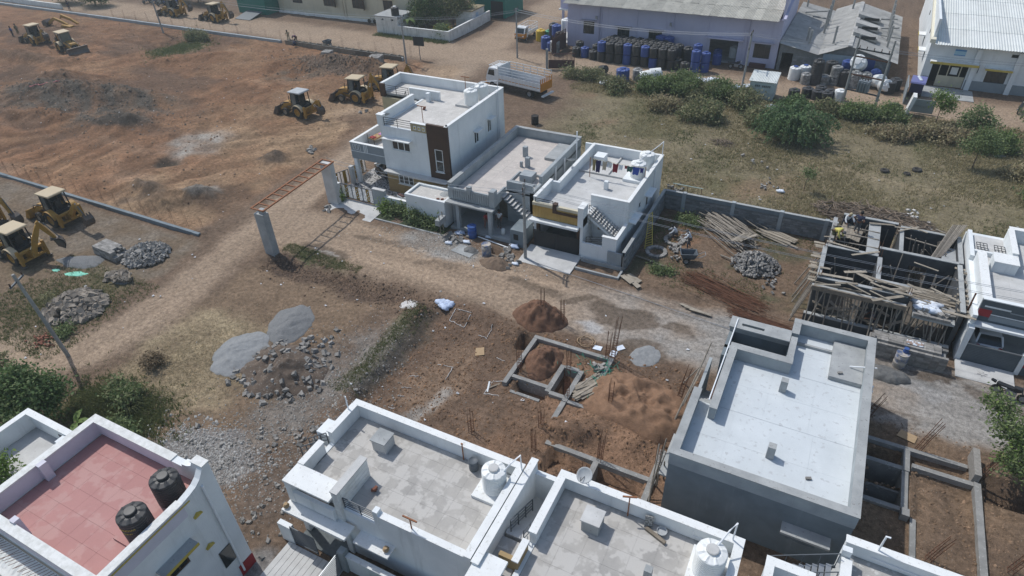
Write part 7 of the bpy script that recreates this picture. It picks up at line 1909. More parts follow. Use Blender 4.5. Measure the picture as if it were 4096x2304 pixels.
heap('rubble_mound', 'brown earth mound strewn with broken granite stones', -26.9,19.5,2.5,1.9,1.0,mat('brown_spoil',(.14,.105,.08),1,(.095,.072,.056),2.5,speck=(.26,.23,.20),speck_scale=9,speck_t=.6,bump=1,bscale=14),-.2)
heap('mortar_heap', 'wet dark mortar heap beside the blue drum', 6.55,34.75,1.05,.62,.4,M['mortarwet'],-.2,flat=.6)
heap('mortar_heap', 'grey mortar mix on a board before the grey porch', -23.0,36.25,.6,.4,.25,M['mortarwet'])
heap('soil_heap', 'small brown heap of dug soil at the street pole', -20.4,35.4,1.1,.75,.6,mat('brown_soil',(.21,.15,.105),1,(.15,.105,.075),3,bump=1,bscale=16))
heap('mortar_heap', 'flat dried cement patch left of the large cement house', -6.9,30.3,.75,1.0,.12,M['dust'],-.4,flat=.8)
heap('lime_heap', 'white lime powder patch by the bank', -23.3,28.1,.6,.35,.05,M['lime'],.1,flat=.7)
heap('mint_powder', 'spilled mint green powder by the left backhoe', -49.4,20.9,.85,.3,.06,M['mint'],.4,flat=.7,cat='spill')
heap('mint_powder', 'small mint green spill below the boom bucket', -51.3,20.6,.35,.18,.05,M['mint'],.2,flat=.7,cat='spill')
heap('gravel_heap', 'low spread of dark gravel beside the concrete block stack', -50.6,22.2,1.8,.8,.18,M['gravel'],.3,flat=.7)

# ================================================================== stones and blocks, each one its own piece
def rock_mesh(seed, m, sx=1, sy=.75, sz=.6):
    rr = random.Random(seed); vs = []
    for z in (-.5,.5):
        for (x,y) in ((-.5,-.5),(.5,-.5),(.5,.5),(-.5,.5)):
            k = rr.uniform(.62,1.0) if z > 0 else rr.uniform(.85,1.1)
            vs.append((x*k*sx+rr.uniform(-.12,.12),y*k*sy+rr.uniform(-.12,.12),z*sz*rr.uniform(.7,1.15)))
    return MB().add(vs,[(0,3,2),(0,2,1),(4,5,6),(4,6,7),(0,1,5),(0,5,4),(1,2,6),(1,6,5),(2,3,7),(2,7,6),(3,0,4),(3,4,7)]).mesh('stone', m)
ROCK = [rock_mesh(i, M['stone']) for i in range(6)]
ROCKG = [rock_mesh(i+20, M['stoneg']) for i in range(6)]
BLK = MB().box(-.2,.2,-.1,.1,-.1,.1).mesh('block', M['block'])
def pile(name, label, cat, x, y, rx, ry, h, n, meshes, s0, s1, nm, rot=0, spread=1.0, tilt=3.0, power=1.3):
    t = thing(name, label, cat, (x,y,0), rot)
    for i in range(n):
        f = math.sqrt(random.random())**(1/spread); a = random.uniform(0,2*PI)
        px, py = rx*f*math.cos(a), ry*f*math.sin(a)
        z = h*max(0,1-f**power)*random.uniform(.8,1.0)+.08
        s = random.uniform(s0,s1)
        put(nm, random.choice(meshes), t, (px,py,z), (random.uniform(-tilt,tilt)*.3,random.uniform(-tilt,tilt)*.3,random.uniform(0,6.3)), s)
    MB().lathe([(1.0,0),(.75,.38),(.4,.75),(.1,.92)],18).build('core', M['mortar'], t).scale = (rx*.8,ry*.8,h*.8)  # dark core puts the shade between the pieces into colour
    return t
pile('stone_pile', 'large pile of brown rubble stones beside the dirt track', 'stones', -45.2,18.1,2.1,1.9,1.15,290,ROCK,.34,.62,'stone')
pile('block_pile', 'tumbled pile of grey concrete blocks near the low beam', 'blocks', -46.4,25.0,1.75,1.7,.95,260,[BLK],.85,1.0,'block')
pile('block_pile', 'tumbled pile of grey cement blocks before the unfinished house', 'blocks', -2.6,43.1,1.75,1.6,1.15,290,[BLK],.62,.72,'block')
t = pile('log_heap', 'heap of old stumps and stones below the grey block pile', 'stumps', -45.4,21.9,1.2,.7,.4,26,ROCK,.4,.7,'stone')
for i in range(9): put('log', MB().tube([(-.6,0,0),(0,.05,.03),(.6,0,0)],[.09,.11,.08],8).mesh('log',M['wood']), t, (random.uniform(-.8,.8),random.uniform(-.5,.5),.35), (0,random.uniform(-.2,.2),random.uniform(0,3)), random.uniform(.6,1.1))
t = thing('block_stack', 'neat low stack of concrete blocks joining the tumbled pile', 'blocks', (-49.2,24.0,0), R(-3))
for k in range(4):
    for i in range(7-k//2):
        for j in range(6):
            if 0 < j < 5 and 0 < i < 5 and k < 3: continue
            if i > 4 and k > 1 and random.random() < .5: continue
            put('block', BLK, t, (-1.2+i*.41+.05*k, -.55+j*.21, .1+k*.2), (0,0,random.uniform(-.05,.05)))
def strewn(name, label, pts, meshes, s0, s1, nm='stone'):
    t = thing(name, label, 'stones', (pts[0][0],pts[0][1],0))
    for (x,y,n,sp) in pts:
        for i in range(n):
            px, py = x+random.gauss(0,sp), y+random.gauss(0,sp)
            s = random.uniform(s0,s1)
            zz = height1(px,py)
            e = ell(np.array([px]),np.array([py]),-26.9,19.5,2.5,1.9,-.2)[0]
            if e < 1.1: zz += 1.0*max(0,1-(e/1.12)**1.5)
            put(nm, random.choice(meshes), t, (px-pts[0][0],py-pts[0][1],zz+s*.2), (random.uniform(-.5,.5),random.uniform(-.5,.5),random.uniform(0,6)), s)
    return t
strewn('broken_stones', 'big grey granite boulders ringed around the brown earth mound', [(-28.6,21.3,12,.5),(-27.6,21.9,14,.5),(-26.2,22.3,12,.6),(-25.3,21.0,19,.5),(-24.7,20.2,12,.5),(-24.6,18.9,10,.4),(-29.3,18.4,8,.4),(-27.6,17.7,12,.5),(-28.9,17.9,8,.4),(-26.0,17.6,6,.4),(-26.8,19.6,32,.9),(-25.4,18.2,6,.4),(-29.2,19.8,6,.4)],ROCKG,.16,.42)
strewn('broken_stones', 'scattered grey stones behind the terrace house stair', [(-22.4,15.6,16,.6),(-21.6,16.6,12,.5),(-20.6,15.2,14,.7),(-23.6,14.5,16,.8),(-21.2,13.6,14,.8),(-20.3,11.4,16,.7),(-19.9,9.4,14,.5),(-24.8,13.4,18,.9),(-26.8,12.6,24,.9),(-20.9,8.8,8,.4)],ROCKG,.1,.3)
strewn('broken_stones', 'row of grey stones heaped by the garden bank of the white gate pillar', [(-37.9,36.9,6,.2),(-47.3,46.0,10,.5),(-48.9,56.5,5,.3)],ROCKG,.25,.45)
strewn('broken_blocks', 'broken cement blocks in the field behind the panelled house', [(-11.2,52.2,14,.5),(-10.4,51.3,10,.4),(-3.9,56.6,10,.6),(-6.2,60.5,6,.5)],[BLK],.5,.8,'block')
strewn('loose_blocks', 'loose cement blocks around the brick rings', [(-8.6,42.9,14,.25),(-8.3,44.4,12,.25),(-8.0,41.9,5,.3),(-1.0,41.0,10,.4)],[BLK],.55,.7,'block')
strewn('loose_blocks', 'white lumps of broken plaster beside the brushwood', [(6.8,54.8,20,.5),(8.6,53.6,24,.6),(9.6,52.2,20,.5),(7.6,55.6,10,.4)],[rock_mesh(50,M['lime'])],.2,.4,'lump')
strewn('rubble', 'rubble and wrapped bundles at the foot of the blue porch drum', [(-25.3,37.4,10,.35),(-24.4,37.2,8,.3),(-20.2,37.1,12,.4),(-19.6,36.2,10,.35)],ROCKG,.25,.5)
strewn('red_rubble', 'low line of broken red bricks near the left dirt track', [(-44.3,14.9,22,.35),(-43.4,14.6,16,.3)],[MB().box(-.2,.2,-.1,.1,-.07,.07).mesh('brick',M['brickr'])],.4,.6,'brick')
# stones along the site, countless small clods: one mass
def scatter(name, label, cat, n, sampler, m, s0, s1, seed):
    rr = np.random.RandomState(seed)
    P = []
    while len(P) < n:
        p_ = sampler(rr)
        if p_ is not None: P.append(p_)
    P = np.array(P); s = (s0+(s1-s0)*rr.rand(n)**2.2)*.62*rr.choice([1,1,1,1,1,1.8],n)
    base = np.array([(-.5,-.4,-.2),(.5,-.45,-.2),(.4,.5,-.2),(-.45,.4,-.2),(-.25,-.2,.32),(.3,-.25,.25),(.2,.28,.36),(-.28,.2,.28)])
    F = np.array([(4,5,6,7),(0,1,5,4),(1,2,6,5),(2,3,7,6),(3,0,4,7)])
    a = rr.uniform(0,2*PI,n); c_, s_ = np.cos(a), np.sin(a)
    jit = 1+rr.uniform(-.35,.35,(n,8,3))
    b = base[None]*jit*s[:,None,None]
    x = b[:,:,0]*c_[:,None]-b[:,:,1]*s_[:,None]+P[:,0,None]; y = b[:,:,0]*s_[:,None]+b[:,:,1]*c_[:,None]+P[:,1,None]
    zg = height(P[:,0].copy(),P[:,1].copy())
    z = b[:,:,2]+zg[:,None]+s[:,None]*.1
    V = np.stack([x,y,z],-1).reshape(-1,3); FF = (F[None]+(np.arange(n)*8)[:,None,None]).reshape(-1,4)
    return tag(np_mesh(name, V, FF, m), label, cat, kind='stuff')
def np_mesh(name, V, F, m, smooth=False):
    me_ = bpy.data.meshes.new(name); k = F.shape[1]
    me_.vertices.add(len(V)); me_.vertices.foreach_set('co', V.astype(np.float32).ravel())
    me_.loops.add(F.size); me_.loops.foreach_set('vertex_index', F.astype(np.int32).ravel())
    me_.polygons.add(len(F)); me_.polygons.foreach_set('loop_start', np.arange(len(F),dtype=np.int32)*k); me_.polygons.foreach_set('loop_total', np.full(len(F),k,dtype=np.int32))
    me_.update(); me_.materials.append(m)
    return put(name, me_)
def island_mat(name, c1, c2, rough=.95, trans=0):
    m = bpy.data.materials.new(name); m.use_nodes = True; N = m.node_tree.nodes; L = m.node_tree.links; b = N['Principled BSDF']
    b.inputs['Roughness'].default_value = rough; b.inputs['Specular IOR Level'].default_value = .2
    g = N.new('ShaderNodeNewGeometry'); x = N.new('ShaderNodeMix'); x.data_type = 'RGBA'
    x.inputs[6].default_value = (*c1,1); x.inputs[7].default_value = (*c2,1)
    L.new(g.outputs['Random Per Island'], x.inputs[0]); L.new(x.outputs[2], b.inputs['Base Color'])
    if trans:
        tr = N.new('ShaderNodeBsdfTranslucent'); L.new(x.outputs[2], tr.inputs[0]); ms = N.new('ShaderNodeMixShader'); ms.inputs[0].default_value = trans
        L.new(b.outputs[0], ms.inputs[1]); L.new(tr.outputs[0], ms.inputs[2]); L.new(ms.outputs[0], N['Material Output'].inputs[0])
    return m
def rect(x0,x1,y0,y1,veto=None):
    def f(rr):
        x, y = rr.uniform(x0,x1), rr.uniform(y0,y1)
        if veto and veto(x,y): return None
        return (x,y)
    return f
def gau(cx,cy,sx,sy):
    return lambda rr: (rr.normal(cx,sx), rr.normal(cy,sy))
def in_house(x,y): return (-19.5<x<-8.3 and y<17) or (-3.4<x<5.2 and 19.8<y<32.5) or (-8.6<x<1.2 and y<17.4) or (-27<x<-19 and y<9.4) or (4<x and y<19.4)
scatter('earth_clods','loose clods on the dug foundation soil','soil',6500,rect(-21,-3.2,17.5,30,in_house),island_mat('clods_a',(.26,.155,.09),(.11,.07,.045)),.07,.2,1)
scatter('earth_clods','loose clods along the dark bank below the gateway','soil',2600,lambda rr:(rr.uniform(-37,-21.5),28.6+rr.normal(0,.7)),island_mat('clods_b',(.20,.135,.09),(.08,.055,.04)),.08,.24,2)
scatter('gravel_chips','grey stone chips spread over the waste ground','gravel',6500,lambda rr:(rr.normal(-23.2,2.3),rr.normal(17.2,4.2)),island_mat('chips',(.36,.345,.32),(.13,.115,.10)),.05,.16,3)
scatter('gravel_chips','pale broken stone chips beside the red-roofed house','gravel',3800,lambda rr:(rr.normal(-26.3,1.8),rr.normal(12.7,.9)),island_mat('chips_b',(.42,.41,.39),(.20,.19,.18)),.06,.2,4)
scatter('site_clods','clods and stones strewn over the red site','soil',8000,rect(-125,-46,30,73),island_mat('clods_c',(.30,.20,.13),(.13,.085,.055)),.08,.26,5)
scatter('site_clods','dark clods on the tipped spoil','soil',3600,lambda rr:(rr.normal(-84,8.5),rr.normal(45.6,3)),island_mat('clods_d',(.17,.145,.12),(.07,.06,.05)),.08,.26,6)
scatter('plot_clods','small clods on the plot beside the unfinished house','soil',1500,rect(-10.8,1.2,37.8,48.3),island_mat('clods_e',(.28,.20,.14),(.13,.09,.06)),.05,.15,7)
scatter('lot_clods','clods on the lots right of the large cement house','soil',2600,rect(5.3,15,18,31,in_house),island_mat('clods_f',(.30,.20,.13),(.12,.08,.05)),.05,.17,8)
scatter('site_clods','earth clods on the dug bank below the plank formwork','soil',2200,lambda rr:(rr.normal(-63,4.5),rr.normal(68.2,1.7)),island_mat('clods_g',(.22,.16,.115),(.09,.066,.05)),.1,.34,9)
scatter('street_grit','grit along the street edge before the houses','gravel',2600,lambda rr:(rr.normal(-25,3.2),rr.normal(35.9,.8)),island_mat('chips_c',(.44,.42,.38),(.20,.17,.14)),.04,.13,10)
scatter('field_clods','clods and litter on the bare field behind the houses','soil',2600,rect(-30,10,50.5,70),island_mat('clods_h',(.36,.30,.22),(.14,.10,.07)),.05,.18,12)
scatter('mound_clods','clods on the orange soil mound','soil',700,lambda rr:(rr.normal(-6.0,1.1),rr.normal(26.0,.8)),island_mat('clods_i',(.24,.13,.075),(.11,.062,.04)),.05,.16,13)

# ================================================================== brick rings, poles, rods, brushwood
def ring(label, x, y, r, z, n=34, courses=1, gap=None):
    t = thing('brick_ring', label, 'brick ring', (x,y,0))
    me_ = cm('ringbrick', lambda: MB().box(-.15,.15,-.065,.065,0,.16).mesh('brick', M['block']))
    for k in range(courses):
        for i in range(n):
            if gap and gap[0] < i < gap[1]: continue
            a = 2*PI*(i+.5*(k%2))/n
            put('brick', me_, t, (r*math.cos(a), r*math.sin(a), z+.165*k), (0,0,a+random.uniform(-.04,.04)))
    return t
ring('lower of two circular brick rings by the yellow lattice panel', -9.75,41.9,.68,.0,32,1)
ring('upper of two circular brick rings where workers sit', -8.95,44.1,.68,.0,30,1,(5,9))
PL = MB().tube([(0,0,0),(.01,.02,.33),(-.01,0,.66),(0,0,1)],[.05,.047,.042,.035],7).mesh('pole', M['pole'])
bp_ = thing('pole_pile', 'big pile of bare timber poles along the block wall', 'poles', (-5.4,47.3,0))
for i in range(105):
    f = random.random(); lay = random.randint(0,5)
    L = random.uniform(3.0,4.4); ang = R(-38)+random.gauss(0,.10)
    cx, cy = random.gauss(0,.55), random.gauss(0,1.15)*(1-.08*lay)
    d = Vector((math.cos(ang),math.sin(ang),random.uniform(-.06,.03)))
    o = put('pole', PL, bp_, Vector((cx,cy,.07+lay*.11))-d*L/2, d.to_track_quat('Z','Y').to_euler(), (1,1,L))
for i in range(4): board(bp_, -4.4+i*.25, 45.4+.1*i, .75, 1.6, R(60)+random.uniform(-.2,.2))
wpile = thing('plank_pile', 'few long planks lying between the pole pile and the block wall', 'planks', (-1.5,47.8,0))
for i in range(9): board(wpile, -1.6+random.uniform(-.5,.5), 47.3+i*.13, .05+.03*(i%3), random.uniform(2.2,3.4), R(-24)+random.uniform(-.08,.08))
rd = thing('rebar_bundle', 'long rusty bundle of reinforcing rods on the ground', 'rebar', (-4.0,38.9,0), R(-19))
RB = MB().tube([(-.5,0,0),(0,.004,0),(.5,0,0)],.016,4).mesh('rod', M['rust'])
for i in range(90):
    put('rod', RB, rd, (random.uniform(-.6,.6),random.gauss(0,.5),.03+random.random()*.12), (0,random.uniform(-.015,.015),random.gauss(0,.05)), (random.uniform(4.5,6.2),1,1))
rd = thing('rebar_bundle', 'second rusty rod bundle running behind the large cement house', 'rebar', (-.9,36.6,0), R(-9))
for i in range(80):
    put('rod', RB, rd, (random.uniform(-.4,.4),random.gauss(0,.3),.03+random.random()*.12), (0,random.uniform(-.015,.015),random.gauss(0,.05)), (random.uniform(3.4,4.6),1,1))
TW = [MB().tube([(-.5,0,0),(-.2,random.uniform(-.06,.06),random.uniform(0,.05)),(.1,random.uniform(-.08,.08),random.uniform(0,.06)),(.5,0,0)],[.03,.042,.036,.016],5).mesh('branch', M['twig']) for i in range(6)]
br = thing('brushwood_pile', 'wide pile of dry branches behind the unfinished house', 'branches', (5,53.5,0))
for i in range(280):
    f = math.sqrt(random.random()); a = random.uniform(0,2*PI)
    px, py = 4.6*f*math.cos(a), 2.0*f*math.sin(a)-.25*4.6*f*math.cos(a)*.4
    put('branch', random.choice(TW), br, (px,py,.08+.75*(1-f)*random.random()+.1), (random.uniform(-.2,.2),random.uniform(-.25,.25),random.gauss(-.2,.7)), (random.uniform(.8,2.4),1.2,1.2))
MB().lathe([(1,0),(.7,.3),(.3,.55),(.05,.6)],20).build('leaf_litter', M['twig'], br).scale = (4.2,1.7,.9)
br = thing('brushwood_pile', 'small heap of dry twigs in the field near the thorn bush', 'branches', (-9.5,63.6,0))
for i in range(60):
    f = math.sqrt(random.random()); a = random.uniform(0,2*PI)
    put('branch', random.choice(TW), br, (1.2*f*math.cos(a),.7*f*math.sin(a),.1+.3*(1-f)), (random.uniform(-.2,.2),random.uniform(-.3,.3),random.uniform(0,3)), (random.uniform(.5,1.2),.8,.8))
wt = thing('timber_pile', 'pale planks and posts heaped inside the new foundation', 'timber', (-9.1,26.2,0), R(62))
for i in range(34): put('board', bd, wt, (random.uniform(-.4,.4),random.gauss(0,.35),.05+.03*(i//4)), (random.uniform(-.06,.06),random.uniform(-.06,.06),random.gauss(0,.12)), (random.uniform(1.4,2.6),random.uniform(.4,1.1),1))
for i in range(8): put('post', PL, wt, (random.uniform(-1,-.6),random.uniform(-.4,.4),.25), (0,R(90),random.uniform(-.2,.2)), (1,1,random.uniform(1.2,2.0)))
bb = thing('block_remnant', 'few cement blocks at the far end of the timber heap', 'blocks', (-9.1,27.9,0))
for i in range(14): put('block', BLK, bb, (random.uniform(-.4,.4),random.uniform(-.3,.3),.1+.15*(i//6)), (0,0,random.uniform(0,3)), .8)
# bamboo ladder and poles at the left wall of the cement house
ld = thing('bamboo_poles', 'bamboo poles and ladder leaning along the cement house stair', 'poles', (-3.6,26.5,0))
for (a,b) in (((-3.9,25.2,0),(-3.1,27.6,3.6)),((-3.7,28.4,0),(-3.2,30.2,2.6)),((-4.2,28.9,0),(-3.3,28.4,2.3)),((-3.5,23.0,0),(-3.15,24.6,3.0)),((-3.6,26.0,1.2),(-3.3,28.9,1.5)),((-3.3,21.8,0),(-3.2,20.6,2.8)),((-3.5,21.2,0),(-3.35,20.4,2.6)),((-3.6,20.2,0),(-3.5,21.9,2.9)),((-3.55,20.0,0),(-3.75,21.6,2.7))):
    pole_between(ld, a, b, PL, 'pole', 1.0)
l2 = thing('steel_ladder', 'rusty ladder leaning in the cement house stairwell', 'ladder', (-2.3,26,1.2))
mb = MB().bar((-.25,-1.5,-.6),(.25,1.5,2.0),.05).build('rail', M['rust'], l2); mb = MB().bar((.1,-1.5,-.6),(.6,1.5,2.0),.05).build('rail', M['rust'], l2)
for i in range(9):
    f = (i+.5)/9; MB().bar((-.25+.5*f,-1.5+3*f,-.6+2.6*f),(.1+.5*f,-1.5+3*f,-.6+2.6*f),.035).build('rung', M['rust'], l2)
yl = thing('lattice_panel', 'yellow steel lattice panel leaning on the block side wall', 'panel', (-10.6,43.5,0))
MB().bar((.35,-1.0,.05),(-.45,1.1,1.85),.06).bar((-.1,-1.5,.05),(-.6,.7,1.75),.05).build('frame', M['yellowp'], yl)
for i in range(15):
    f = i/14; MB().bar((.35-.8*f,-1.0+2.1*f,.05+1.8*f),(-.1-.5*f,-1.5+2.2*f,.05+1.7*f),.035).build('slat', M['yellowp'], yl)
# ================================================================== vegetation
LEAF = dict(
 dark=island_mat('leaf_dark',(.06,.115,.04),(.14,.20,.075),.6,.3), mid=island_mat('leaf_mid',(.10,.15,.055),(.22,.26,.12),.65,.3),
 olive=island_mat('leaf_olive',(.15,.155,.075),(.29,.27,.15),.8,.25), fresh=island_mat('leaf_fresh',(.10,.17,.04),(.20,.27,.075),.6,.35),
 dry=island_mat('grass_dry',(.32,.26,.16),(.48,.40,.27),.9,.3), drygreen=island_mat('grass_drygreen',(.23,.205,.11),(.44,.375,.23),.9,.35),
 green=island_mat('grass_green',(.09,.12,.045),(.20,.205,.09),.8,.3), feather=island_mat('leaf_feather',(.10,.17,.075),(.19,.26,.125),.7,.3),
 brown=island_mat('leaf_brown',(.17,.125,.08),(.28,.215,.14),.9,.2), flower=island_mat('flower_yellow',(.6,.42,.02),(.7,.5,.05),.6,.2))
def leaves(name, blobs, n, size, m, parent, seed, droop=0, elong=1.6, shell=.55):
    """leaf-sized faces spread through the volume of lobes (x,y,z,rx,ry,rz); one foliage mesh"""
    rr = np.random.RandomState(seed)
    wv = np.array([b[3]*b[4]*b[5] for b in blobs])**.67; wv = wv/wv.sum()
    bi = rr.choice(len(blobs), n, p=wv); B = np.array(blobs)[bi]
    d = rr.normal(size=(n,3)); d /= np.linalg.norm(d,axis=1)[:,None]
    rad = shell+(1-shell)*rr.rand(n)**.7+rr.normal(0,.16,n)
    # clumps: pull towards a few twig centres per lobe
    c = B[:,:3]+d*rad[:,None]*B[:,3:6]
    tw = rr.normal(size=(max(8,n//28),3)); ti = rr.randint(0,len(tw),n)
    tb_ = np.array(blobs)[rr.choice(len(blobs),len(tw),p=wv)]; tw = tw/np.linalg.norm(tw,axis=1)[:,None]
    tc_ = tb_[:,:3]+tw*tb_[:,3:6]*rr.uniform(.55,1.1,(len(tw),1))
    near = tc_[ti]+rr.normal(0,1,(n,3))*size*1.9
    k = rr.rand(n) < .62
    c[k] = near[k]
    a1 = rr.normal(size=(n,3)); a1[:,2] -= droop; a1 /= np.linalg.norm(a1,axis=1)[:,None]
    up = rr.normal(size=(n,3))*.8+np.array([0,0,1.0]); a2 = np.cross(a1,up); a2 /= (np.linalg.norm(a2,axis=1)[:,None]+1e-6)
    s = size*rr.uniform(.6,1.3,n)[:,None]
    p0 = c; p1 = c+a1*s*elong*.5+a2*s*.38; p2 = c+a1*s*elong; p3 = c+a1*s*elong*.5-a2*s*.38
    V = np.stack([p0,p1,p2,p3],1).reshape(-1,3); V[:,2] = np.maximum(V[:,2], .02)
    F = np.arange(n*4).reshape(n,4)
    o = np_mesh(name, V, F, m); o.parent = parent
    off = Vector((0,0,0)); o.location = -off
    return o
def blobs_for(rx, ry, h, n, seed, z0=.15, lump=.45):
    rr = random.Random(seed); out = []
    for i in range(n):
        a = rr.uniform(0,2*PI); f = rr.random()**.6
        x, y = rx*(1-lump)*f*math.cos(a), ry*(1-lump)*f*math.sin(a)
        r_ = rr.uniform(.65,1.1)*lump
        z = h*(z0+(1-z0-lump*.6)*rr.random()*(1-.35*f))
        out.append((x,y,z+h*.1,rx*r_,ry*r_,h*r_*.75))
    return out
def bush(label, x, y, rx, ry, h, n, size, m, seed, name='bush', m2=None, droop=0, elong=1.6):
    t = thing(name, label, 'bush', (x,y,height1(x,y)))
    b = blobs_for(rx,ry,h,15,seed,.05,.36)
    leaves('crown', b, n, size, m, t, seed, droop, elong)
    if m2 and n > 900: leaves('crown_tips', b, n//3, size*.9, m2, t, seed+77, droop, elong, .8)
    st = MB(); rr = random.Random(seed)
    for k in range(6):
        q = b[k % len(b)]; st.tube([(rr.uniform(-.1,.1),rr.uniform(-.1,.1),-.1),(q[0]*.5,q[1]*.5,q[2]*.6),(q[0],q[1],q[2])],[.05,.035,.015],5)
    st.build('stem', M['bark'], t)
    return t
def tree(label, x, y, h, blobs, n, size, m, seed, name='tree', droop=0, elong=1.6, trunk_r=.12, lean=(0,0), m2=None):
    t = thing(name, label, 'tree', (x,y,height1(x,y)))
    leaves('crown', blobs, n, size, m, t, seed, droop, elong, .4)
    if m2: leaves('crown_tips', blobs, n//3, size, m2, t, seed+5, droop, elong, .8)
    top = Vector((lean[0],lean[1],h*.6)); tr_ = MB().tube([(0,0,-.2),(lean[0]*.4,lean[1]*.4,h*.3),top],[trunk_r,trunk_r*.75,trunk_r*.5],8)
    for q in blobs: tr_.tube([top*.8, Vector(q[:3]).lerp(top,.45), Vector(q[:3])],[trunk_r*.45,trunk_r*.25,trunk_r*.08],5)
    tr_.build('trunk', M['bark'], t)
    return t
def B(*a): return list(a)
# bottom left leafy tree
tree('leafy green tree beside the red-roofed house at bottom left', -36.6,10.2,3.6, B((0,0,2.7,1.5,1.2,1.1),(-1.3,-.6,2.2,1.2,1.0,.9),(.9,.4,1.9,.8,.7,.6),(.2,.9,2.0,1.0,.8,.8),(-.3,.2,3.4,.8,.7,.6),(-2.3,-1.0,1.7,.9,.8,.8),(.5,-1.0,1.7,1.0,.7,.8)),9000,.17,LEAF['dark'],201,m2=LEAF['mid'],elong=1.2)
tree('grey green tree at the left edge by the dirt track', -42.4,10.6,3.2, B((0,0,2.0,1.2,1.2,.9),(-.9,-.5,1.5,1.1,1,.8),(.5,.7,1.4,.9,.8,.7),(-.4,.6,2.7,.8,.8,.5)),4200,.12,LEAF['olive'],203)
tree('tree crown poking into the left bottom courtyard', -31.6,5.6,4.2, B((0,0,3.4,1.0,.7,.7),(.3,.6,3.7,.6,.5,.5),(-.8,0,3.3,.8,.7,.6)),2400,.13,LEAF['fresh'],204)
# right foreground tree
tree('slender tree leaning over the right lot by the stub wall', 11.4,29.6,4.0, B((0,0,2.9,.9,.8,.6),(1.0,-.6,2.5,.9,.8,.6),(-.5,1.2,3.2,.7,.6,.5),(1.6,.4,2.9,.9,.8,.6),(.4,-1.2,1.9,.8,.7,.5),(1.7,-1.4,1.8,.9,.7,.5)),5200,.12,LEAF['mid'],205,lean=(.4,0),trunk_r=.07,m2=LEAF['fresh'])
# field saplings and small trees
tree('thin sapling standing alone in the dry field', -.9,56.6,2.0, B((0,0,1.9,.55,.5,.35),(.2,.1,1.6,.4,.4,.3)),500,.11,LEAF['mid'],206,trunk_r=.04)
tree('forked small tree in the dry field at right', 12.2,66.6,3.2, B((0,0,2.7,1.0,.9,.7),(.8,.3,2.2,.9,.8,.6),(-.9,0,2.1,.8,.7,.6),(.2,.6,3.2,.7,.6,.5)),2200,.14,LEAF['mid'],207,trunk_r=.06)
tree('light young tree before the grey green gate sheet', 9.4,77.0,3.2, B((0,0,2.4,.9,.8,.7),(.6,.1,1.8,.9,.7,.6),(-.3,.2,3.0,.6,.6,.5),(.9,0,2.8,.5,.5,.4)),1500,.15,LEAF['fresh'],208,trunk_r=.05)
tree('bushy tree on the lane verge right of the young tree', 12.6,75.6,2.8, B((0,0,1.6,1.2,1.0,.9),(.9,.3,1.2,1.1,.9,.7),(-.7,-.2,1.2,.9,.8,.7),(.1,.2,2.4,.7,.7,.5)),2600,.15,LEAF['mid'],209)
tree('spindly tree at the far right lane verge', 17.4,77.6,3.4, B((0,0,2.2,1.3,1.1,1.0),(.9,.4,1.6,1.1,1,.8),(0,.3,3.0,.8,.8,.6)),2200,.15,LEAF['mid'],210)
# garden trees behind the white wall
tree('dense leafy tree behind the weathered garden wall', -61.6,89.6,5.5, B((0,0,3.4,2.2,2.0,1.6),(-1.6,.6,2.4,1.6,1.5,1.3),(1.6,.2,2.6,1.7,1.5,1.3),(.4,.8,4.6,1.5,1.4,1.1),(-.5,-1.6,2.0,1.6,1.2,1.0)),8000,.2,LEAF['dark'],211,m2=LEAF['olive'])
tree('tall olive tree at the back of the walled garden', -58.4,92.6,6.5, B((0,0,4.0,2.0,1.9,1.6),(1.4,.4,3.0,1.7,1.5,1.4),(-1.0,1,5.0,1.5,1.4,1.2),(.5,-1.4,2.6,1.6,1.2,1.1)),6500,.2,LEAF['olive'],212,m2=LEAF['mid'])
t_ = bush('yellow flowering shrub hanging over the garden wall', -56.0,85.4,2.2,1.4,2.4,3600,.17,LEAF['mid'],213,name='flowering_shrub')
leaves('blossom', blobs_for(1.9,1.2,2.3,6,214), 260, .16, LEAF['flower'], t_, 215)
bt = thing('banana_plant', 'banana plant with ragged broad leaves behind the outhouse', 'plant', (-62.6,86.2,0))
rr_ = random.Random(5)
for k in range(9):
    a = k*.75; L = rr_.uniform(1.3,1.9); d = Vector((math.cos(a),math.sin(a),0)); sd_ = Vector((-d.y,d.x,0))
    vs = []; 
    for i in range(7):
        f = i/6; c = Vector((0,0,2.0))+d*L*f+Vector((0,0,.9*f-1.5*f*f)); w_ = .28*math.sin(PI*min(1,f+.12))
        vs += [c-sd_*w_, c, c+sd_*w_]
    fs = []
    for i in range(6):
        b_ = i*3; fs += [(b_,b_+1,b_+4,b_+3),(b_+1,b_+2,b_+5,b_+4)]
    MB().add(vs,fs).build('leaf', LEAF['fresh'], bt)
MB().tube([(0,0,-.1),(.05,0,1.0),(0,0,2.1)],[.16,.13,.08],8).build('stem', M['bark'], bt)
# trees along the far left road
for i,(x,y,h,l) in enumerate(((-138,80,4.5,'leftmost dark tree at the top left road corner'),(-130,80.5,4.0,'dark tree right of the leftmost one by the top road'),(-119,88.5,6.0,'large dark shade tree over the parked motorcycles'),(-112,89,6.0,'dark shade tree at the top edge behind the first backhoe'))):
    tree(l,x,y,h,B((0,0,h*.55,2.4,2.2,h*.3),(1.8,.4,h*.45,1.9,1.7,h*.25),(-1.8,.2,h*.45,1.9,1.7,h*.25),(.2,.5,h*.85,1.6,1.5,h*.2)),4500,.24,LEAF['dark'],230+i)
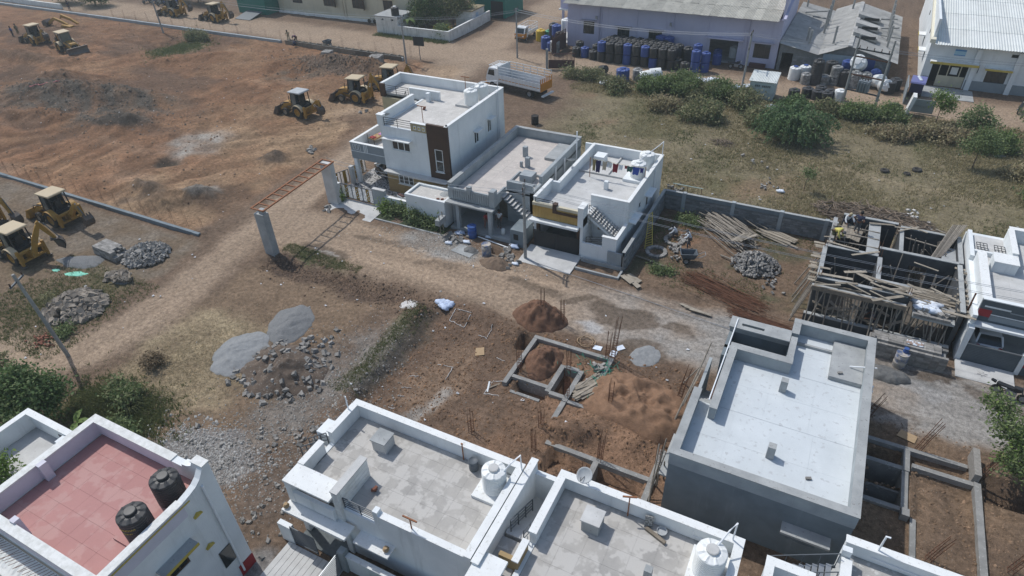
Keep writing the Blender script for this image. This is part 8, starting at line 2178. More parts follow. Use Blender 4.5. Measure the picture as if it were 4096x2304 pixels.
# bushes of the lane verge and the field
bl = [(-20.3,74.6,1.5,1.3,2.0,3000,'mid','rounded bush beside the white lying tanks'),(-17.6,75.3,2.6,2.0,2.6,5200,'mid','wide green bush left of the white sacks'),(-14.6,74.9,1.9,1.7,2.0,3200,'olive','olive bush below the white sacks'),(-12.6,75.3,1.7,1.5,2.2,3400,'mid','tall bush by the concrete pole'),
 (-24.6,73.8,2.0,1.5,1.4,2200,'olive','low olive bush under the blue bush-edge tank'),(-29.6,76.6,2.4,1.3,1.5,2200,'olive','grey green scrub before the maroon gate'),(-12.8,69.3,2.5,2.2,2.0,3600,'olive','low olive scrub before the tall bush'),(-9.6,74.3,1.9,1.6,1.9,2600,'olive','brownish bush left of the pale hut'),
 (-4.2,74.6,1.8,1.3,1.5,3200,'dark','dark bush before the lane tank cluster'),(-.9,75.8,1.7,1.1,1.2,2400,'olive','olive hedge bush right of the lane cluster'),(2.2,75.3,1.9,1.3,1.5,3200,'mid','thick bush at the foot of the transformer poles'),(5.2,76.0,1.6,1.3,1.6,1800,'mid','small bush left of the tilted white pillar'),
 (-7.0,69.8,1.8,1.5,1.6,2400,'olive','low scrub right of the twig heap'),(9.4,72.6,2.6,1.5,1.3,2200,'drygreen','dry scrub below the young tree'),(14.6,71.8,2.4,1.8,1.6,2600,'mid','green scrub at the right field edge'),(5.6,71.8,2.4,1.6,1.1,1800,'drygreen','dry grassy clump in the middle of the verge'),
 (-17.4,70.4,2.0,1.5,1.3,2000,'drygreen','straw coloured scrub below the wide bush'),(16.4,66.5,2.2,1.6,1.4,1800,'drygreen','dry scrub at right edge of the field'),(-92.8,71.2,1.9,1.3,1.5,2200,'olive','weedy scrub at the foot of the leaning site pole'),(17.5,62.0,2.0,1.6,1.2,1500,'mid','green weeds low at the right frame edge')]
for i,(x,y,rx,ry,h,n,k,l) in enumerate(bl): bush(l,x,y,rx*1.35,ry*1.35,h*1.05,int(n*1.5),.17,LEAF[k],300+i,m2=LEAF['brown'] if k == 'drygreen' else LEAF['fresh'] if k == 'mid' else LEAF['mid'])
# thorn tree with drooping feathery sprays
tb2 = thing('thorn_bush', 'large feathery thorn bush with drooping sprays in the field', 'bush', (-3.4,67.3,0))
rr_ = np.random.RandomState(9); V = []; st_ = MB()
for k in range(230):
    a = rr_.uniform(0,2*PI); L = rr_.uniform(1.8,4.3); h0 = rr_.uniform(1.0,3.0); pts = []
    for i in range(9):
        f = i/8; pts.append(Vector((math.cos(a)*L*f, .85*math.sin(a)*L*f, max(.12, .5+h0*math.sin(f*2.3)*1.05-.9*f*f))))
    if k % 4 == 0: st_.tube(pts,[.035-.003*i for i in range(9)],4)
    for i in range(2,9):
        for q in range(13):
            p_ = pts[i-1].lerp(pts[i],rr_.rand()); d = Vector(rr_.normal(size=3)); d.z -= .9; d.normalize(); s = rr_.uniform(.16,.34)
            w_ = d.cross(Vector(rr_.normal(size=3))).normalized()*s*.22
            V += [p_, p_+d*s*.5+w_, p_+d*s, p_+d*s*.5-w_]
V = np.array([tuple(v) for v in V]); V[:,2] = np.maximum(V[:,2],.03)
o = np_mesh('crown', V, np.arange(len(V)).reshape(-1,4), LEAF['feather']); o.parent = tb2
st_.build('stem', M['bark'], tb2)
# bank plants bottom left
bush('weedy shrub on the dark bank beside the dirt track', -34.0,13.6,1.6,1.1,.6,2000,.13,LEAF['mid'],341,m2=LEAF['olive'])
bush('low green weeds behind the red-roofed house', -32.2,11.6,1.7,1.1,.45,1800,.12,LEAF['mid'],342)
bush('dry bare shrub with brown twigs on the bank top', -34.9,16.5,1.0,.8,1.1,900,.11,LEAF['brown'],343)
bush('silver green weed beside the brown stone pile', -47.2,17.6,.8,.6,.7,700,.12,LEAF['olive'],344)
bush('low weeds around the base of the left concrete pole', -43.0,16.0,1.3,.8,.5,900,.11,LEAF['mid'],345)
bush('weed clump against the block side wall behind the rings', -8.6,47.2,1.5,1.0,.7,1700,.11,LEAF['mid'],346)
bush('weeds along the kerb of the plot before the rings', -8.6,39.6,1.5,.7,.35,1100,.11,LEAF['mid'],347)
lt_ = thing('strap_leaf_plant', 'clump of long strap leaves on the green bank', 'plant', (-32.9,13.1,height1(-32.9,13.1)))
for k in range(64):
    a = random.uniform(0,2*PI); L = random.uniform(.6,1.1); d = Vector((math.cos(a),math.sin(a),0)); sd_ = Vector((-d.y,d.x,0)); w_ = .035; hh = random.uniform(.5,1.0)
    pts = [Vector((0,0,0))+d*L*f+Vector((0,0,hh*(f*1.9-1.5*f*f))) for f in (0,.3,.65,1)]
    vs = []
    for i,p_ in enumerate(pts): vs += [p_-sd_*w_*(1-.3*i), p_+sd_*w_*(1-.3*i)]
    MB().add(vs,[(0,1,3,2),(2,3,5,4),(4,5,7,6)]).build('leaf', LEAF['green'], lt_)
bn = thing('banana_plant', 'young banana plant with two broad leaves by the red roof corner', 'plant', (-34.0,10.7,height1(-34,10.7)))
for k,a in enumerate((.5,2.2,-.6)):
    d = Vector((math.cos(a),math.sin(a),0)); sd_ = Vector((-d.y,d.x,0)); vs = []
    for i in range(6):
        f = i/5; c = Vector((0,0,.8))+d*1.3*f+Vector((0,0,.9*f-1.1*f*f)); w_ = .2*math.sin(PI*min(1,f+.15)); vs += [c-sd_*w_,c,c+sd_*w_]
    MB().add(vs,[q for i in range(5) for q in ((i*3,i*3+1,i*3+4,i*3+3),(i*3+1,i*3+2,i*3+5,i*3+4))]).build('leaf', LEAF['fresh'], bn)
MB().tube([(0,0,-.1),(0,0,.85)],[.09,.05],7).build('stem', M['bark'], bn)
# verge garden of the two-storey house: separate shrubs
for i,(x,s,l) in enumerate(((-32.8,.55,'leftmost bright green shrub against the white yard wall'),(-31.9,.6,'second shrub from the left along the white yard wall'),(-31.0,.6,'third shrub from the left along the white yard wall'),(-29.5,.85,'big fan-leaved shrub against the store room wall'),(-28.5,.5,'dark shrub right of the fan-leaved one'),(-27.3,.55,'last shrub by the store room corner'))):
    bush(l,x,38.1 if i > 2 else 38.55,s,s*.75,s*1.5,650,.16,LEAF['fresh'] if i == 0 else LEAF['mid'],360+i,name='shrub',m2=LEAF['fresh'])
bush('little potted shrub at the right gateway pillar', -38.2,39.3,.35,.3,.8,320,.12,LEAF['mid'],371,name='shrub')
bush('yellow green shrub between gateway pillar and gate', -37.5,38.5,.3,.3,.8,260,.12,LEAF['fresh'],372,name='shrub')
bush('papaya top in the yard before the terrace house', -12.6,10.0,.9,.7,1.0,1300,.16,LEAF['fresh'],373,name='shrub')
bush('lavender white shrub at the open gate leaf', -16.2,8.9,.4,.4,.5,260,.1,island_mat('pale_leaf',(.45,.47,.48),(.6,.6,.62)),374,name='shrub')
vb_ = tag(MB().box(-32.9,-26.2,37.3,38.9,-.2,.06).build('verge_bed', mat('dark_turf',(.035,.05,.02),.95,(.05,.06,.028),8,bump=.8,bscale=25)),'narrow green planting bed along the white yard wall','planting bed')  # turf in two close dark greens
kb2 = thing('verge_edge', 'thin concrete edging before the planting bed', 'kerb', (-29.5,37.2,0))
for i in range(8): wp('edge_stone', MB().box(-32.9+i*.84,-32.08+i*.84,37.14-.01*(i%2),37.28,-.2,.1), M['conc'], kb2)
# grass as masses
def grass(name, label, n, sampler, size, m, seed, h=1.0, per=5):
    rr = np.random.RandomState(seed)
    P = sampler.batch(rr,n) if hasattr(sampler,'batch') else np.array([sampler(rr) for _ in range(n)])
    z = height(P[:,0].copy(),P[:,1].copy())
    C_ = np.repeat(np.column_stack([P,z]),per,0); N_ = n*per
    s = size*rr.uniform(.5,1.4,N_)[:,None]; base = C_+np.column_stack([rr.normal(0,.35,(N_,2))*size*1.6,np.zeros(N_)-.02])
    d = np.column_stack([rr.normal(0,.55,(N_,2)),np.full(N_,h)])*s
    w_ = np.column_stack([rr.normal(size=(N_,2)),np.zeros(N_)]); w_ = w_/np.linalg.norm(w_,axis=1)[:,None]*s*.16
    V = np.stack([base-w_,base+w_,base+d],1).reshape(-1,3)
    return tag(np_mesh(name, V, np.arange(N_*3).reshape(-1,3), m), label, 'grass', kind='stuff')
def masked(x0,x1,y0,y1,fn):
    def f(rr): pass
    def batch(rr,n):
        out = []; c = 0
        while c < n:
            x, y = rr.uniform(x0,x1,n), rr.uniform(y0,y1,n); k = rr.rand(n) < fn(x,y); out.append(np.column_stack([x[k],y[k]])); c += k.sum()
        return np.concatenate(out)[:n]
    f.batch = batch
    return f
nz = lambda x,y,f,s: fbm(x,y,f,3,s)
grass('field_grass','dry olive grass over the field behind the houses',17000,masked(-26,20,51,78,lambda x,y: np.clip((x+24)/26,.05,1)*np.clip(.55+1.3*nz(x,y,.16,61),.08,1)),.2,LEAF['drygreen'],401)
grass('field_weeds','green weeds dotted over the field',3200,masked(-26,20,51,78,lambda x,y: (nz(x,y,.22,62)-.05)*1.6),.18,LEAF['green'],402)
grass('lane_grass','rough grass along the lane verge',4200,masked(-30,20,72.5,78.6,lambda x,y: .8+0*x),.26,LEAF['drygreen'],403)
grass('straw_grass','dry straw on the plot beside the dirt track',6500,lambda rr:(rr.normal(-33.0,2.3),rr.normal(17.6,2.6)),.11,LEAF['dry'],404,.6)
grass('bank_grass','green weeds on the bottom left bank',3800,lambda rr:(rr.normal(-33.6,1.8),rr.normal(12.6,1.0)),.2,LEAF['green'],405)
grass('verge_grass','green grass strip by the gateway pillar',1900,masked(-37,-29.3,29.7,31.3,lambda x,y: np.where(np.abs(y-30.55+.03*(x+33))<.55+.5*nz(x,y,.6,66),.9,.03)),.1,LEAF['green'],406,.9)
grass('site_weeds','weeds around the left stone pile',3000,masked(-52,-41.5,13.5,22.5,lambda x,y: nz(x,y,.25,63)+.2),.15,LEAF['green'],407)
grass('patch_weeds','weedy patch in the red site',1200,lambda rr:(rr.normal(-91.6,1.8),rr.normal(67.0,2.2)),.26,LEAF['green'],408)
grass('lot_weeds','weeds on the plot by the pole pile',1900,masked(-10.9,1.2,38,48.6,lambda x,y: (nz(x,y,.3,64)+.05)*1.2),.13,LEAF['green'],409)
grass('bank_weeds','thin weeds on the step between the two plots',1500,lambda rr:(rr.normal(-22.4,.45),rr.uniform(19.5,28.5)),.11,LEAF['green'],410)
grass('wall_weeds','weeds along the garden wall foot',900,lambda rr:(rr.uniform(-67,-54),rr.normal(83.6,.35)),.3,LEAF['green'],411)
random.seed(77)
# ================================================================== poles and wires
def upole(label, x, y, h, lean=(0,0), arms=((.3,1.5),), rz=0, m='poleg', r=.13):
    t = thing('utility_pole', label, 'pole', (x,y,0), rz)
    MB().tube([(0,0,-.4),(lean[0]*.5,lean[1]*.5,h*.5),(lean[0],lean[1],h)],[r,r*.85,r*.7],8).build('shaft', M[m], t)
    for (dz,L) in arms:
        a = MB().box(lean[0]-.05,lean[0]+.05,lean[1]-L/2,lean[1]+L/2,h-dz-.05,h-dz+.05).build('crossarm', M['steeld'], t)
        for k in (-1,0,1): MB().lathe([(.03,0),(.06,.06),(.03,.12),(.055,.17),(.02,.22)],8,(lean[0],lean[1]+k*L*.45,h-dz+.05)).build('insulator', M['brown'], a)
    return t
upole('leaning wooden-grey pole beside the dirt track at left', -40.95,14.6,6.6,(-.35,-.1),((.5,1.4),),R(30))
upole('concrete pole with brown insulators between grey and panelled house', -18.6,37.08,6.4,(0,0),((.25,1.5),(.7,1.2)),R(20))
upole('pole by the notice board at the upper road corner', -54.3,73.3,6.2,(0,0),((.2,1.4),(.9,1.2)))
upole('pole in the weedy patch of the red site', -101.2,72.0,6.8,(-.1,0),((.2,1.4),))
upole('concrete pole in front of the orange pickup', -41.1,80.9,6.5,(0,0),((.15,1.2),(.8,1.0)))
upole('pole with insulators in the lane bushes near the pale hut', -10.8,79.9,6.6,(.05,0),((.2,1.4),(1.9,.8)))
tf = thing('transformer', 'pole-mounted transformer frame between two tall concrete poles', 'transformer', (1.9,79.1,0), R(-18))
for s in (-1,1): MB().tube([(s*1.7,0,-.4),(s*1.75,0,7.4)],[.15,.1],8).build('shaft', M['poleg'], tf)
for z,m in ((6.0,'black'),(5.2,'rust'),(3.3,'rust'),(1.6,'black')): MB().box(-1.85,1.85,-.08,.08,z-.06,z+.06).build('crossbeam', M[m], tf)
MB().box(-.55,.55,-.35,.35,1.7,2.9).build('tank_box', M['greyp'], tf)
for k in range(4): MB().box(-.5+k*.29,-.38+k*.29,-.55,-.351,1.75,2.75).build('cooling_fin', M['steel'], tf)
for k in range(5): MB().lathe([(.03,0),(.07,.08),(.03,.16),(.06,.24),(.02,.3)],8,(-1.5+k*.75,0,6.06)).build('insulator', M['brown'], tf)
for k in range(3): MB().lathe([(.03,0),(.06,.1),(.03,.3)],8,(-.3+k*.3,0,2.9)).build('bushing', M['brown'], tf)
def wire(label, a, b, n, gap, sag=.5, r=.012):
    t = thing('power_line', label, 'wires', a)
    a = Vector(a); b = Vector(b); d = (b-a); sd_ = Vector((-d.y,d.x,0)).normalized()
    for k in range(n):
        o_ = sd_*(k-(n-1)/2)*gap+Vector((0,0,-.18*(k%2)))
        MB().tube([o_+d*f+Vector((0,0,-4*sag*f*(1-f))) for f in [i/10 for i in range(11)]],r,4).build('wire', M['steel'], t)
wire('overhead wires from the street pole across the unfinished house', (-18.6,37.08,6.2), (22,37.6,6.2), 4, .45, .7)
wire('service wires from the street pole towards the gateway', (-18.6,37.08,5.8), (-38.2,38.3,4.2), 2, .2, .6)
wire('wires along the upper road at left', (-54.3,73.3,6.0), (-101.2,72.0,6.6), 3, .5, .8)
wire('wires crossing the lane before the lavender warehouse', (-41.1,80.9,6.3), (-10.8,79.9,6.4), 4, .4, .8)
wire('wires from the hut pole to the transformer', (-10.8,79.9,6.4), (.2,79.6,6.4), 3, .4, .3)
wire('wires leaving the transformer to the right', (3.6,78.6,6.4), (30,83,6.4), 4, .4, .6)
wire('wires above the walled garden corner', (-54.3,73.3,6.0), (-41.1,80.9,6.2), 3, .4, .4)
wire('black cable lying across the street past the ramp', (-18.4,36.9,.07), (-2.6,35.0,.07), 1, 0, 0, .02)
# ================================================================== roof clutter
def dish(label, x, y, z, rz, r=.4):
    t = thing('satellite_dish', label, 'dish', (x,y,z), rz)
    o = MB().lathe([(.02,0),(r*.5,.03),(r*.85,.09),(r,.14),(r*.98,.155),(r*.8,.1),(r*.4,.045)],20).build('reflector', M['mgrey'], t, True); o.location = (.05,0,.55); o.rotation_euler = (0,R(32),0)
    MB().tube([(0,0,0),(0,0,.55)],.025,6).tube([(-.2,0,0),(0,0,.3)],.02,5).build('mast', M['steel'], t)
    MB().tube([(.05,0,.55),(.45,0,.62),(.42,0,.85)],.015,5).build('feed_arm', M['black'], t)
dish('satellite dish on the front corner of the two-storey roof', -34.6,42.7,6.35,R(120),.42)
dish('satellite dish on the left parapet of the washing line roof', -18.1,44.9,4.2,R(120),.38)
dish('pale satellite dish on the far parapet of the bottom edge roof', -5.8,16.9,4.15,R(-100),.36)
def tpost(label, x, y, z, h, w_, rz, m='rustbar'):
    t = thing('clothes_post', label, 'post', (x,y,z), rz)
    MB().tube([(0,0,0),(0,0,h)],.03,6).build('stem', M[m], t)
    MB().box(-w_/2,w_/2,-.03,.03,h,h+.06).build('bar', M[m], t)
tpost('thin T-shaped post on the front of the two-storey roof', -31.55,43.9,6.31,1.4,.9,0)
tpost('thin T-shaped post at the back of the two-storey roof', -31.7,51.5,6.31,1.5,.9,0)
tpost('rusty T-shaped post on the front parapet of the tiled terrace', -11.45,11.75,4.1,.65,.7,R(0))
tpost('dark post by the far parapet of the tiled terrace', -11.65,16.25,3.31,1.1,.1,0)
tpost('dark red post at the far parapet of the bottom edge roof', -3.75,16.7,3.31,1.3,.6,R(20))
def riser(label, pts, r=.035):
    o = thing('water_pipe', label, 'pipe', pts[0]); MB().tube([Vector(p)-Vector(pts[0]) for p in pts],r,7).build('pipe', M['pvc'], o)
riser('white pipe riser at the tiled terrace tank', [(-9.2,15.5,4.5),(-8.85,15.8,5.1),(-8.6,16.2,5.3),(-8.6,16.3,4.2)])
riser('white pipe riser at the bottom edge roof tank', [(0,15.9,4.75),(.3,16.5,5.2),(.5,16.8,5.4),(.5,16.9,4.2)])
riser('white pipe frame over the two-storey roof tanks', [(-29.6,48.9,7.95),(-29.4,50.5,8.0),(-28.0,51.0,8.1),(-28.0,51.0,7.2)])
riser('white pipe frame over the washing line roof tanks', [(-13.1,46.8,4.95),(-12.2,49.2,5.4),(-12.1,50,5.4),(-12.1,50,4.2)])
riser('white vent pipe on the corner house parapet', [(5.7,19.0,3.9),(5.75,19.05,4.9),(5.9,19.05,4.9)],.04)
riser('white pipe on the left parapet of the tiled terrace', [(-18.0,15.9,4.2),(-18.05,15.95,5.0)])
riser('tall white pole between the grey and panelled houses', [(-19.6,49.6,.2),(-19.6,49.6,5.2)],.06)
riser('pair of white pipes leaning over the cement roof edge', [(3.9,30.0,3.72),(5.1,29.9,4.15)])
riser('white pipes lying along the grey porch front', [(-23.4,38.2,.1),(-20.4,37.7,.12)],.05)
# washing line
cl = thing('washing_line', 'washing line with coloured clothes across the white roof', 'washing', (-16.8,45.6,3.3))
for x in (0,4.6): MB().tube([(x,0,0),(x,0,1.75)],.03,6).build('post', M['rustbar'], cl)
MB().tube([(4.6*i/10,0,1.7-.3*(i/10)*(1-i/10)) for i in range(11)],.008,4).build('line', M['yellowp'], cl)
for (x,w_,h,c) in ((.35,.3,1.0,(.30,.24,.12)),(.7,.45,1.05,(.035,.03,.09)),(1.25,.4,.7,(.42,.36,.28)),(1.7,.35,.45,(.6,.62,.62)),(2.15,.5,.75,(.20,.025,.035)),(2.6,.4,.4,(.68,.70,.72)),(3.0,.25,.3,(.22,.03,.04)),(3.35,.5,.45,(.03,.10,.09)),(3.85,.6,.65,(.04,.08,.32)),(4.3,.3,.45,(.03,.03,.18))):
    vs = []; z0 = 1.64-.3*(x/4.6)*(1-x/4.6)
    for j in range(4):
        for i in range(6): vs.append((x-w_/2+w_*i/5*(1-.06*j), .05*math.sin(i*1.9+j*.8)+.02*j*math.sin(x*9), z0-h*j/3-.03*math.sin(i*2.2)*(j == 3)))
    MB().add(vs,[(j*6+i,j*6+i+1,j*6+i+7,j*6+i+6) for j in range(3) for i in range(5)]).build('garment', cloth('wash%d' % int(x*100), c), cl, True)
ct = thing('cot', 'metal cot with checked mattress on the balcony terrace', 'bed', (-37.6,45.0,3.22), R(80))
MB().box(-.95,.95,-.4,.4,.38,.5).build('mattress', mat('checked_mattress',(.30,.13,.06),.9,(.42,.33,.18),9,lo=.48,hi=.52), ct)
MB().box(.1,.5,-.2,.15,.5,.54).build('pink_cloth', cloth('pink',(.55,.25,.50)), ct); MB().box(-.9,-.5,-.25,.25,.5,.58).build('pillow', M['redp'], ct)
for sx in (-1,1): MB().tube([(sx*.97,-.4,0),(sx*.97,-.4,.9),(sx*.97,.4,.9),(sx*.97,.4,0)],.022,6).build('bed_end', M['black'], ct)
def clump(name, label, cat, x, y, z, r, m, seed, n=3, flat=.6):
    rr = random.Random(seed); t = thing(name, label, cat, (x,y,z))
    for i in range(n):
        vs = []; fs = []; N_ = 12; K = 6; ox, oy = rr.uniform(-r,r)*(n > 1), rr.uniform(-r,r)*(n > 1)
        for j in range(K+1):
            for k in range(N_):
                a = 2*PI*k/N_; ph = PI*j/K; q = r*(1+.28*math.sin(3*a+i+j)+rr.uniform(-.14,.14))
                vs.append((ox+q*math.sin(ph)*math.cos(a)*1.25, oy+q*math.sin(ph)*math.sin(a)*.85, max(-.02,r*flat*(1-math.cos(ph))/2*1.6*(1+rr.uniform(-.15,.15)))))
        for j in range(K):
            for k in range(N_): fs.append((j*N_+k,j*N_+(k+1)%N_,(j+1)*N_+(k+1)%N_,(j+1)*N_+k))
        MB().add(vs,fs).build('sack' if 'sack' in label else 'piece', m, t, True)
for i,a in enumerate((('heap of bluish sacks on the bank beside the lime square',-21.3,29.4,.36,'sackb',6),('white sack left of the mortar board',-25.05,36.4,.26,'sack',1),('white sack right of the mortar board',-23.8,37.1,.26,'sack',1),('torn blue white sacks beside the porch drum',-24.9,38.2,.26,'sackb',3),('white sack at the foot of the porch pillar',-22.6,38.5,.22,'sack',1),
   ('blue white sacks below the small grey store',-19.9,38.0,.3,'sackb',2),('dusty sack at the street pole foot',-18.9,36.0,.22,'sack',1),('white sacks on the brick platform of the unfinished house',7.9,39.3,.4,'sack',4),('left heap of white foam sacks behind the bushes',-16.2,79.9,.6,'sack',5),('middle heap of white foam sacks behind the bushes',-14.9,80.5,.6,'sack',5),('heap of blue white bundles at the hut pole',-11.6,79.3,.55,'sackb',6),('white bundles right of the hut pole',-10.3,80.2,.5,'sack',4),
   ('grey bundled sacks on the white roof corner',-12.9,42.3,.32,'mgrey',3),('white plastic litter below the bush-edge tank',-25.9,75.6,.5,'sack',3),('white litter in the lane scrub near the hut',-6.2,74.5,.5,'sack',4),('white rag litter beside the sapling',-2.7,55.5,.28,'sack',1),('plastic litter by the brushwood end',9.6,51.0,.45,'sackb',4))):
    clump('sacks', a[0], 'sack', a[1], a[2], 2.2 if 'platform' in a[0] else 3.32 if 'roof' in a[0] else height1(a[1],a[2]), a[3], M[a[4]], i*3+1, a[5])
def flat_piece(name, label, cat, x, y, w_, d, rz, m, th=.02, z=None):
    o = MB().add([(-w_/2,-d/2,0),(w_/2,-d/2*.9,.01),(w_/2*.95,d/2,.03),(-w_/2*.9,d/2*.95,0),(-w_/2,-d/2,th),(w_/2,-d/2*.9,th+.01),(w_/2*.95,d/2,th+.03),(-w_/2*.9,d/2*.95,th)],[(0,3,2,1),(4,5,6,7),(0,1,5,4),(1,2,6,5),(2,3,7,6),(3,0,4,7)]).build(name, m, None, False, (x,y,(height1(x,y)+.03) if z is None else z))
    o.rotation_euler = (0,0,rz); return tag(o, label, cat)
flat_piece('cardboard', 'torn cardboard on the dug lot', 'cardboard', -16.8,26.6,.6,.75,.5,M['cardb'])
flat_piece('cardboard', 'orange brown cardboard sheet on the right lot', 'cardboard', 7.7,30.1,.9,.6,-.3,M['cardb'])
for i,(x,y) in enumerate(((-9.9,29.7),(-8.6,30.3),(-8.8,29.6))): flat_piece('plastic_bag', ('left','far right','near right')[i]+' white cement bag beside the new foundation', 'bag', x,y,.55,.4,i*.8,M['sack'])
flat_piece('mixing_board', 'steel mixing board under the grey mortar mix', 'board', -23.4,36.05,1.9,1.2,-.2,M['conc'])
for i,(x,y,L,a,l) in enumerate(((-10.2,37.9,1.3,-.5,'pale plywood board'),(-10.1,37.4,1.6,-.7,'narrow plank'),(-10.6,37.5,1.2,-.6,'short broken board'))): flat_piece('board', l+' dumped beside the verge kerb', 'board', x,y,L,.4,a,M['woodl'],.03,.06+.03*i)
flat_piece('board', 'white batten in the chalk square', 'board', -14.75,24.0,.9,.1,1.9,M['white'],.05)
flat_piece('board', 'dark batten in the chalk square', 'board', -14.4,24.2,.8,.1,.9,M['wood'],.05)
for i in range(3): flat_piece('plank', ('long','middle','short')[i]+' plank lying at the street verge by the puddle', 'plank', -5.3+.2*i,36.1-.12*i,2.3-.4*i,.18,-.2+.06*i,M['woodl'],.05,.05+.04*i)
flat_piece('plastic_sheet', 'white plastic sheet in the far field grass', 'sheet', 14.6,70.6,1.1,.4,.4,M['tilel'])
for i,(x,y,s) in enumerate(((5.2,63.1,1),(7.0,63.3,.8),(7.8,64.4,1.1))):
    o = MB().lathe([(.2,0),(.36,.02),(.4,.1),(.36,.2),(.2,.21),(.18,.1)],18).build('old_tyre', M['rubber'], None, True, (x,y,height1(x,y))); o.scale = (s,s,s); tag(o, ('left','small middle','right')[i]+' old tyre lying in the dry field', 'tyre')
def coil(name, label, pts, r, m):
    o = MB().tube(pts,r,6).build(name, m); tag(o, label, 'hose')
coil('hose', 'ochre garden hose coiled on the street edge', [(-10.75+(.55+.12*math.sin(t*.7))*math.cos(t),29.95+(.45+.1*math.cos(t*1.3))*math.sin(t),.07+.004*k) for k,t in enumerate([i*.5 for i in range(34)])],.022,M['hose'])
coil('hose', 'pink hose bundle lying on the dark spoil', [(-91.2+1.8*f+.2*math.sin(f*19),43.9+3.2*f+.25*math.cos(f*23),height1(-90.4,45.5)+.1) for f in [i/30 for i in range(31)]],.05,M['pink'])
tw_ = thing('green_twine', 'tangle of green plastic twine over the timber heap', 'twine', (-8.9,27.6,.3))
for k in range(46):
    x, y = random.gauss(0,.9), random.gauss(0,.6); MB().tube([(x,y,0),(x+random.uniform(-.3,.3),y+random.uniform(-.3,.3),random.uniform(.05,.3)),(x+random.uniform(-.5,.5),y+random.uniform(-.5,.5),.02)],.014,4).build('strand', M['netg'], tw_)
# chalk lines of the staked-out plots
def chalk(label, segs):
    t = thing('lime_line', label, 'chalk line', (segs[0][0],segs[0][1],0))
    for (a,b,c,d) in segs:
        n = 7; z = lambda x,y: height1(x,y)+.035
        pts = [(a+(c-a)*i/n+random.gauss(0,.03), b+(d-b)*i/n+random.gauss(0,.03)) for i in range(n+1)]
        wp('line', MB().tube([(x,y,z(x,y)) for x,y in pts],[random.uniform(.012,.03) for _ in pts],5), M['lime'], t)
chalk('white lime square beside the bluish sacks', [(-20.2,29.4,-19.1,29.5),(-19.1,29.5,-19.0,28.3),(-19.0,28.3,-20.2,28.45),(-20.2,28.45,-20.2,29.4)])
chalk('white lime square left of the new foundation', [(-14.8,24.6,-14.0,24.65),(-14.7,23.4,-13.7,23.4),(-14.75,24.5,-14.7,23.45)])
chalk('lime corner marks near the red soil heap', [(-17.7,28.0,-17.1,28.0),(-17.1,28.0,-17.2,29.1),(-15.6,26.6,-15.0,26.5)])
chalk('short lime dashes along the foot of the bank', [(-19.7,22.8,-19.2,23.1),(-19.6,21.8,-19.1,22.0),(-19.45,21.1,-19.1,21.3),(-19.4,20.1,-19.0,20.2),(-18.7,24.4,-17.6,24.6),(-17.6,24.5,-17.5,23.5)])
pf_ = thing('pipe_frame', 'low pipe frame standing behind the long block wall', 'frame', (-9.9,51.4,0))
for x in (-1.2,0,1.2): MB().tube([(x,0,-.1),(x,0,1.1)],.03,6).build('leg', M['rust'], pf_)
MB().tube([(-1.3,0,1.1),(1.3,0,1.1)],.035,6).build('top_rail', mat('pale_green_pipe',(.45,.55,.50),.6), pf_)
pole_t = thing('long_pole', 'single long pole lying beside the lower brick ring', 'pole', (-11,40.7,.08)); pole_between(pole_t,(-11,40.7,.1),(-8.3,40.2,.08),PL,'pole',1.3)
pole_t = thing('long_pole', 'pale pole pointing into the cement block pile', 'pole', (-5.2,43.4,.08)); pole_between(pole_t,(-5.2,43.4,.1),(-3.4,42.7,.15),PL,'pole',1.3)
sp_ = thing('meter_post', 'small board on posts at the store room corner', 'post', (-26.3,37.5,0))
for (x,y) in ((0,-.3),(-.1,.3)): MB().tube([(x,y,-.1),(x,y,1.9)],.04,6).build('post', M['wood'], sp_)
MB().box(-.3,.1,-.5,.5,1.0,1.5).build('board', M['conc'], sp_)
for i,(x,y,z,l) in enumerate(((-14.45,13.0,3.31,'two red bricks below the fin wall'),(-27.4,38.9,2.27,'red bricks left on the store room roof'),(-33.1,46.4,6.31,'red brick inside the left parapet of the two-storey roof'),(2.9,21.9,3.4,'single brick on the cement roof'),(3.5,29.3,3.66,'brick on the raised roof pad'))):
    t = thing('loose_bricks', l, 'bricks', (x,y,z))
    for k in range(1 if 'single' in l or l.startswith('brick') else 3): MB().obox((k*.3*(i == 1)+.05*k,.1*k*(i == 1),.05+.1*k*(i != 1)),(.24,.12,.09),(0,0,.4+.5*k)).build('brick', M['brickr'] if 'red' in l else M['block'], t)
for (x,y,z,l) in ((-18.0,10.95,2.55,'grey clay pot on the porch canopy'),(-12.75,11.3,2.2,'woven brown pot on the side sunshade')):
    tag(MB().lathe([(.06,0),(.13,.06),(.15,.13),(.1,.2),(.07,.21),(.1,.24),(.06,.23)],14).build('clay_pot', M['cardb'], None, True, (x,y,z)), l, 'pot')
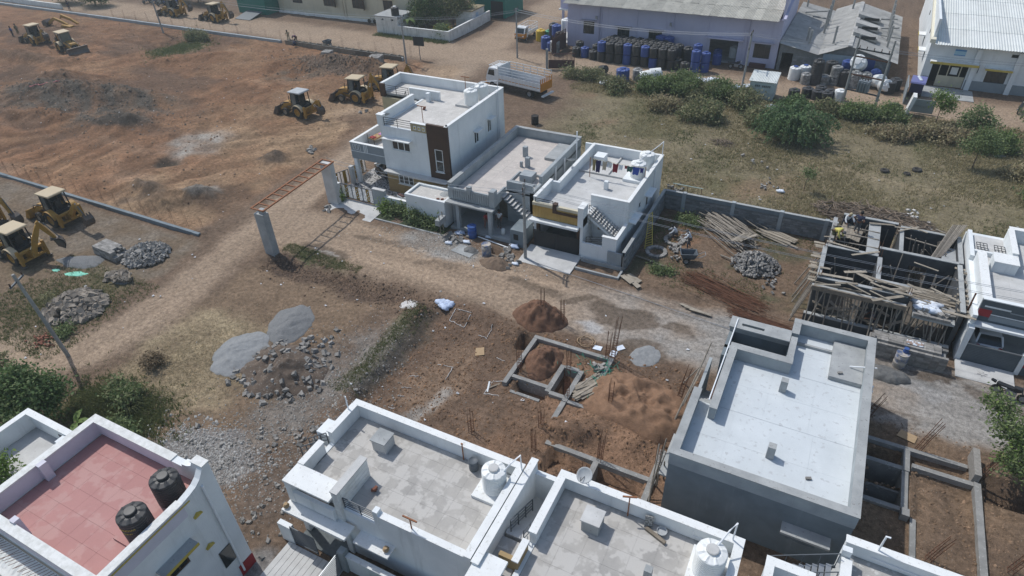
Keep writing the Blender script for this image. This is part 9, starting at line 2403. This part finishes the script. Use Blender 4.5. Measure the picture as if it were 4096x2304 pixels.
bx = thing('roof_junk', 'checked tile, tray and bundle against the bottom roof parapet', 'junk', (-2.3,16.5,3.32))
MB().obox((-.5,.1,.3),(.35,.05,.6),(-.25,0,.2)).build('tile_sample', mat('checked_tile',(.16,.16,.15),.8,(.35,.34,.32),14,lo=.49,hi=.51), bx)
MB().lathe([(.2,0),(.22,.1),(.2,.1),(.18,.02)],14,(.1,0,.1)).build('tray', M['mgrey'], bx); MB().obox((-.1,-.25,.08),(1.0,.15,.12),(0,0,-.35)).build('plank', M['wood'], bx)
lit = []
t = island_mat('litter_bits',(.60,.61,.63),(.30,.30,.31)); rr = np.random.RandomState(3)
P = np.concatenate([np.column_stack([rr.uniform(-28,16,90),rr.uniform(51,79,90)]),np.column_stack([rr.uniform(-36,-4,60),rr.uniform(18,37,60)]),np.column_stack([rr.uniform(-110,-45,50),rr.uniform(31,72,50)]),np.column_stack([rr.uniform(-50,-40,25),rr.uniform(13,27,25)])])
P = P[~((P[:,0]>-19)&(P[:,0]<-8.6)&(P[:,1]<17.2))]; z = height(P[:,0].copy(),P[:,1].copy()); n = len(P); s = rr.uniform(.03,.1,n)
off = np.array([(-1,-.6,0),(.9,-.8,.4),(1,.7,.1),(-.8,.8,.5)])[None]*(1+rr.uniform(-.4,.4,(n,4,3)))*s[:,None,None]
V = np.concatenate([P,(z+.04)[:,None]],1)[:,None,:]+off
tag(np_mesh('litter', V.reshape(-1,3), np.arange(n*4).reshape(-1,4), t), 'scraps of white plastic litter over the open ground', 'litter', kind='stuff')
# ------------------------------------------------------------------ dusty air over the whole place
hz = bpy.data.materials.new('dusty_air'); hz.use_nodes = True
hn = hz.node_tree.nodes; hn.clear()
pv = hn.new('ShaderNodeVolumePrincipled'); pv.inputs['Color'].default_value = (.82,.92,.95,1); pv.inputs['Density'].default_value = .0006; pv.inputs['Anisotropy'].default_value = .2
ho_ = hn.new('ShaderNodeOutputMaterial'); hz.node_tree.links.new(pv.outputs[0], ho_.inputs['Volume'])
tag(MB().box(-430,310,-65,530,-5,30).build('haze', hz), kind='stuff')
